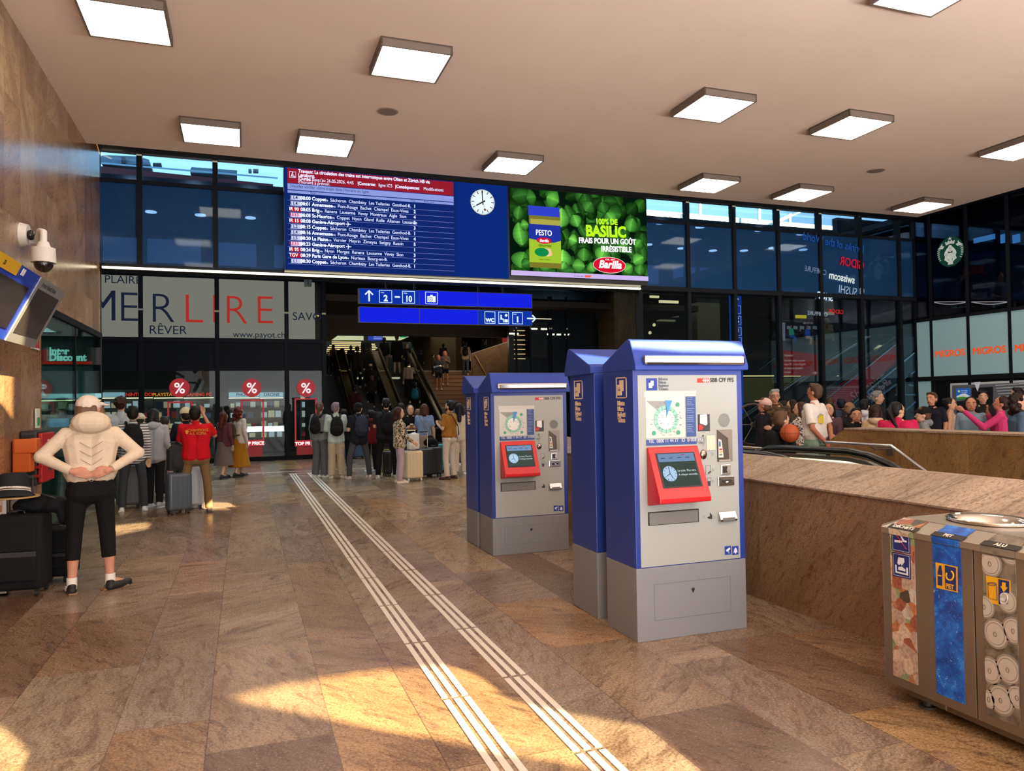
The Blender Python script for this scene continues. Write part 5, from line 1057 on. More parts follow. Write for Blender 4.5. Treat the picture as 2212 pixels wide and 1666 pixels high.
for (ya,yb),k_,nm in zip(YA,('waste','pet','alu'),('DÉCHETS','PET','ALU')):
    strip(yb,ya,k_); yc=(ya+yb)/2
    o=text(nm,.030,(BX0+.0,yc,zt0+.0075),(R(25),0,R(-90)),mat('#e8e4dc',.5),b_,align='CENTER',name='name_lettering',bold=.0006)
    o.location=Vector((BX0+.004-BX0-.001,yc-BY0,zt0+.0095))
def BXp(x,y,d=0): q=onX(x,y,BX0); return Vector((BX0-.004-d,q.y,q.z))
def bq(pts,m,nm,d=0,th=.0015): return MB().prism([BXp(x,y,d) for x,y in pts],(-th,0,0)).build(nm,m,b_)
k=2.975; B8=lambda x,y:(1860+x/k,1060+y/k)
bs=mat('#1b2a6c',.4); bw=mat('#d8dce8',.5); by=mat('#e0a818',.45)
bq([B8(200,243),B8(318,263),B8(322,408),B8(203,383)],bs,'no_smoking_sign'); bq([B8(206,393),B8(322,418),B8(325,572),B8(210,547)],bs,'litter_sign')
bq([B8(222,316),B8(270,322),B8(270,336),B8(222,330)],bw,'cigarette_pictogram',.002); bq([B8(258,290),B8(266,290),B8(282,318),B8(298,322),B8(298,334),B8(276,328)],bw,'smoke_pictogram',.002)
MB().tube([BXp(*B8(224,272),.003),BXp(*B8(298,378),.003)],.0016,5).build('red_slash',mat('#c81e28',.5),b_)
bq([B8(246,428),B8(282,436),B8(284,460),B8(268,482),B8(262,470),B8(250,478),B8(240,466)],bw,'hand_pictogram',.002)
bq([B8(226,475),B8(234,477),B8(236,518),B8(298,534),B8(298,494),B8(306,496),B8(308,546),B8(228,526)],bw,'bin_pictogram',.002); bq([B8(246,490),B8(268,488),B8(292,508),B8(290,520),B8(246,508)],bw,'litter_pictogram',.002)
for pts in ([(207,252),(311,270),(315,399),(210,377)],[(213,402),(315,424),(318,562),(217,540)]): MB().tube([BXp(*B8(*p),.002) for p in pts],.0009,4,closed=True).build('sign_outline',bw,b_)
bq([B8(484,460),B8(624,490),B8(626,655),B8(490,625)],by,'pet_sign'); bq([B8(546,480),B8(616,496),B8(618,645),B8(548,628)],bs,'pet_sign_field',.002)
bq([B8(510,480),B8(522,482),B8(528,520),B8(528,612),B8(500,606),B8(500,520)],bs,'bottle_pictogram',.002); bq([B8(503,540),B8(526,545),B8(526,552),B8(503,547)],by,'bottle_band',.004)
MB().tube([BXp(*B8(578+24*math.cos(a),545+30*math.sin(a)),.003) for a in [(-1.2+i*.45) for i in range(12)]],.0042,6).build('cycle_arrow',by,b_)
q=BXp(*B8(552,622),.003); text('PET',.030,q,RX,by,b_,name='pet_lettering',bold=.0012,sx=.9).rotation_euler=(R(90),0,R(-90))
bq([B8(808,546),B8(965,577),B8(970,755),B8(816,716)],by,'alu_sign')
bq([B8(890,568),B8(958,582),B8(960,746),B8(892,728)],bs,'alu_sign_field',.002); MB().tube([BXp(*B8(x,y),.003) for x,y in ((822,592),(878,604),(882,704),(826,690))],.0013,5,closed=True).build('can_pictogram',bs,b_)
MB().tube([BXp(*B8(850+26*math.cos(a),600+10*math.sin(a)),.003) for a in [i*.52 for i in range(12)]],.0012,5,closed=True).build('can_pictogram',bs,b_)
bq([B8(915,588),B8(938,592),B8(938,620),B8(952,622),B8(926,652),B8(904,612),B8(915,614)],by,'down_arrow',.004)
MB().tube([BXp(*B8(924+26*math.cos(a),692+34*math.sin(a)),.004) for a in [(-2.6+i*.42) for i in range(13)]],.0022,6).build('cycle_arrow',mat('#c8ccd8',.5),b_)
text('alu',.019,BXp(*B8(906,702),.004),RX,bw,b_,name='alu_lettering',bold=.0006)
# can tops printed on the alu strip
mc1=mat('#b8b0a2',.4); mc2=mat('#8c8476',.45); mc3=mat('#5c564a',.5); y0s,y1s=YA[2][1],YA[2][0]
cans=[(835,468,58),(965,400,52),(800,745,50),(870,920,62),(985,900,55),(835,1155,58),(950,1150,62),(905,1345,64),(1010,1330,50),(945,710,50),(830,1340,40)]
pc=MB(); pd=MB(); pe=MB()
for x,y,r in cans:
    c=BXp(*B8(x,y),0); rr_=.0009*r
    def disc(mb,rad,d,sx=.9):
        pts=[]
        for i in range(24):
            a=i*6.2832/24; yy=min(max(c.y+rad*sx*math.cos(a),y0s),y1s); zz_=min(max(c.z+rad*math.sin(a),.14),zt0-.04); pts.append((BX0-.0045-d,yy,zz_))
        mb.prism(pts,(-.0005,0,0))
    disc(pd,rr_*1.22,.0); disc(pc,rr_*1.05,.001); disc(pd,rr_*.9,.002); disc(pc,rr_*.84,.003); pe.tube([(BX0-.0085,c.y+.007*math.cos(i*.63),c.z-.002+.011*math.sin(i*.63)) for i in range(10)],.0012,4,closed=True)
pc.build('can_lid_picture',mc1,b_); pd.build('can_rim_picture',mc2,b_); pe.build('can_tab_picture',mc3,b_)
# ================================================================ left wall: corner shop glazing and fittings
g=MB().box(XL-.02,XL,GY0+.04,YG,.06,GZ-.06); struct(g.build('window_%d'%k,glass('#d6ece6',.04,.01,.93,fm=.45)))
ymid=onX(164,900,XL).y
fr=MB().box(XL-.06,XL+.03,GY0,YG+.02,GZ-.07,GZ+.02).box(XL-.04,XL+.005,ymid-.015,ymid+.015,.05,GZ-.05).box(XL-.06,XL+.01,YG-.04,YG+.04,0,GZ).box(XL-.05,XL+.005,GY0,YG,0,.05)
struct(fr.build('window_frame',m_frame))
YI=14.7
def I(x,y,Y=YI): return onY(x,y,Y)
struct(MB().box(-6,XL-.06,YI+.05,YI+.1,0,GZ).box(-6,-5.9,GY0,YI,0,GZ).build('wall_shop',mat('#24413f',.6)))
struct(MB().box(-6,XL-.06,GY0,YI,GZ,GZ+.1).box(-6,XL-.3,GY0-.2,GY0-.1,0,GZ).build('ceiling_shop',mat('#4a5a58',.7)))
area('corner_shop_light',(-3.6,13.2,2.85),(0,0,0),1.6,1.6,26,(.85,1,.97))
t=thing('shop_sign','red and black shop sign with pale Inter Discount lettering inside the corner glazing','sign',I(95,787),0,None,True)
a,b=I(90,788),I(219,751); MB().box(a.x,b.x,YI,YI+.05,a.z,b.z).build('panel',mat('#15090a',.5),t)
a,b=I(92,787),I(199,781); MB().box(a.x,b.x,YI-.01,YI,a.z,b.z).build('red_band',em('#c8281e',.8),t); a,b=I(92,781),I(105,755); MB().box(a.x,b.x,YI-.01,YI,a.z,b.z).build('red_block',em('#a8201a',.7),t)
for s_,x,y in (('Inter',106,765.5),('Discount',106,779)): text(s_,.165,I(x,y,YI-.02),RY,em('#a8ece0',.95),t,bold=.008,sx=.92)
t=thing('shop_shelf','teal-lit shelf with pale header strip inside the corner glazing','shelf',I(95,990),0,None,True)
a,b=I(88,861),I(219,850); MB().box(a.x,b.x,YI-.1,YI,a.z,b.z).build('header',em('#8fc0c4',.75),t);
a,b=I(88,867),I(219,864); MB().box(a.x,b.x,YI-.1,YI,a.z,b.z).build('shelf_light',em('#d8e8a8',1.2),t)
rr=random.Random(2)
for r in range(3):
    zb_=I(90,884+r*20).z; a,b=I(88,880),I(219,880); MB().box(a.x,b.x,YI-.2,YI,zb_-.015,zb_).build('shelf_board',mat('#4f605c',.5),t); x=a.x
    while x<b.x-.15: w=rr.uniform(.06,.14); MB().box(x,x+w,YI-.15,YI-.05,zb_,zb_+rr.uniform(.07,.13)).build('product_box',mat(rr.choice(['#8a9a8c','#3a4a50','#a8a890','#2a3236','#6a7a80']),.5),t); x+=w+.04
a,b=I(116,922),I(157,903); MB().box(a.x,b.x,YI-.3,YI-.28,a.z,b.z).build('display',em('#2f86a8',.8),t)
# wall post with sanitiser panel beside the glass
q=onX(80,925,XL+.02); t=thing('notice_plate','small white and green notice plate on the glass edge','notice',q,0); MB().box(-.01,.01,-.06,.1,0,.24).build('plate',mat('#d4e0d8',.5),t); MB().box(.01,.014,-.03,.07,.03,.13).build('green_field',mat('#2f9a5c',.5),t)
# cabinets
def wallbox(px0,px1,px2,yt,yb,m0,m1,X0=XL,bev=.01):
    n=onX(px0,(yt+yb)/2,X0); xf=onY(px1,(yt+yb)/2,n.y).x; f=onX(px2,(yt+yb)/2,xf); z1=onY(px0,yt,n.y).z; z0=onY(px0,yb,n.y).z; return n.y,f.y,xf,z0,z1
y0,y1,xf,z0,z1=wallbox(42,91,119,932,1052,0,0)
t=thing('fire_cabinet','black wall cabinet with red hinged front beside the corner glazing','cabinet',(XL,y0,z0),0,None,True)
MB().box(XL,xf-.05,y0,y1,z0,z1).build('body',mat('#1d1f22',.5),t,bevel=.02); MB().box(xf-.05,xf,y0+.02,y1-.02,z0+.03,z1-.03).build('door',mat('#b81c22',.4),t,bevel=.015)
for z in (z0+.1,z0+.2,z1-.22,z1-.12): MB().box(xf-.09,xf-.01,y0-.03,y0+.03,z,z+.03).build('hinge',mat('#a8181e',.4),t)
for z in (z0+.15,z1-.32): MB().box(xf,xf+.006,y0+.28,y0+.42,z,z+.16).build('door_handle',mat('#3a3f4c',.5),t)
MB().box(xf,xf+.003,y0+.22,y0+.45,z0+.38,z0+.43).box(xf,xf+.003,y0+.25,y0+.35,z0+.45,z0+.52).build('label_plate',mat('#e8d8d8',.5),t)
y0,y1,xf,z0,z1=wallbox(22,66,75,949,1022,0,0)
t=thing('ticket_validator','orange ticket validator box on a grey post at the left wall','ticket validator',(XL,y0,0),0,None,True)
mo=mat('#d8641a',.45); MB().box(XL+.02,xf,y0,y1,z0,z1).box(xf-.16,xf+.06,y0-.01,y1,z1-.16,z1).build('housing',mo,t,bevel=.01); MB().box(xf-.2,xf-.1,y0+.05,y0+.25,0,z0).build('post',m_brush,t); MB().box(xf,xf+.003,y0+.1,y0+.18,z0+.12,z0+.3).build('slot_label',mat('#8a3a18',.5),t)
q=onX(78,738,XL+.01); t=thing('notice_plate','red-edged white notice partly hidden behind the silver arrivals monitor','notice',q,0); MB().box(0,.01,-.25,.12,-.1,.2).build('plate',mat('#d8d4cc',.5),t); MB().box(.01,.013,-.1,.10,-.08,.05).build('red_field',mat('#b02a2a',.5),t)
# dome camera
q=onX(45,507,XL); t=thing('dome_camera','white dome security camera on a curved arm high on the stone wall','security camera',q,0); wm=mat('#dcdad2',.4)
MB().cyl((0,0,0),(.08,0,0),.14,.12,n=24).build('wall_mount',wm,t); MB().ball((.11,-.05,-.01),(.05,.06,.06)).build('side_lens',mat('#22201e',.15),t)
q2=onX(94,519,XL+.36)-q; q2=Vector((.36,q2.y,q2.z))
MB().tube([(.05,.04,-.06),(.15,.06,-.05),(.30,q2.y*.8,-.05),(.36,q2.y,-.08),(.36,q2.y,-.2)],.035,12).build('arm',wm,t)
c=Vector((.36,q2.y,-.36)); MB().cyl(c+Vector((0,0,.1)),c+Vector((0,0,.17)),.075,.05,n=20).cyl(c-Vector((0,0,.06)),c+Vector((0,0,.1)),.122,.115,n=28).build('housing',wm,t); MB().ball(c-Vector((0,0,.07)),(.095,.095,.095),20,12).build('dome',mat('#1c1614',.08,0,0,.8),t)
# tilted monitors
A1=onX(142,632,-1.75); B1=onY(74,752.5,A1.y); ex=Vector((0,1,0)); ez=(A1-B1).normalized(); en=ez.cross(ex)*1; 
if en.x<0: en=-en
def onP(x,y):
    d=ray(x,y); return EYE+d*((A1-EYE).dot(en)/d.dot(en))
TL=onP(90,599); Hh_=(A1-B1).length
t=thing('arrivals_monitor','silver framed arrivals monitor tilted forward from the stone wall','monitor',(XL,A1.y,B1.z),0,'tilted monitors on the left wall',True)
def mq(pts,d,th,m,nm,tt): return MB().prism([p+en*d for p in pts],en*th).build(nm,m,tt)
c_=[TL,A1,B1,TL+(B1-A1)]
mq(c_,-.16,.16,mat('#b8bcbc',.3,.6),'housing',t)
def uv(u,v): return TL+(A1-TL)*u+(B1-A1)*v
mq([uv(.06,.16),uv(.9,.16),uv(.9,.86),uv(.06,.86)],.001,.003,mat('#3c3a38',.18,0,0,.6),'screen',t)
rt2=Matrix((ex,ez,en)).transposed().to_euler()
text('Arrivée Ankunft Arrivo',.075,uv(.12,.115)+en*.004,rt2,mat('#3a3a3c',.6),t,sx=.75)
MB().tube([uv(.5,.3)-en*.16,Vector((XL,uv(.5,.3).y,uv(.5,.3).z+.1))],.03,8).build('bracket',m_brush,t)
L2=TL-(A1-TL)*1.75
t=thing('departures_monitor','blue framed monitor with yellow corner, cut by the left edge of the photo','monitor',(XL,TL.y,B1.z),0,'tilted monitors on the left wall',True)
c_=[L2,TL-ex*.0,TL+(B1-A1),L2+(B1-A1)]
mq(c_,-.16,.155,mat('#1f3fb0',.35),'housing',t)
def uv2(u,v): return TL+(L2-TL)*u+(B1-A1)*v
mq([uv2(.10,.22),uv2(.95,.22),uv2(.95,.84),uv2(.10,.84)],.001,.003,mat('#25242a',.18,0,0,.6),'screen',t)
mq([uv2(.38,.0),uv2(1,.0),uv2(1,.16),uv2(.38,.16)],.001,.003,mat('#e0b020',.4),'yellow_field',t)
text('za',.08,uv2(.62,.11)+en*.006,rt2,mat('#20242c',.6),t,sx=.8)
MB().tube([uv2(.5,.3)-en*.16,Vector((XL,uv2(.5,.3).y,uv2(.5,.3).z+.1))],.03,8).build('bracket',m_brush,t)
mq([uv2(.28,.03),uv2(.33,.03),uv2(.33,.12),uv2(.28,.12)],.001,.004,mat('#e8e8f0',.5),'clock_mark',t)
# ================================================================ suitcases and bags
def suitcase(loc,rz,w,d,h,col,label,group=None,hard=True,handle=.35,wheels='#1a1a1c',rough=.35,trim=None,name='suitcase'):
    t=thing(name,label,'suitcase',loc,rz,group); m=mat(col,rough) if hard else cloth(col)
    b_=MB().box(-w/2,w/2,-d/2,d/2,.055,h).build('shell',m,t,bevel=min(.045,d*.22)); b_.modifiers['bevel'].segments=4
    tm=mat(trim or '#2a2a2c',.5)
    if hard:
        mb=MB()
        for i in range(4): x=-w*.3+i*w*.2; mb.box(x-.006,x+.006,-d/2-.004,-d/2,.12,h-.07)
        mb.build('rib',m,t)
        MB().box(-w/2-.002,w/2+.002,-.006,.006,.06,h+.002).build('zip',tm,t)
    else:
        MB().box(-w*.40,w*.40,-d/2-.025,-d/2,.14,h*.52).build('front_pocket',m,t,bevel=.012); MB().box(-w*.40,w*.40,-d/2-.02,-d/2,h*.56,h-.1).build('front_pocket',m,t,bevel=.012)
        MB().box(-w*.42,w*.42,-d/2-.028,-d/2-.02,h*.5,h*.56).build('strap_band',tm,t)
    MB().tube([(-.06,0,h-.005),(-.05,0,h+.025),(.05,0,h+.025),(.06,0,h-.005)],.009,8).build('carry_handle',tm,t)
    if handle:
        MB().tube([(-.09,d*.3,h-.02),(-.09,d*.3,h+handle),(.09,d*.3,h+handle),(.09,d*.3,h-.02)],.008,8).build('telescopic_handle',m_steel if hard else tm,t); MB().box(-.1,.1,d*.3-.014,d*.3+.014,h+handle-.012,h+handle+.014).build('handle_grip',tm,t,bevel=.006)
    for sx in (-1,1):
        for sy in (-1,1):
            mb=MB().cyl((sx*(w/2-.05)-.012,sy*(d/2-.035),.026),(sx*(w/2-.05)+.012,sy*(d/2-.035),.026),.026,n=14); mb.box(sx*(w/2-.05)-.016,sx*(w/2-.05)+.016,sy*(d/2-.035)-.012,sy*(d/2-.035)+.012,.035,.06); mb.build('wheel',mat(wheels,.5),t)
    return t
q=onZ(55,1292); 
suitcase((q.x-.10,q.y+.17,0),R(-5),.47,.30,.70,'#17181b','big black soft suitcase under the felt hat at the left edge',hard=False,handle=.30)
suitcase((q.x+.12,q.y+.62,0),R(-10),.30,.26,.50,'#141518','smaller black case just behind the big black suitcase at the left edge',hard=False,handle=0)
hz=.70
t=thing('duffel_bag','slack black bag lying on the big black suitcase at the left','bag',(q.x+.06,q.y+.22,hz+.0),R(-5)); 
def blob(name,prims,m,parent,vox=.012,smooth=4,fac=.5,off=None):
    """one continuous soft shape grown from overlapping round forms"""
    mb=MB()
    for p in prims:
        if p[0]=='c': _,a,b,r0,r1=p; rcone(mb,a,b,r0,r1)
        elif p[0]=='e': mb.ball(p[1],p[2],14,9,p[3] if len(p)>3 else None)
        elif p[0]=='b': mb.box(*p[1])
        elif p[0]=='f': mb.cyl(p[1],p[2],p[3],p[4],n=20,smooth=True)
    o=mb.build(name,m,parent); rm=o.modifiers.new('skin','REMESH'); rm.mode='VOXEL'; rm.voxel_size=vox; rm.use_smooth_shade=True
    if smooth: s=o.modifiers.new('soften','SMOOTH'); s.factor=fac; s.iterations=smooth
    return o
def rcone(mb,a,b,r0,r1,n=12):
    a=Vector(a);b=Vector(b); d=b-a; L=d.length
    if L<1e-6: mb.ball(a,r0,12,8); return
    d/=L; u=d.orthogonal().normalized(); v=d.cross(u); rings=[]
    for ph in (-80,-50,-20): ph=R(ph); rings.append((a+d*(math.sin(ph)*r0),math.cos(ph)*r0))
    for ph in (20,50,80): ph=R(ph); rings.append((b+d*(math.sin(ph)*r1),math.cos(ph)*r1))
    vs=[c+(u*math.cos(2*math.pi*i/n)+v*math.sin(2*math.pi*i/n))*r for c,r in rings for i in range(n)]
    fs=[(j*n+i,j*n+(i+1)%n,(j+1)*n+(i+1)%n,(j+1)*n+i) for j in range(5) for i in range(n)]
    fs+=[tuple(range(n))[::-1],tuple(range(5*n,6*n))]; mb.add(vs,fs,True)
blob('body',[('e',(0,0,.07),(.20,.13,.08)),('e',(.13,-.03,.06),(.12,.12,.07)),('e',(-.12,.04,.05),(.11,.10,.06)),('e',(.20,-.02,-.03),(.055,.10,.10))],cloth('#15161a'),t,.014)
MB().tube([(.0,-.05,.13),(.05,-.10,.16),(.14,-.08,.12),(.2,-.03,.05)],.010,8).build('strap',mat('#101114',.6),t)
hx=onY(28,1080,q.y+.15)
t=thing('felt_hat','dark felt hat with white band resting on the luggage at the left edge','hat',(hx.x,q.y+.15,hz+.16),0)
o=MB().lathe([(.0,.19),(.085,.19),(.108,.175),(.115,.10),(.125,.03),(.175,-.01),(.18,-.016),(.125,.01),(.0,.012)],n=32).build('crown',cloth('#24262b'),t); o.rotation_euler=(R(-8),0,0)
o=MB().lathe([(.1265,.052),(.1275,.058),(.1285,.048),(.1275,.042)],n=32).lathe([(.131,.03),(.132,.034),(.133,.026)],n=32).build('hat_band',mat('#e4e0d4',.6),t); o.rotation_euler=(R(-8),0,0)
t=thing('straw_hat','flat straw coloured brim lying under the dark felt hat','hat',(hx.x+.02,q.y+.14,hz+.142),0); MB().lathe([(0,.0),(.19,.0),(.20,.006),(.19,.01),(0,.012)],n=32).build('brim',cloth('#b89a68'),t)
# advertising stand at the very left
q=onZ(14,1287); t=thing('magazine_stand','metal framed picture stand cut by the left edge beside the black suitcase','stand',(q.x,q.y,0),0,None,True)
x0=onY(-70,1200,q.y).x; MB().box(x0,q.x,q.y,q.y+.04,.0,1.02).build('frame',m_brush,t); 
m_mag=strip_mat('waste'); MB().box(x0,q.x-.03,q.y-.004,q.y,.06,.98).build('picture_sheet',m_mag,t); MB().box(q.x-.16,q.x-.05,q.y-.006,q.y-.004,.55,.72).build('blue_sticker',mat('#24408a',.5),t)
MB().prism([(x0,q.y,0),(q.x,q.y,0),(q.x,q.y+.3,0),(x0,q.y+.3,0)],(0,0,.02)).build('base',m_brush,t)
# ================================================================ people
SKIN='#cfa68c'
PLACED=[]
def person(px,ytop,yfoot=None,w=None,face=0,label='',top=('#333333',),tn='jacket',sleeves='long',hem=.47,bottom=('trousers','#222226'),shoes='#dddddd',hair=('short','#2a1f18'),head=0,tilt=0,arms=('down','down'),stride=0,wide=1.0,skin=SKIN,vox=.011,cap=None,hood=None,spread=1.0,lean=0,detail=True,group=None,h=None,hand_dir=None,glasses=False,beard=None,fix=False,toes=None):
    while not fix and w is not None and yfoot is None and any((Vector(onW(px,ytop,w).xy)-Vector(a)).length<.40 for a in PLACED): w+=.1
    if w is None: p=onZ(px,yfoot); 
    else: p=onW(px,ytop,w); 
    if w is not None and yfoot is not None: zb=onW(px,yfoot,w).z
    else: zb=0.0
    if w is None: wd=(p-EYE).dot(CF); zt=onW(px,ytop,wd).z
    else: zt=p.z
    H=h or (zt-zb); K=H; PLACED.append((p.x,p.y))
    cdir=Vector((-p.x,-p.y)).normalized(); rz=math.atan2(cdir.x,-cdir.y)+R(face)
    t=thing('person',label,'person',(p.x,p.y,zb),rz,group)
    b=wide
    def V(x,y,z): return Vector((x*K,y*K,z*K))
    def LN(v): return Vector((v.x,v.y-math.sin(R(lean))*max(0,v.z/K-.55)*K,v.z))
    HM=Matrix.Rotation(R(head),3,'Z')@Matrix.Rotation(R(tilt),3,'X'); hc=V(0,-.004,.872); hs=min(1.25,max(1.0,1.72/H))    # smaller people have larger heads
    def HD(x,y,z):
        v=Vector((x*K,y*K,(z-1.0)*K))*hs+Vector((0,0,K))-hc; return LN(HM@v+hc)
    HS=hs
    # legs
    legs=[]
    for s in (-1,1):
        st=stride*s
        hip=V(s*.052*b,0,.52); kn=V(s*.056*spread,-.012-st*.07,.285); an=V(s*.058*spread*1.1,.012-st*.15+abs(st)*.0,.045+(.02 if st<0 else 0)); toe=an+(V(*toes[s]) if toes and s in toes else V(s*.012,-.095,-.03)); legs.append((hip,kn,an,toe))
    # arms
    A=[]
    for s,a in zip((-1,1),(arms[1],arms[0])):
        S_=LN(V(s*.100*b,.0,.805))
        P={'down':((.128,.012,.645),(.135,-.03,.495),(0,-.15,-1)),'phone':((.128,-.01,.645),(.045,-.15,.70),(-.5,-.6,.4)),'hipback':((.205,.015,.70),(.088,.090,.625),(-1,.12,-.30)),
           'behind':((.135,.055,.635),(.045,.120,.515),(-.75,.25,-.7)),'forward':((.125,-.07,.65),(.10,-.21,.63),(-.1,-1,.05)),'face':((.155,-.06,.665),(.075,-.105,.835),(-.4,-.1,.9)),
           'cup':((.13,-.02,.65),(.07,-.14,.665),(-.6,-.6,.2)),'handle':((.13,-.03,.64),(.13,-.15,.545),(0,-.7,-.5)),'reach':((.14,-.11,.70),(.12,-.27,.72),(0,-1,.1)),'touchface':((.13,-.14,.70),(.08,-.30,.86),(-.1,-.9,.5)),'lap':((.12,-.05,.62),(.03,-.17,.56),(-.6,-.6,-.1)),'up':((.15,-.05,.72),(.07,-.10,.92),(-.3,-.3,.9))}[a]
        el=LN(V(s*P[0][0]*(.5+.5*b),P[0][1],P[0][2])); wr=LN(V(s*P[1][0],P[1][1],P[1][2])); hd=Vector((s*P[2][0],P[2][1],P[2][2])).normalized(); A.append((s,S_,el,wr,hd))
    r=lambda q:q*K
    bd=[]
    for s in (-1,1): bd.append(('c',LN(V(s*.034*b,0,.53)),LN(V(s*.026*b,0,.62)),r(.062*b),r(.055*b))); bd.append(('c',LN(V(s*.026*b,0,.62)),LN(V(s*.042*b,0,.745)),r(.055*b),r(.062*b)))
    bd+=[('c',LN(V(-.078*b,0,.80)),LN(V(.078*b,0,.80)),r(.034),r(.034)),('c',LN(V(-.03,.0,.82)),LN(V(.03,.0,.82)),r(.03),r(.03)),('c',LN(V(0,.004,.81)),LN(V(0,-.004,.885)),r(.032),r(.031))]
    # head
    hd_=[('e',HD(0,.0,.940),(r(.046)*HS,r(.056)*HS,r(.060)*HS),HM),('e',HD(0,-.014,.902),(r(.036)*HS,r(.040)*HS,r(.034)*HS),HM),('c',HD(0,-.03,.884),HD(0,-.036,.882),r(.014),r(.012))]
    if detail: hd_+=[('c',HD(0,-.052,.938),HD(0,-.062,.917),r(.0055),r(.0085)),('e',HD(.047,.006,.925),(r(.007),r(.013),r(.019)),HM),('e',HD(-.047,.006,.925),(r(.007),r(.013),r(.019)),HM),('c',HD(-.012,-.050,.899),HD(.012,-.050,.899),r(.0045),r(.0045)),('c',HD(-.022,-.047,.950),HD(.022,-.047,.950),r(.007),r(.007))]
    bd+=hd_
    for s,S_,el,wr,d in A:
        bd+=[('c',S_,el,r(.030),r(.024)),('c',el,wr,r(.0235),r(.0155))]
        # hand: palm and five fingers
        side=d.cross(Vector((0,0,1)) if abs(d.z)<.8 else Vector((0,1,0))).normalized(); nrm=side.cross(d).normalized()
        if abs(d.z)<.8: side,nrm=Vector((0,0,1))-d*d.z,side; side.normalize()
        if a_in_palm(s,nrm,wr,K): nrm=-nrm
        hl=.055*K
        bd.append(('c',wr,wr+d*hl*.35,r(.014),r(.016)))
        for i in range(4):
            o_=side*((i-1.5)*.0115*K); p0=wr+d*hl*.30+o_*.9; p1=wr+d*hl*(.98-abs(i-1.4)*.05)+o_; curl=nrm*(.012*K); p2=p1+d*hl*(.42-abs(i-1.3)*.08)+curl*.55; p3=p2+d*hl*.28+curl*.8
            bd+=[('c',p0,p1,r(.0072),r(.0060)),('c',p1,p2,r(.0058),r(.0052)),('c',p2,p3,r(.0052),r(.0042))]
        ts=side*(.020*K); bd+=[('c',wr+d*hl*.2+ts*.5,wr+d*hl*.65+ts*1.35+nrm*.006*K,r(.0085),r(.0066)),('c',wr+d*hl*.65+ts*1.35+nrm*.006*K,wr+d*hl*1.05+ts*1.3+nrm*.013*K,r(.0066),r(.0055))]
    for hip,kn,an,toe in legs: bd+=[('c',hip,kn,r(.046),r(.031)),('c',kn,kn*.62+an*.38,r(.031),r(.032)),('c',kn*.62+an*.38,an,r(.032),r(.020)),('c',an,an.lerp(toe,.78),r(.020),r(.015))]
    blob('body',bd,cloth(skin,rough=.6),t,vox,3)
    # upper clothing
    e=.012
    tp=[]
    hz_=hem
    for s in (-1,1):
        tp+=[('c',LN(V(s*.036*b,0,hz_+.045)),LN(V(s*.030*b,0,.62)),r(.070*b+e*.6),r(.062*b+e)),('c',LN(V(s*.030*b,0,.62)),LN(V(s*.046*b,0,.745)),r(.058*b+e),r(.063*b+e))]
    tp+=[('c',LN(V(-.084*b,0,.797)),LN(V(.084*b,0,.797)),r(.036+e*.6),r(.036+e*.6)),('c',LN(V(0,.004,.80)),LN(V(0,.002,.838)),r(.047),r(.039))]
    for s,S_,el,wr,d in A:
        if sleeves=='none': continue
        if sleeves=='short': m_=S_.lerp(el,.62); tp.append(('c',S_,m_,r(.037),r(.036))); tp.append(('f',S_.lerp(el,.5),S_.lerp(el,.80),r(.036),r(.038)))
        else: tp+=[('c',S_,el,r(.036+e*.3),r(.031+e*.25)),('c',el,el.lerp(wr,.80),r(.031+e*.25),r(.024)),('f',el.lerp(wr,.7),wr.lerp(el,.02),r(.025),r(.0225))]
    if hood=='big': tp+=[('e',LN(V(0,.050,.868)),(r(.092),r(.062),r(.058))),('e',LN(V(0,.02,.85)),(r(.098),r(.066),r(.040)))]
    elif hood: tp+=[('e',LN(V(0,.055,.835)),(r(.062),r(.042),r(.040))),('c',LN(V(-.045,.01,.845)),LN(V(.045,.01,.845)),r(.022),r(.022)),('c',LN(V(-.05,.02,.84)),LN(V(0,.06,.85)),r(.028),r(.03)),('c',LN(V(.05,.02,.84)),LN(V(0,.06,.85)),r(.028),r(.03))]
    blob(tn,tp,cloth(*top) if len(top)>1 else cloth(top[0]),t,vox,4)
    # lower clothing
    kind,bc=bottom[0],bottom[1]; bm=cloth(bc)
    bt=[('c',LN(V(-.036*b,0,.545)),LN(V(.036*b,0,.545)),r(.062*b),r(.062*b)),('c',V(-.04*b,.0,.51),V(.04*b,.0,.51),r(.064*b),r(.064*b))]
    if kind=='skirt' or kind=='dress':
        bt+=[('f',V(0,0,.55),V(0,.0,bottom[3] if len(bottom)>3 else .17),r(.085),r(.145 if kind=='skirt' else .16))]
    else:
        end={'trousers':.035,'wide':.03,'capri':.165,'shorts':.33,'mini':.42}[kind]; fat={'wide':1.45,'capri':1.12,'trousers':1.12,'shorts':1.35,'mini':1.2}[kind]
        for hip,kn,an,toe in legs:
            bt.append(('c',hip+V(0,0,.0),hip.lerp(kn,.65),r(.050*fat if fat<1.3 else .058),r(.040*fat)))
            if kind in('shorts','mini'): f_=(.52-end)/.235; bt.append(('f',hip,hip.lerp(kn,f_),r(.055),r(.052*(1.15 if kind=='shorts' else 1)))); 
            else:
                bt.append(('c',hip.lerp(kn,.5),kn,r(.043*fat),r(.036*fat))); f_=(.285-end)/.24
                bt.append(('c',kn,kn.lerp(an,min(f_,.9)*.55),r(.036*fat),r(.031*fat))); bt.append(('f',kn,kn.lerp(an,min(f_,1.02)),r(.035*fat),r(.030*fat if kind!='wide' else .050)))
    blob({'trousers':'trousers','wide':'trousers','capri':'leggings','shorts':'shorts','mini':'shorts','skirt':'skirt','dress':'dress_skirt'}[kind],bt,bm,t,vox,3)
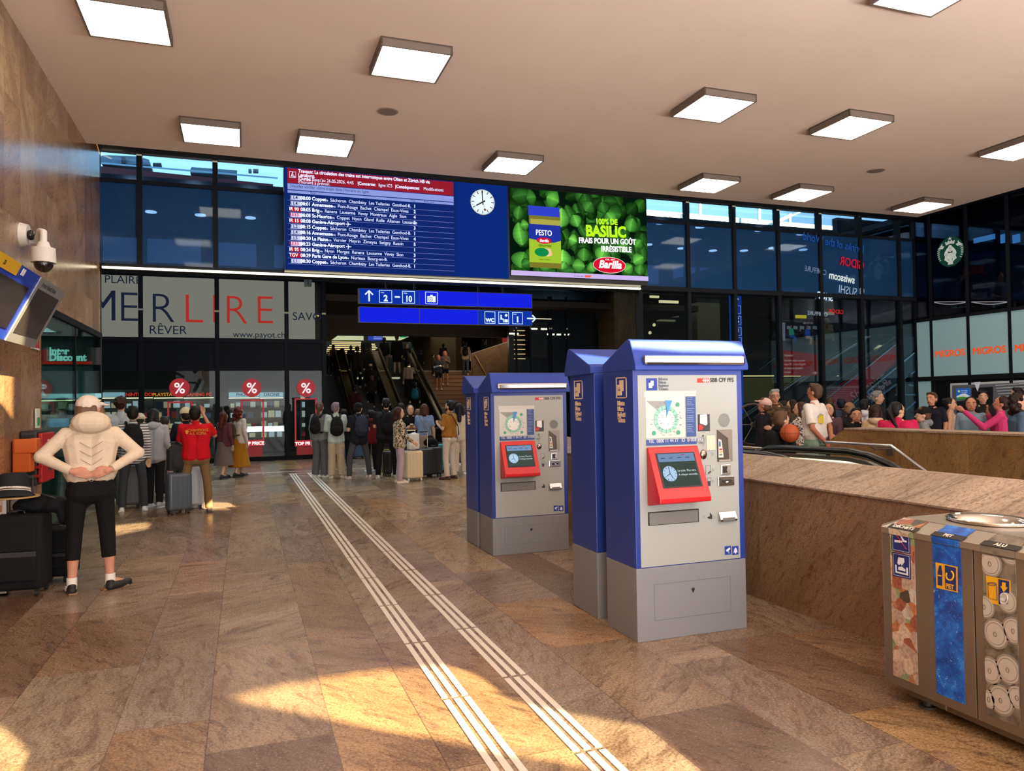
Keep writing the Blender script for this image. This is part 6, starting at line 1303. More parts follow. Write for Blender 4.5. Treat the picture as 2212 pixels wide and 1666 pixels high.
    # shoes
    for hip,kn,an,toe in legs:
        z0=min(0,0); q=lambda v,dz:Vector((v.x,v.y,max(v.z+dz,r(.012))))
        blob('shoe',[('c',q(an+V(0,.024,-.028),0),q(toe,0),r(.023),r(.022)),('c',q(an+V(0,.01,-.01),0),q(an+V(0,-.03,-.018),0),r(.022),r(.020))]+([] if toes else [('b',(min(an.x,toe.x)-r(.02),max(an.x,toe.x)+r(.02),toe.y-r(.02),an.y+r(.038),0,r(.012)))]),mat(shoes,.6),t,max(vox*.7,.006),3)
    # hair
    if hair:
        hk,hcx=hair; P_=[]
        if hk!='bald': P_+=[('e',HD(0,.012,.950),(r(.0515)*HS,r(.056)*HS,r(.057)*HS),HM),('e',HD(0,.026,.925),(r(.047)*HS,r(.038)*HS,r(.045)*HS),HM)]
        if hk in('short','curly'): P_+=[('c',HD(-.02,-.022,.985),HD(.022,-.02,.988),r(.022),r(.022))]
        if hk=='bob': P_+=[('c',HD(0,.03,.93),HD(0,.035,.875),r(.045),r(.045)),('c',HD(.043,.006,.94),HD(.043,.004,.872),r(.019),r(.022)),('c',HD(-.043,.006,.94),HD(-.043,.004,.872),r(.019),r(.022))]
        if hk=='long': P_+=[('c',HD(0,.032,.93),LN(V(0,.062,.765)),r(.045),r(.032)),('c',HD(.043,.006,.94),LN(V(.052,.012,.79)),r(.018),r(.020)),('c',HD(-.043,.006,.94),LN(V(-.052,.012,.79)),r(.018),r(.020))]
        if hk=='pony': P_+=[('c',HD(0,.058,.965),HD(0,.082,.93),r(.018),r(.022)),('c',HD(0,.082,.93),LN(V(0,.082,.72)),r(.024),r(.012))]
        if hk=='bun': P_+=[('e',HD(0,.058,.975),(r(.026),r(.024),r(.024)))]
        if hk in('curly','curlylong'):
            rr=random.Random(int(px)); 
            for i in range(26): a=rr.uniform(0,6.28); u=rr.uniform(-.1,1); c=math.sqrt(max(0,1-u*u)); v=Vector((.05*c*math.cos(a),.052*c*math.sin(a)+.012,.948+.055*u)); 
            for i in range(30):
                a=rr.uniform(0,6.28); u=rr.uniform(-.35,1); c=math.sqrt(max(0,1-u*u)); yv=.056*c*math.sin(a)+.012
                if yv<-.02 and u<.55: continue
                P_.append(('e',HD(.052*c*math.cos(a),yv,.948+.057*u),(r(.013),r(.013),r(.013))))
        if hk=='curlylong':
            for i in range(22): P_.append(('e',HD(rr.uniform(-.075,.075),rr.uniform(.0,.06),rr.uniform(.83,.96)),(r(.026),r(.024),r(.026))))
        if P_: blob('hair',P_,cloth(hcx,rough=.5),t,max(vox*.75,.007),2)
    if cap:
        cc=cloth(cap); blob('cap',[('e',HD(0,.008,.958),(r(.0535)*HS,r(.061)*HS,r(.052)*HS),HM),('e',HD(0,-.066,.956),(r(.037)*HS,r(.040)*HS,r(.006)),HM),('e',HD(0,-.05,.962),(r(.04)*HS,r(.02)*HS,r(.012)),HM)],cc,t,max(vox*.6,.006),1)
    if detail:
        for s in (-1,1):
            MB().ball(HD(s*.0185,-.0468,.937),(r(.0075)*HS,r(.005)*HS,r(.0052)*HS),10,6,HM).build('eye',mat('#e8e2da',.3),t)
            MB().ball(HD(s*.0185,-.0505,.937),(r(.0036)*HS,r(.0022)*HS,r(.0040)*HS),8,6,HM).build('iris',mat('#1c1410',.2),t)
            MB().tube([HD(s*.010,-.0535,.9515),HD(s*.019,-.0535,.954),HD(s*.029,-.048,.951)],r(.0024),5).build('eyebrow',mat(hair[1] if hair else '#2a2018',.8),t)
        MB().tube([HD(-.014,-.0525,.898),HD(0,-.0555,.8985),HD(.014,-.0525,.898)],r(.0034),6).build('lips',mat('#9a5a50',.5),t)
        if glasses:
            mb=MB()
            for s in (-1,1): mb.tube([HD(s*.019+.014*math.cos(i*.785),-.058,.937+.0105*math.sin(i*.785)) for i in range(8)],r(.0018),5,closed=True).tube([HD(s*.033,-.057,.94),HD(s*.048,.0,.938)],r(.0018),5)
            mb.build('glasses',mat('#1a1a1c',.3),t)
    if beard: blob('beard',[('e',HD(0,-.022,.892),(r(.034),r(.036),r(.024)),HM),('c',HD(-.036,-.01,.905),HD(-.034,-.02,.885),r(.012),r(.014)),('c',HD(.036,-.01,.905),HD(.034,-.02,.885),r(.012),r(.014)),('c',HD(-.014,-.050,.906),HD(.014,-.050,.906),r(.005),r(.005))],cloth(beard),t,.007,2)
    t['_K']=K; return t
def a_in_palm(s,nrm,wr,K): return nrm.dot(Vector((-wr.x,0 if wr.y<0 else -wr.y,0)))<0
def backpack(t,col,label,side=0,zc=.695,size=1.0,lean=0):
    K=t['_K']; b=thing('backpack',label,'backpack',t.location,t.rotation_euler[2],None); r=lambda q:q*K*size; x=side*K
    c=Vector((x,.118*K+ (0.0),zc*K))
    blob('pack',[('e',c+Vector((0,.0,.0)),(r(.085),r(.058),r(.125))),('e',c+Vector((0,.0,-.05*K)),(r(.09),r(.06),r(.085))),('e',c+Vector((0,.0,.06*K)),(r(.07),r(.045),r(.07)))],cloth(col),b,.013,2)
    blob('front_pocket',[('e',c+Vector((0,.045*K,-.045*K)),(r(.065),r(.03),r(.06)))],cloth(col),b,.013,2)
    for s in (-1,1): MB().tube([(x+s*.045*K,.085*K,.80*K),(x*.5+s*.058*K,.02*K,.848*K),(x*.5+s*.064*K,-.055*K,.80*K),(x*.5+s*.068*K,-.075*K,.70*K),(x+s*.075*K,.02*K,.60*K),(x+s*.06*K,.09*K,.60*K)],.013*K,8).build('strap',cloth(col),b)
    MB().tube([c+Vector((-.02*K,-.01*K,.115*K)),c+Vector((0,-.01*K,.135*K)),c+Vector((.02*K,-.01*K,.115*K))],.006*K,6).build('top_handle',cloth(col),b)
    return b
# ---------------------------------------------------------------- left group
hero=person(197,857,1276,toes={-1:(-.085,-.045,-.028),1:(.01,-.09,-.03)},face=182,head=-62,label='woman from behind in cream quilted vest and black capri leggings, hands on her back',top=('#d8c6ae',),tn='quilted_vest',hem=.575,bottom=('capri','#121214'),shoes='#17181c',hair=('bob','#6b5140'),cap='#d9cbbd',hood='big',arms=('hipback','hipback'),vox=.0065,spread=1.35,wide=1.12,skin='#c89078')
K=hero['_K']
sm=mat('#e8e6e2',.7)
for s in (-1,1):
    an=Vector((s*.058*1.35*1.1*K,.012*K,.045*K)); MB().cyl(an+Vector((0,0,-.01*K)),an+Vector((0,-.0,.035*K)),.024*K,.024*K,n=20).build('sock',sm,hero)
    d=Vector((-.085,-.045,0)).normalized() if s<0 else Vector((.01,-.09,0)).normalized(); n_=Vector((-d.y,d.x,0)); 
    for i in range(3):
        for sx in (-1,1): p_=Vector((an.x,an.y,0))+d*(.022+i*.014)*K; MB().tube([p_+n_*sx*.0225*K+Vector((0,0,.012*K))+d*.008*K,p_+n_*sx*.0215*K+Vector((0,0,.030*K))],.0034*K,5).build('shoe_stripe',mat('#e8e8e8',.5),hero)
    a_=Vector((an.x,an.y,0)); MB().prism([a_-d*.045*K+n_*.020*K,a_+d*.088*K+n_*.022*K,a_+d*.108*K,a_+d*.088*K-n_*.022*K,a_-d*.045*K-n_*.020*K],(0,0,.008*K)).build('sole',mat('#8a6a4a',.6),hero,bevel=.003)
blob('hair_lock',[('c',(-.045*K,-.01*K,.93*K),(-.062*K,.0*K,.86*K),.022*K,.02*K),('c',(-.062*K,.0*K,.86*K),(-.085*K,.02*K,.79*K),.018*K,.012*K)],cloth('#6b5140',rough=.5),hero,.007,2)
# stitched chevrons of the vest
mb=MB()
for i in range(5):
    z=.765-i*.042; 
    for s in (-1,1): mb.tube([(s*.002*K,(.082-.002*i)*K,z*K-.03*K),(s*.04*K,(.0805-.002*i)*K,z*K-.004*K),(s*.078*K,(.060-.002*i)*K,z*K+.022*K)],.0016*K,5)
mb.build('quilt_seam',mat('#a8957c',.8),hero)
p=person(288,878,1104,face=178,label='man with black backpack and grey white striped top standing behind the luggage queue',top=('#d8d8d8','#5a5e66','stripe'),tn='sweater',bottom=('trousers','#3a3f46'),shoes='#e6e8ea',hair=('short','#15120f'),arms=('handle','down'),spread=1.5)
backpack(p,'#16181a','black backpack worn by the man in the striped top',zc=.70,size=1.12)
K=p['_K']
person(262,858,1085,face=170,label='person with dark curly hair behind the woman in the cream vest',top=('#b8bcc8',),tn='shirt',bottom=('trousers','#2a2c30'),hair=('curly','#3a2018'),detail=False)
person(303,894,1082,face=150,label='short person with cream sun cap between the striped top and the grey hoodie',top=('#c8b8a8',),tn='jacket',bottom=('trousers','#4a4c50'),hair=('short','#2a2420'),cap='#d8ccb8',detail=False)
person(335,884,1097,face=160,head=-30,label='person with black bob hair in light grey hooded jacket, dark trousers',top=('#a8adb6',),tn='hooded_jacket',bottom=('trousers','#1e1e22'),shoes='#c8c8cc',hair=('bob','#1e1c1c'),hood=True,arms=('forward','down'),stride=.3)
person(357,900,1075,face=140,label='person in peach cardigan reaching for the suitcase handle, mostly behind the grey hoodie',top=('#d8a080',),tn='cardigan',bottom=('trousers','#b8a0a0'),shoes='#d8c8c8',hair=('short','#2a2220'),arms=('reach','reach'),detail=False)
person(402,881,1090,face=200,label='person with beige cap and navy jacket behind the man in the red polo',top=('#1a2030',),tn='jacket',bottom=('trousers','#20222a'),hair=('short','#1e1a18'),cap='#d8cdb4',arms=('forward','forward'),detail=False)
p=person(424,878,1108,face=180,head=-12,tilt=-8,label='man in red polo shirt with yellow back print and brown cargo trousers',top=('#c41220',),tn='polo_shirt',sleeves='short',hem=.50,bottom=('trousers','#7a6244'),shoes='#5a4e42',hair=('short','#15120f'),arms=('forward','up'),spread=1.75,wide=1.22,vox=.009,skin='#b88870')
K=p['_K']
o=text('CHAMPIONS',.058,(0,0,0),(R(90),0,R(180)),mat('#e8a020',.6),p,name='print',align='CENTER',bold=.001,sx=.85); o.location=(-.02*K,.092*K,.765*K)
o=text('A.S. ROMA',.058,(0,0,0),(R(90),0,R(180)),mat('#e8a020',.6),p,name='print',align='CENTER',bold=.001,sx=.85); o.location=(-.02*K,.096*K,.735*K)
MB().prism([(.088*K,.084*K,.78*K),(.062*K,.092*K,.78*K),(.062*K,.094*K,.755*K),(.075*K,.092*K,.742*K),(.088*K,.086*K,.755*K)],(0,.004,0)).build('crest',mat('#d89a30',.5),p)
person(484,890,1034,face=140,label='walking woman with long auburn hair, plum blouse and grey skirt',top=('#5a3038',),tn='blouse',bottom=('skirt','#6a5c58',None,.2),shoes='#1a1414',hair=('long','#4a2018'),arms=('forward','down'),stride=.7)
p=person(517,880,1030,face=130,label='walking woman with red brown curls in white blouse and mustard dress',top=('#c8c0b8',),tn='blouse',bottom=('dress','#a06a14',None,.14),shoes='#1a1616',hair=('curlylong','#5a2018'),arms=('down','down'),stride=.7)
backpack(p,'#4a3a22','small brown backpack worn by the woman in the mustard dress',zc=.66,size=.75)
p=person(580,884,966,w=29,face=180,label='person with dark backpack walking inside the shop behind the middle window',top=('#2a2e38',),bottom=('shorts','#26262c'),hair=('short','#2a2018'),detail=False,vox=.018)
person(560,893,966,w=30,face=150,label='person in dark red top seen inside the shop through the middle window',top=('#5a2a30',),bottom=('trousers','#3a2a30'),hair=('short','#2a2018'),detail=False,vox=.018)
# luggage of the left group
q=onZ(386,1110); suitcase((q.x,q.y,0),R(20),.34,.24,.62,'#4a5560','dark grey hard suitcase in front of the man in red, backpack on top','luggage of the left queue',handle=.45)
t=thing('backpack','dark grey laptop backpack standing on the hard suitcase','backpack',(q.x-.02,q.y,.63),R(20)); blob('pack',[('b',(-.13,.13,-.08,.08,.02,.34)),('e',(0,0,.34),(.12,.08,.08)),('e',(0,-.07,.15),(.11,.06,.12))],cloth('#2e2f33'),t,.013,6); MB().tube([(-.05,.02,.41),(0,.02,.45),(.05,.02,.41)],.01,6).build('top_handle',mat('#1a1a1c',.6),t)
q=onZ(413,1102); suitcase((q.x,q.y+.15,0),R(10),.34,.22,.66,'#a8b0ba','silver ribbed suitcase behind the legs of the man in red','luggage of the left queue',handle=0,rough=.25)
q=onZ(358,1072); suitcase((q.x,q.y,0),R(0),.34,.24,.64,'#17181c','black suitcase behind the peach cardigan','luggage of the left queue',handle=.3)
q=onZ(274,1102); suitcase((q.x,q.y+.25,0),R(0),.36,.24,.68,'#5a5c60','grey suitcase between the legs of the man in the striped top','luggage of the left queue',handle=0)
# ---------------------------------------------------------------- queue before the escalators
p=person(692,869,1032,face=150,head=20,label='woman in grey blouse and wide grey trousers with brown ponytail, holding a bottle',top=('#7c7e80',),tn='blouse',hem=.49,bottom=('wide','#5c5c62'),shoes='#d8d4c8',hair=('pony','#5a4030'),arms=('down','down'))
backpack(p,'#141518','black backpack worn by the woman in grey at the left of the queue',zc=.70,size=.85)
pp=p.location; t=thing('coffee_bottle','brown and white drink bottle held by the woman in grey',  'bottle',onW(686,965,16.6),0); MB().cyl((0,0,-.1),(0,0,.06),.035,n=14).build('bottle',mat('#a8805c',.4),t); MB().cyl((0,0,.06),(0,0,.1),.03,n=14).build('lid',mat('#e0dcd4',.5),t)
p=person(727,870,1033,face=185,head=-30,label='person with lilac grey hair, mint jacket and wide cream trousers',top=('#b8c8c4',),tn='jacket',bottom=('wide','#b8a890'),shoes='#d8d0bc',hair=('short','#7a6a72'),arms=('phone','phone'),wide=1.05)
backpack(p,'#1a181a','black backpack worn over the mint jacket',zc=.69,size=1.0)
p=person(776,871,1034,face=200,head=-35,label='man with black cap, navy polo and grey trousers in the queue',top=('#1c1c26',),tn='polo_shirt',sleeves='short',bottom=('trousers','#46464a'),shoes='#c8b8b0',hair=('short','#1a1614'),cap='#141416',arms=('phone','phone'),spread=2.2,wide=1.12)
backpack(p,'#2a3040','dark blue grey backpack worn by the man with the black cap',zc=.70,size=1.1)
person(803,886,1020,face=200,label='person with short dark hair and dark red hoodie between the two men with backpacks',top=('#6a1620',),tn='hoodie',bottom=('trousers','#101012'),shoes='#c0c4c8',hair=('short','#15120f'),hood=True,arms=('phone','phone'))
p=person(836,861,1033,face=182,label='tall broad man in black T-shirt and black track trousers with white side stripe',top=('#1e1d22',),tn='shirt',sleeves='short',hem=.5,bottom=('trousers','#121318'),shoes='#c8c4b8',hair=('short','#1a1614'),arms=('cup','cup'),spread=1.7,wide=1.25)
K=p['_K']; MB().tube([(.098*K,-.0,.5*K),(.105*K,-.015,.285*K),(.10*K,.01,.06*K)],.007*K,5).build('side_stripe',mat('#d8d8d8',.6),p)
backpack(p,'#131417','black backpack slung on the tall man in black',side=-.03,zc=.69,size=1.15)
person(864,880,1044,face=100,head=0,label='woman with brown bob, leopard print blouse and pale pink trousers beside the cream suitcase',top=('#c8b89c','#2a2420','spots'),tn='blouse',bottom=('trousers','#b8a4b0'),shoes='#d0c4b0',hair=('bob','#3a1e1a'),arms=('down','handle'),wide=1.1)
p=person(888,875,1022,face=5,head=5,label='woman with long brown hair in black sweater facing the viewer with a cup',top=('#0f0f12',),tn='sweater',bottom=('trousers','#20242c'),shoes='#2a2a2a',hair=('long','#3a281e'),arms=('cup','cup'))
K=p['_K']; t=thing('coffee_cup','paper coffee cup held by the woman in the black sweater','cup',p.location,p.rotation_euler[2]); MB().cyl((0,-.20*K,.655*K),(0,-.20*K,.715*K),.030,.040,n=18).build('cup',mat('#8a5a40',.6),t); MB().cyl((0,-.20*K,.715*K),(0,-.20*K,.73*K),.042,.038,n=18).build('lid',mat('#e8e4dc',.5),t)
p=person(918,873,1024,face=170,head=15,label='woman with brown hair tied back, light blue blouse and beige skirt',top=('#7c94bc',),tn='blouse',sleeves='short',hem=.52,bottom=('skirt','#9a8474',None,.2),shoes='#3a3030',hair=('bob','#4a2a20'),arms=('forward','down'))
t=thing('shoulder_bag','dark brown shoulder bag at the hip of the woman in light blue','bag',p.location,p.rotation_euler[2]); K=p['_K']; blob('bag',[('e',(-.10*K,.08*K,.50*K),(.09,.06,.09)),('e',(-.10*K,.08*K,.47*K),(.10,.06,.06))],cloth('#2e1c14'),t,.012); MB().tube([(-.15*K,.09*K,.53*K),(-.05*K,.09*K,.66*K),(.07*K,.06*K,.83*K),(.05*K,-.05*K,.82*K)],.009,6).build('strap',mat('#8a7a60',.6),t)
p=person(972,866,1035,face=235,head=0,tilt=-12,label='bearded man in mustard T-shirt and white trousers looking at his phone',top=('#96682a',),tn='shirt',sleeves='short',hem=.53,bottom=('trousers','#c8bdb0'),shoes='#3a2018',hair=('short','#15110f'),beard='#1a1512',arms=('phone','phone'),wide=1.1,spread=1.2)
K=p['_K']; t=thing('crossbody_strap_bag','small pale bag with dark strap across the back of the mustard T-shirt','bag',p.location,p.rotation_euler[2]); MB().tube([(.06*K,-.03*K,.845*K),(.04*K,.07*K,.82*K),(-.05*K,.10*K,.68*K),(-.10*K,.08*K,.56*K)],.010,6).build('strap',mat('#1a1414',.6),t); blob('pouch',[('e',(-.115*K,.06*K,.54*K),(.03,.05,.07))],cloth('#c8c8c0'),t,.01)
person(994,872,1025,face=180,label='person with long black hair in an all white outfit beside the mustard T-shirt',top=('#c8bca8',),tn='blouse',bottom=('wide','#c4b8a8'),shoes='#d8dce8',hair=('long','#15131a'))
for px,y0,yf,f,c,hc,l in ((652,0,0,0,0,0,0),):
    pass
person(905,884,1012,face=175,label='person with light brown hair and grey top behind the woman in light blue',top=('#5c6468',),bottom=('trousers','#2a2c30'),hair=('short','#6a5240'),detail=False)
person(744,884,1014,face=175,label='person in black behind the lilac haired person and the man with the cap',top=('#141318',),bottom=('trousers','#141418'),hair=('short','#1a1412'),detail=False)
person(868,871,1010,face=185,label='dark haired person in black behind the leopard print blouse',top=('#161318',),bottom=('trousers','#141418'),hair=('short','#2a1614'),detail=False)
person(983,866,1006,face=180,label='person with black curly hair behind the bearded man',top=('#5a6470',),bottom=('trousers','#2a2c30'),hair=('curly','#120f10'),detail=False)
G='luggage of the escalator queue'
q=onZ(895,1040); suitcase((q.x,q.y+.12,0),R(12),.38,.25,.62,'#d8c6a4','cream hard suitcase with white wheels beside the leopard blouse',G,handle=.42,wheels='#e0dcd4',rough=.4,trim='#c8b898')
K=1; t=thing('tote_bag','white cloth bag standing on the cream suitcase','bag',(q.x+.01,q.y+.12,.63),R(12)); blob('bag',[('b',(-.12,.12,-.06,.06,.02,.34)),('e',(0,0,.1),(.15,.09,.09)),('e',(.02,0,.28),(.11,.07,.09))],cloth('#d4d4d2'),t,.014,6)
for px,py,w_,h_,c,l in ((921,1033,.34,.62,'#15161a','black suitcase right behind the cream suitcase'),(940,1031,.34,.64,'#1a1b1e','black suitcase between the cream and the teal suitcases'),(954,1022,.30,.66,'#1f8a8c','teal hard suitcase beside the bearded man'),(876,1030,.26,.58,'#14151a','dark case between the leopard blouse and the cream suitcase'),(753,992,.40,.62,'#1a3a5c','dark blue suitcase behind the lilac haired person'),(776,992,.34,.58,'#2a4468','blue suitcase seen between the legs of the man with the cap'),(838,1030,.2,.56,'#16171a','black and yellow case between the legs of the tall man')):
    q=onZ(px,py); suitcase((q.x,q.y+.12,0),R(8),w_,.22,h_,c,l,G,handle=.36 if c in('#15161a','#1f8a8c') else 0,rough=.4,trim='#c8a82a' if 'yellow' in l else None)
q=onZ(935,1030); t=thing('handbag','slack black handbag lying on the black suitcases','bag',(q.x,q.y+.15,.66),0); blob('bag',[('e',(0,0,.08),(.17,.09,.10)),('e',(.05,0,.02),(.13,.08,.07))],cloth('#16171c'),t,.014)
q=onZ(912,1025); t=thing('paper_bag','brown paper bag behind the cream suitcase','bag',(q.x,q.y+.1,.62),R(10)); MB().box(-.07,.07,-.05,.05,0,.3).build('bag',mat('#9a7850',.8),t)
# ---------------------------------------------------------------- on the escalators and stairs
def surf(x,y):
    if y<24: return 0
    if x<6.63: return zr(y)
    if y<26.7: return .158*(1+int((y-24)/.3))
    if y<27.2: return 1.42
    return min(ZU,1.42+.165*(1+int((y-27.2)/.3)))
def far(px,yt,yf,w,**k):
    v=24.0
    while v<w+6:
        q=onW(px,yf,v)
        if q.z<=surf(q.x,q.y)+.01: w=v; break
        v+=.05
    return person(px,yt,yf,w=w,detail=False,vox=.017,**k)
far(791,723,800,33.5,face=10,label='man in grey shirt standing at the top of the left escalator',top=('#3a3a3c',),bottom=('trousers','#1c1c20'),hair=('short','#2a1e18'))
p=far(830,729,802,33.2,face=175,label='person in black top and beige trousers at the top of the middle escalator',top=('#141216',),bottom=('trousers','#6e6456'),hair=('short','#2a1e18'),arms=('forward','down'))
far(857,724,811,32.5,face=185,label='tall person in long black coat and black shorts near the top of the escalator',top=('#0e0d10',),hem=.40,bottom=('shorts','#121014'),hair=('short','#4a3428'),shoes='#3a3430')
far(879,742,806,34.5,face=30,label='blond person partly hidden behind the tall person in the black coat',top=('#2a2220',),bottom=('trousers','#1c1c20'),hair=('short','#6a4c34'))
far(909,756,808,39,face=180,label='dark figure standing on the upper landing right of the escalators',top=('#0e0d10',),bottom=('trousers','#0e0e12'),hair=('short','#120f0e'))
p=far(947,767,842,31.5,face=5,label='young woman in dark blue jacket and shorts coming down the stairs with a drink',top=('#2c2e38',),hem=.47,bottom=('mini','#101014'),shoes='#c8b8a0',hair=('long','#5a3224'),arms=('cup','down'),skin='#a06a52')
far(961,758,832,32,face=0,label='young woman in taupe sweatshirt and black shorts coming down the stairs',top=('#54463c',),hem=.47,bottom=('mini','#0c0c10'),shoes='#b8a488',hair=('long','#8a5238'),arms=('phone','down'),skin='#a06a52')
p=far(1005,737,812,33.5,face=178,label='man in cream T-shirt and jeans with black backpack climbing the stairs',top=('#a08a6c',),sleeves='short',bottom=('trousers','#3a4048'),shoes='#a89880',hair=('short','#15110f'),arms=('forward','down'),stride=.5)
backpack(p,'#131214','black backpack on the man in the cream T-shirt on the stairs',zc=.70)
far(957,742,800,36,face=178,label='dark figure behind the two women coming down the stairs',top=('#121014',),bottom=('trousers','#101014'),hair=('short','#14100e'))
far(1042,733,800,32,face=60,label='dark figure leaning over the ochre stair wall',top=('#17151a',),bottom=('trousers','#101014'),hair=('short','#1a1412'),lean=14)
far(935,764,812,38,face=120,label='light haired person on the upper landing by the stair top',top=('#5a4a44',),bottom=('trousers','#2a2420'),hair=('short','#2a201c'))
p=far(883,780,866,29,face=183,label='woman in cream sweater and black trousers riding up, arm stretched to the rail',top=('#8c7a68',),bottom=('trousers','#0d0c10'),hair=('short','#14100e'),arms=('down','reach'),hem=.54)
far(772,748,838,28.6,face=165,label='man in brown jacket riding up the left escalator',top=('#2c2018',),bottom=('trousers','#0f0d10'),hair=('short','#14100e'),arms=('forward','forward'),wide=1.2)
far(800,786,870,27.9,face=175,label='person in dark jacket lower on the left escalator',top=('#1e1614',),bottom=('trousers','#0c0b0e'),hair=('short','#2a1c16'),wide=1.2)
far(803,811,880,26.5,face=170,label='child with pinkish cap low on the left escalator',top=('#2a1a1c',),bottom=('trousers','#0c0b0e'),hair=('short','#5a3c34'),cap='#5a3a34')
p=far(896,826,905,27,face=178,label='person with teal backpack riding up the middle escalator',top=('#17161a',),bottom=('trousers','#0c0b0e'),hair=('short','#120f0e'))
backpack(p,'#1f6478','teal backpack on the person low on the middle escalator',zc=.68,size=1.2)
far(720,745,806,34,face=170,label='person in rust coloured jacket at the far left escalator top',top=('#6a3420',),bottom=('trousers','#18161a'),hair=('short','#14100e'))
far(758,747,806,34,face=180,label='dark figure with pale collar at the top between the left escalators',top=('#2a2622',),bottom=('trousers','#101014'),hair=('short','#14100e'))
far(710,760,812,32,face=10,label='dark figure at the very left edge of the escalator hall',top=('#15131a',),bottom=('trousers','#1a1a20'),hair=('short','#14100e'))
far(766,834,930,26,face=175,label='person in dark red top at the foot of the left escalator',top=('#3c1418',),bottom=('trousers','#0c0b0e'),hair=('short','#120f0e'))
# ---------------------------------------------------------------- crowd behind the ochre parapet
def cr(px,yt,w,**k): return person(px,yt,None,w=w,vox=k.pop('vox',.010),**k)
cr(1648,860.5,12.6,face=250,tilt=-14,label='man with pale pink cap looking down, left of the grey haired man with glasses',top=('#1b1a20',),hair=('short','#6a5040'),cap='#d8b4ac',skin='#bc8874')
p=cr(1673,842,12.7,face=8,head=4,label='grey haired man with dark rimmed glasses in a camouflage hoodie',top=('#6a5238','#4a4032','camo'),hood=True,tn='hooded_jacket',hair=('short','#8c8c8e'),glasses=True,wide=1.12,skin='#c4907c',vox=.008)
p=cr(1688,889,9.8,face=130,head=0,label='boy with brown hair, black hoodie and black backpack holding a basketball',top=('#101216',),tn='hooded_jacket',hood=True,bottom=('trousers','#161a26'),hair=('short','#5a4434'),arms=('cup','cup'),vox=.008)
backpack(p,'#131416','black backpack with white label worn by the boy with the basketball',zc=.68,size=1.25)
K=p['_K']; bp=onW(1706,936,9.5); t=thing('basketball','orange basketball held by the boy with the backpack','ball',bp,R(20)); MB().ball((0,0,0),.118,28,18).build('ball',mat('#a84a20',.6),t)
for M_ in (Matrix.Identity(3),Matrix.Rotation(R(90),3,'X'),Matrix.Rotation(R(90),3,'Y')): MB().tube([M_@Vector((.1185*math.cos(i*.2618),.1185*math.sin(i*.2618),0)) for i in range(24)],.0022,5,closed=True).build('seam',mat('#2a140c',.7),t)
cr(1690,866,15,face=250,label='dark haired woman looking down behind the camouflage hoodie',top=('#2c2620',),hair=('bob','#241814'),vox=.013)
cr(1710,864,14.5,face=265,label='woman with long dark hair and olive jacket in profile facing left',top=('#4a4632',),hair=('long','#2a1a16'),vox=.012)
cr(1727,869,12.3,face=262,tilt=-5,label='woman with long brown hair and black white patterned blouse reaching toward the ball',top=('#c8c0bc','#2c282a','spots'),tn='blouse',hair=('long','#3a2620'),arms=('reach','reach'),bottom=('skirt','#8a8480',None,.2),vox=.009)
p=cr(1758,829.5,11.2,fix=True,face=242,tilt=-6,label='tall man in white T-shirt with yellow print and sage green shorts, hands behind his back',top=('#dcdad6',),tn='shirt',sleeves='short',hem=.545,bottom=('shorts','#7c988a'),shoes='#c8c8c8',hair=('short','#4a382e'),arms=('behind','behind'),skin='#b87860',vox=.007,wide=1.12)
K=p['_K']; MB().prism([(.028*K,.089*K,.74*K),(.06*K,.082*K,.75*K),(.078*K,.070*K,.73*K),(.078*K,.070*K,.68*K),(.028*K,.090*K,.67*K)],(0,.004,0)).build('back_print',mat('#c8b83a',.6),p)
MB().prism([(.024*K,.088*K,.745*K),(.06*K,.080*K,.758*K),(.082*K,.067*K,.735*K),(.082*K,.066*K,.72*K),(.06*K,.080*K,.748*K),(.028*K,.088*K,.735*K)],(0,.004,0)).build('print_outline',mat('#8ca4b8',.6),p)
MB().cyl((.055*K,.102*K,.535*K),(.048*K,.118*K,.522*K),.019*K,n=14).build('wrist_watch',mat('#14110f',.4),p)
cr(1791,871,12.6,face=-12,label='woman with straight black hair facing the viewer in a mauve striped jacket',top=('#5a4450',),hair=('long','#100e12'),skin='#d0a088',arms=('forward','down'))
cr(1793,860,15.5,face=175,label='person with tousled brown hair and denim jacket seen from behind',top=('#38485c',),hair=('short','#4a3026'),vox=.013)
cr(1817,862,15.5,face=180,label='person with navy knitted hat seen from behind under the red escalator',top=('#2a2430',),hair=('short','#161a2a'),vox=.013)
cr(1836,870,13.6,face=150,label='woman with fair hair tied in a bun, dark top, turned to the right',top=('#241c24',),hair=('bun','#8a6a50'),vox=.011,skin='#d0a894')
cr(1849,882,12.0,face=8,label='boy with black fringe facing the viewer in black jacket',top=('#15151a',),hair=('short','#120f10'),skin='#c89a80')
cr(1867,863,13.8,face=165,label='person with black hair and white hooded top seen from behind',top=('#c8ccd4',),hood=True,hair=('short','#16161a'),vox=.011)
cr(1896,846,14.0,face=75,label='tall man with wavy grey hair facing right in black shirt',top=('#1c1c22',),hair=('curly','#7c7e80'),vox=.009,skin='#bc9480')
cr(1891,875,11.6,face=170,label='person with brown bob and beige hoodie seen from behind',top=('#bfa888',),hood=True,hair=('bob','#2a1a18'),vox=.010)
p=cr(1938,869,10.3,face=190,head=-60,label='woman with long black ponytail and bright pink jacket with white back print',top=('#b81e50',),tn='jacket',hair=('pony','#151216'),wide=1.3,vox=.009,glasses=True)
K=p['_K']; mb=MB()
for i,(x,z,r_) in enumerate(((.06,.655,.022),(.02,.66,.024),(-.02,.655,.022),(.04,.64,.018),(-.045,.645,.016))): mb.cyl((x*K,.098*K,z*K),(x*K,.108*K,z*K),r_*K,n=12)
mb.build('back_print',mat('#d8ccc0',.6),p)
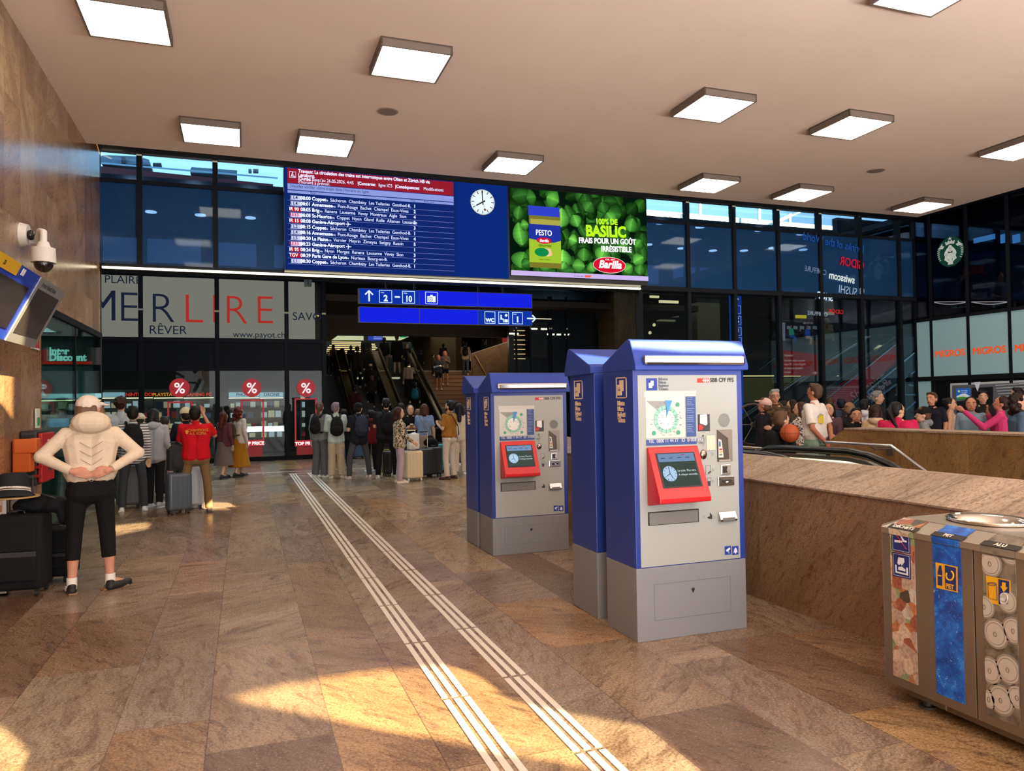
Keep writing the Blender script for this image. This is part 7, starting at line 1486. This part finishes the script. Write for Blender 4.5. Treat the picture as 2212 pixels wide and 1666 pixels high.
cr(1993,880,11.3,face=275,label='boy with black cap and grey hooded jacket facing left',top=('#7c8286',),hood=True,hair=('short','#5a4434'),cap='#141417',skin='#d4ac98',vox=.009)
cr(2012,848,13.6,face=-28,label='man with short brown hair in navy polo shirt with white trim',top=('#171826',),tn='polo_shirt',sleeves='short',hair=('short','#4a382c'),skin='#c08c74',wide=1.12,vox=.008)
cr(2052,860,13.4,face=85,label='woman with dark hair tied back in beige top facing right',top=('#b09480',),sleeves='none',hair=('bun','#1e1818'),skin='#c89a80',vox=.010)
p=cr(2097,858,11.9,fix=True,face=-5,head=10,label='woman with long black hair in light denim jacket facing the viewer',top=('#7d98b0',),tn='denim_jacket',hair=('long','#131116'),skin='#bc8870',vox=.009)
cr(2122,845,13.8,face=10,label='young man with curly black hair and black jacket behind the denim jacket woman',top=('#17171c',),hair=('curly','#141114'),skin='#c09680',vox=.010)
cr(2160,856,11.4,fix=True,face=270,tilt=-10,label='woman in bright pink sweater stretching her arm to the face of the woman in denim',top=('#c43a74',),tn='sweater',hair=('bun','#2a1a18'),arms=('touchface','face'),skin='#b87c64',bottom=('trousers','#17181e'),vox=.009)
cr(2196,838,14.2,face=265,label='person with dark hair cut by the right edge behind the pink sweater',top=('#2a2a30',),hair=('short','#1a1416'),vox=.011,skin='#c09680')
p=cr(2200,850,10.4,face=100,label='woman with big dark curls in blue denim jacket at the right edge',top=('#4a617c',),tn='denim_jacket',hair=('curlylong','#2a1c1c'),vox=.011,wide=1.15)
# on the right escalator and galleries
person(1868,783,905,w=24.2,face=-10,label='man with sunglasses and camouflage jacket riding down the red-sided escalator',top=('#4a3c30','#6c6456','camo'),tn='jacket',bottom=('trousers','#3f5068'),hair=('short','#1e1816'),glasses=True,vox=.014,skin='#8a6a58')
person(1954,721,835,w=25.5,face=150,label='blond woman in black coat near the top of the right escalator',top=('#101014',),hem=.4,bottom=('trousers','#17181c'),hair=('bob','#8a6c50'),detail=False,vox=.016)
person(1972,696,800,w=26.5,face=170,label='person in dark patterned top at the top of the right escalator',top=('#2a2c34','#4a4c54','camo'),bottom=('trousers','#17181c'),hair=('short','#14100e'),detail=False,vox=.016)
person(1786,688,772,w=30,face=175,label='person with pale olive jacket walking on the gallery above the crowd',top=('#8a8a70',),bottom=('trousers','#14141a'),hair=('long','#6a4c34'),detail=False,vox=.017)
person(1903,683,770,w=31,face=20,label='man in dark suit and white shirt standing on the gallery by the grey pillar',top=('#15171e',),bottom=('trousers','#14141a'),hair=('short','#2a1e18'),detail=False,vox=.017)
# seated in the cafe above the market
def seated(px,yt,xw,face,label,top,bc,hc,**k):
    p=onX(px,yt,xw); H=1.72; sz=p.z-H+.40*0
    t=thing('person',label,'person',(p.x,p.y,p.z-1.30),0,'guests in the cafe window'); f=R(face); t.rotation_euler=(0,0,f)
    bd=[('c',(-.08,0,.46),(.08,0,.46),.11,.11),('c',(0,0,.5),(0,.02,.85),.12,.13),('c',(-.15,.02,.98),(.15,.02,.98),.06,.06),('c',(0,.02,.98),(0,0,1.1),.055,.05),('e',(0,0,1.19),(.075,.09,.11)),('e',(0,-.02,1.13),(.055,.06,.05)),('c',(0,-.085,1.19),(0,-.10,1.16),.009,.013)]
    for s in (-1,1):
        bd+=[('c',(s*.19,0,.97),(s*.24,-.02,.70),.05,.04),('c',(s*.24,-.02,.70),(s*.12,-.26,.62),.038,.026),('c',(s*.09,-.02,.46),(s*.12,-.42,.48),.08,.06),('c',(s*.12,-.42,.48),(s*.12,-.40,.06),.055,.035),('c',(s*.12,-.40,.06),(s*.12,-.55,.04),.035,.03)]
        for i in range(4): bd.append(('c',(s*(.10-.012*i),-.27,.62),(s*(.07-.014*i),-.33,.61),.010,.008))
    blob('body',bd,cloth(k.get('skin','#a87862'),rough=.6),t,.014,3)
    tp=[('c',(-.08,0,.5),(.08,0,.5),.125,.125),('c',(0,0,.52),(0,.02,.86),.145,.155),('c',(-.16,.02,.97),(.16,.02,.97),.072,.072)]
    for s in (-1,1): tp.append(('c',(s*.19,0,.965),(s*.225,-.012,.80),.066,.062))
    blob('shirt',tp,cloth(top),t,.014); blob('trousers',[q for s in (-1,1) for q in (('c',(s*.09,-.0,.46),(s*.12,-.43,.48),.10,.075),('c',(s*.12,-.43,.48),(s*.12,-.40,.10),.07,.05))],cloth(bc),t,.014)
    blob('hair',[('e',(0,.02,1.215),(.085,.098,.10))],cloth(hc),t,.012,2)
    c=thing('chair',label.replace('person','dark chair under the person').replace('man','dark chair under the man') if False else k['chair'],'chair',t.location,f,'chairs in the cafe window'); m=mat('#15141a',.5)
    MB().box(-.22,.22,-.22,.22,.33,.37).build('seat',m,c,bevel=.01); MB().box(-.21,.21,.20,.23,.38,.85).build('backrest',m,c,bevel=.01)
    for sx in (-1,1):
        for sy in (-1,1): MB().cyl((sx*.19,sy*.19,0),(sx*.19,sy*.19,.33),.014,n=8).build('leg',m,c)
    return t
seated(2078,583,XR+.75,60,'man in dark blue polo with sunglasses on his head seated in the cafe window','#252c40','#5a3a30','#2a1e1c',chair='dark chair under the man in the blue polo in the cafe window')
seated(2160,588,XR+1.3,-20,'person in grey sweatshirt seated behind the cafe window facing the hall','#5a5a66','#2a2a30','#3a2420',chair='dark chair under the person in grey in the cafe window')
seated(2215,600,XR+.8,-80,'person in light trousers seated in the cafe window at the right edge','#3a4a5c','#8a7a60','#2a1e1c',chair='dark chair at the right edge of the cafe window')
# ================================================================ right wall: coffee emblem, poster below
def RXq(x,y,d=0): q=onX(x,y,XR-.03-d); return q
a=onX(2053,544,XR-.03); rl=(onX(2053,512,XR).z-onX(2053,576.5,XR).z)/2
lg=thing('cafe_emblem','round green and white mermaid emblem on the cafe window','emblem',(XR-.03,a.y,a.z),R(-90)); gm=mat('#0d4a36',.5,emit=.12); wmm=mat('#d4d8d2',.5,emit=.2)
def disc(r,d,m,nm,n=40): return MB().cyl((0,-d,0),(0,-d-.004,0),r,n=n).build(nm,m,lg)
# local frame: x to the right as seen, z up, front is -y
disc(rl,.0,gm,'disc')
u=rl
mb=MB()
def tb(pts,r): mb.tube([(x*u,-.008,z*u) for x,z in pts],r*u,6)
for s in (-1,1):
    for i in range(4):     # wavy hair
        x0=.16+i*.075; tb([(s*(x0*.55),.34-.03*i),(s*x0,.18-i*.05),(s*(x0+.05),-.05-i*.03),(s*(x0-.02),-.28),(s*(x0+.05),-.50),(s*(x0+.01),-.70+i*.06)],.026)
    for i in range(7):     # tails
        z=.30-i*.135; w_=math.sqrt(max(.01,.93-z*z)); tb([(s*(w_-.20+.02*i),z+.04),(s*(w_-.10),z+.07),(s*w_,z+.03)],.030)
    mb.prism([(s*.55*u,-.006,.28*u),(s*.92*u,-.006,.32*u),(s*.66*u,-.006,.56*u),(s*.60*u,-.006,.66*u),(s*.58*u,-.006,.48*u),(s*.44*u,-.006,.44*u)],(0,-.004,0))
mb.prism([(-.30*u,-.006,.48*u),(-.38*u,-.006,.72*u),(-.20*u,-.006,.66*u),(-.12*u,-.006,.78*u),(0,-.006,.68*u),(.12*u,-.006,.78*u),(.20*u,-.006,.66*u),(.38*u,-.006,.72*u),(.30*u,-.006,.48*u),(0,-.006,.54*u)],(0,-.004,0))
mb.prism([(.16*u*math.sin(k*math.pi/5)*(1 if k%2==0 else .42),-.006,.88*u+.12*u*math.cos(k*math.pi/5)*(1 if k%2==0 else .42)) for k in range(10)],(0,-.004,0))
mb.prism([(.165*u*math.cos(k*.349),-.006,.22*u+.24*u*math.sin(k*.349)) for k in range(18)],(0,-.004,0))
mb.prism([(-.14*u,-.006,-.08*u),(.14*u,-.006,-.08*u),(.20*u,-.006,-.3*u),(.12*u,-.006,-.55*u),(.2*u,-.006,-.85*u),(-.2*u,-.006,-.85*u),(-.12*u,-.006,-.55*u),(-.20*u,-.006,-.3*u)],(0,-.004,0))
mb.build('mermaid_figure',wmm,lg)
mb=MB()
for s in (-1,1): mb.tube([(s*.03*u,-.014,.25*u),(s*.10*u,-.014,.26*u)],.012*u,5)
mb.tube([(0,-.014,.25*u),(.02*u,-.014,.14*u)],.008*u,5).tube([(-.05*u,-.014,.07*u),(0,-.014,.06*u),(.05*u,-.014,.07*u)],.010*u,5)
mb.build('face_lines',gm,lg)
# neon-like curved tubes at the cafe sill
for x0,x1,l in ((2013,2090,'first'),(2098,2178,'second')):
    pts=[onX(x0+(x1-x0)*i/8,652.5+5*math.sin(math.pi*i/8),XR+.25) for i in range(9)]; o=MB().tube(pts,.010,6).tube([onX(x0,652.5,XR+.25),onX(x1,652,XR+.25)],.010,6).build('light_tube',em('#ffe8d0',1.1)); tag(o,l+' sagging white light tube at the foot of the cafe window','light tube')
# big poster under the market panes
XQ=XR-.02
P_=lambda x,y,d=0: onX(x,y,XQ-d)
t=thing('market_poster','large framed poster with station scene and blue sunny card behind the crowd','poster',P_(2055,900),0,None,True)
def pq(pts,d,m,nm): return MB().prism([P_(x,y,d) for x,y in pts],(-.006,0,0)).build(nm,m,t)
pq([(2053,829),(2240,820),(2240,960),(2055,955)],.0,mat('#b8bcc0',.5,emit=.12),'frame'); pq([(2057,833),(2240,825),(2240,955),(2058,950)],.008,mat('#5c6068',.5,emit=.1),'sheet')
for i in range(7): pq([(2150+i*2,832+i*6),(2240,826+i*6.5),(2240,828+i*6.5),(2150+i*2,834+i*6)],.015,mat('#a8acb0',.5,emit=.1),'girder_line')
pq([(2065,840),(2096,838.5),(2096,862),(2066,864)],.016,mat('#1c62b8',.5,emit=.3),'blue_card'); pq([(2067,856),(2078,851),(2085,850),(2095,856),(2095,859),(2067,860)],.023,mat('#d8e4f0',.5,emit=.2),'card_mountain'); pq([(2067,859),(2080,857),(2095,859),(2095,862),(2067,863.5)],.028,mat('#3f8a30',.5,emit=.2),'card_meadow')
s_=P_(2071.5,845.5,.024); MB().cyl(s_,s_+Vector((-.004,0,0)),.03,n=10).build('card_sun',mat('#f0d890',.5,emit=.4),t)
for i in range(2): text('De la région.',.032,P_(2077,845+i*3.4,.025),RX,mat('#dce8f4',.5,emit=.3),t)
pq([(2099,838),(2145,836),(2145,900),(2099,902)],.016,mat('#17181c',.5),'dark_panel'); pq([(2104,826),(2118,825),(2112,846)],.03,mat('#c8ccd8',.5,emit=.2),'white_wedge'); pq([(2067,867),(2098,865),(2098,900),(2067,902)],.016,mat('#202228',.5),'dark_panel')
# fire hydrant style wheel and rail behind the crowd at the left of the group
q=onW(1627,905,13.2); t=thing('hand_wheel','large dark wheel rim behind the boy with the basketball','wheel',q,R(-20)); MB().tube([(.0+.36*math.cos(i*.262),0,.36*math.sin(i*.262)-.1) for i in range(24)],.022,8,closed=True).build('rim',mat('#3a3230',.4),t); MB().cyl((0,-.05,-.1),(0,.05,-.1),.04,n=12).build('hub',m_brush,t)
for a in range(6): MB().tube([(0,0,-.1),(.36*math.cos(a*1.047),0,.36*math.sin(a*1.047)-.1)],.006,5).build('spoke',m_brush,t)
MB().box(-.03,.03,-.03,.03,-q.z,-.46).build('stand',m_dark,t)
# ================================================================ pieces that belong to a part hang under that part
RULES={'slot_mouth':('card_slot','note_slot'),'slot_lip':('card_slot','note_slot'),'screen_surround':('screen_housing',),'screen':('screen_housing',),'screen_header':('screen_housing',),'screen_clock':('screen_housing',),'screen_clock_marks':('screen_housing',),'screen_text':('screen_housing',),'screen_tab':('screen_housing',),'screen_logo':('screen_housing',),
 'map_area':('route_map',),'map_zone':('route_map',),'map_centre':('route_map',),'map_lake':('route_map',),'map_names':('route_map',),'legend_lines':('map_legend',),'terminal_display':('terminal_recess',),'terminal_button':('terminal_recess',),'card_terminal':('terminal_recess',),'recess_side':('terminal_recess',),'recess_shelf':('terminal_recess',),
 'outlet_mouth':('change_outlet',),'tray_flap':('tray_opening',),'sticker_pictogram':('notice_sticker',),'hatch_line':('base',),'keyhole':('base',),'ticket_pictogram':('pictogram_sign',),'logo_arrows':('logo_plate',),'light_cover':('hood',),'number_lettering':('number_strip',),'card_reader_picture':('card_picture',),'red_note':('card_picture',),'side_ticket_lines':('side_ticket_pictogram',),
 'iris':('eye',),'shoe_stripe':('shoe',),'sole':('shoe',),'quilt_seam':('quilted_vest',),'print':('polo_shirt','sweater'),'crest':('polo_shirt',),'back_print':('shirt','jacket'),'print_outline':('shirt',),'side_stripe':('trousers',),
 'handle_grip':('telescopic_handle',),'rib':('shell',),'zip':('shell',),'strap_band':('shell',),'hat_band':('crown',),'product_box':('shelf_board',),'opening_floor':('opening_ring',),'bolt_hole':('plinth',),'plinth_seam':('plinth',),
 'no_smoking_sign':('picture_strip',),'cigarette_pictogram':('no_smoking_sign',),'hinge':('door',),'door_handle':('door',),'label_plate':('door',),'minute_marks':('dial',),'second_hand_disc':('second_hand',),
 'can_pictogram':('alu_sign',),'alu_sign_field':('alu_sign',),'down_arrow':('alu_sign',),'alu_lettering':('alu_sign',),'pet_sign_field':('pet_sign',),'bottle_pictogram':('pet_sign',),'bottle_band':('pet_sign',),'pet_lettering':('pet_sign',),'bin_pictogram':('litter_sign',),'litter_pictogram':('litter_sign',),
 'label_leaf':('jar_label_green',),'label_cheese':('jar_label_green',),'jar_brand_oval':('jar_label_blue',),'display_text':('departure_panel',),'service_tile':('departure_panel',),'row_line':('departure_panel',),'roadworks_pictogram':('notice_band',),'plane_pictogram':('departure_panel',)}
def base(n): return n.split('.')[0]
for root in [o for o in bpy.data.objects if o.parent is None and 'category' in o]:
    kids={}
    for c in root.children: kids.setdefault(base(c.name),[]).append(c)
    for nm,lst in kids.items():
        if nm not in RULES: continue
        cands=[c for r in RULES[nm] for c in kids.get(r,[]) if c.type=='MESH' and c.location.length<1e-6 and base(c.name) not in ('no_smoking_sign',)]
        if not cands: continue
        def cen(o):
            vv=list(o.data.vertices); vv=vv[::max(1,len(vv)//24)]; return o.location+sum((v.co for v in vv),Vector())/max(1,len(vv))
        cc=[(c,cen(c)) for c in cands]
        for o in lst:
            q=cen(o); o.parent=min(cc,key=lambda a:(a[1]-q).length)[0]
for o in bpy.data.objects:
    if '_o' in o: del o['_o']
    if '_K' in o: del o['_K']
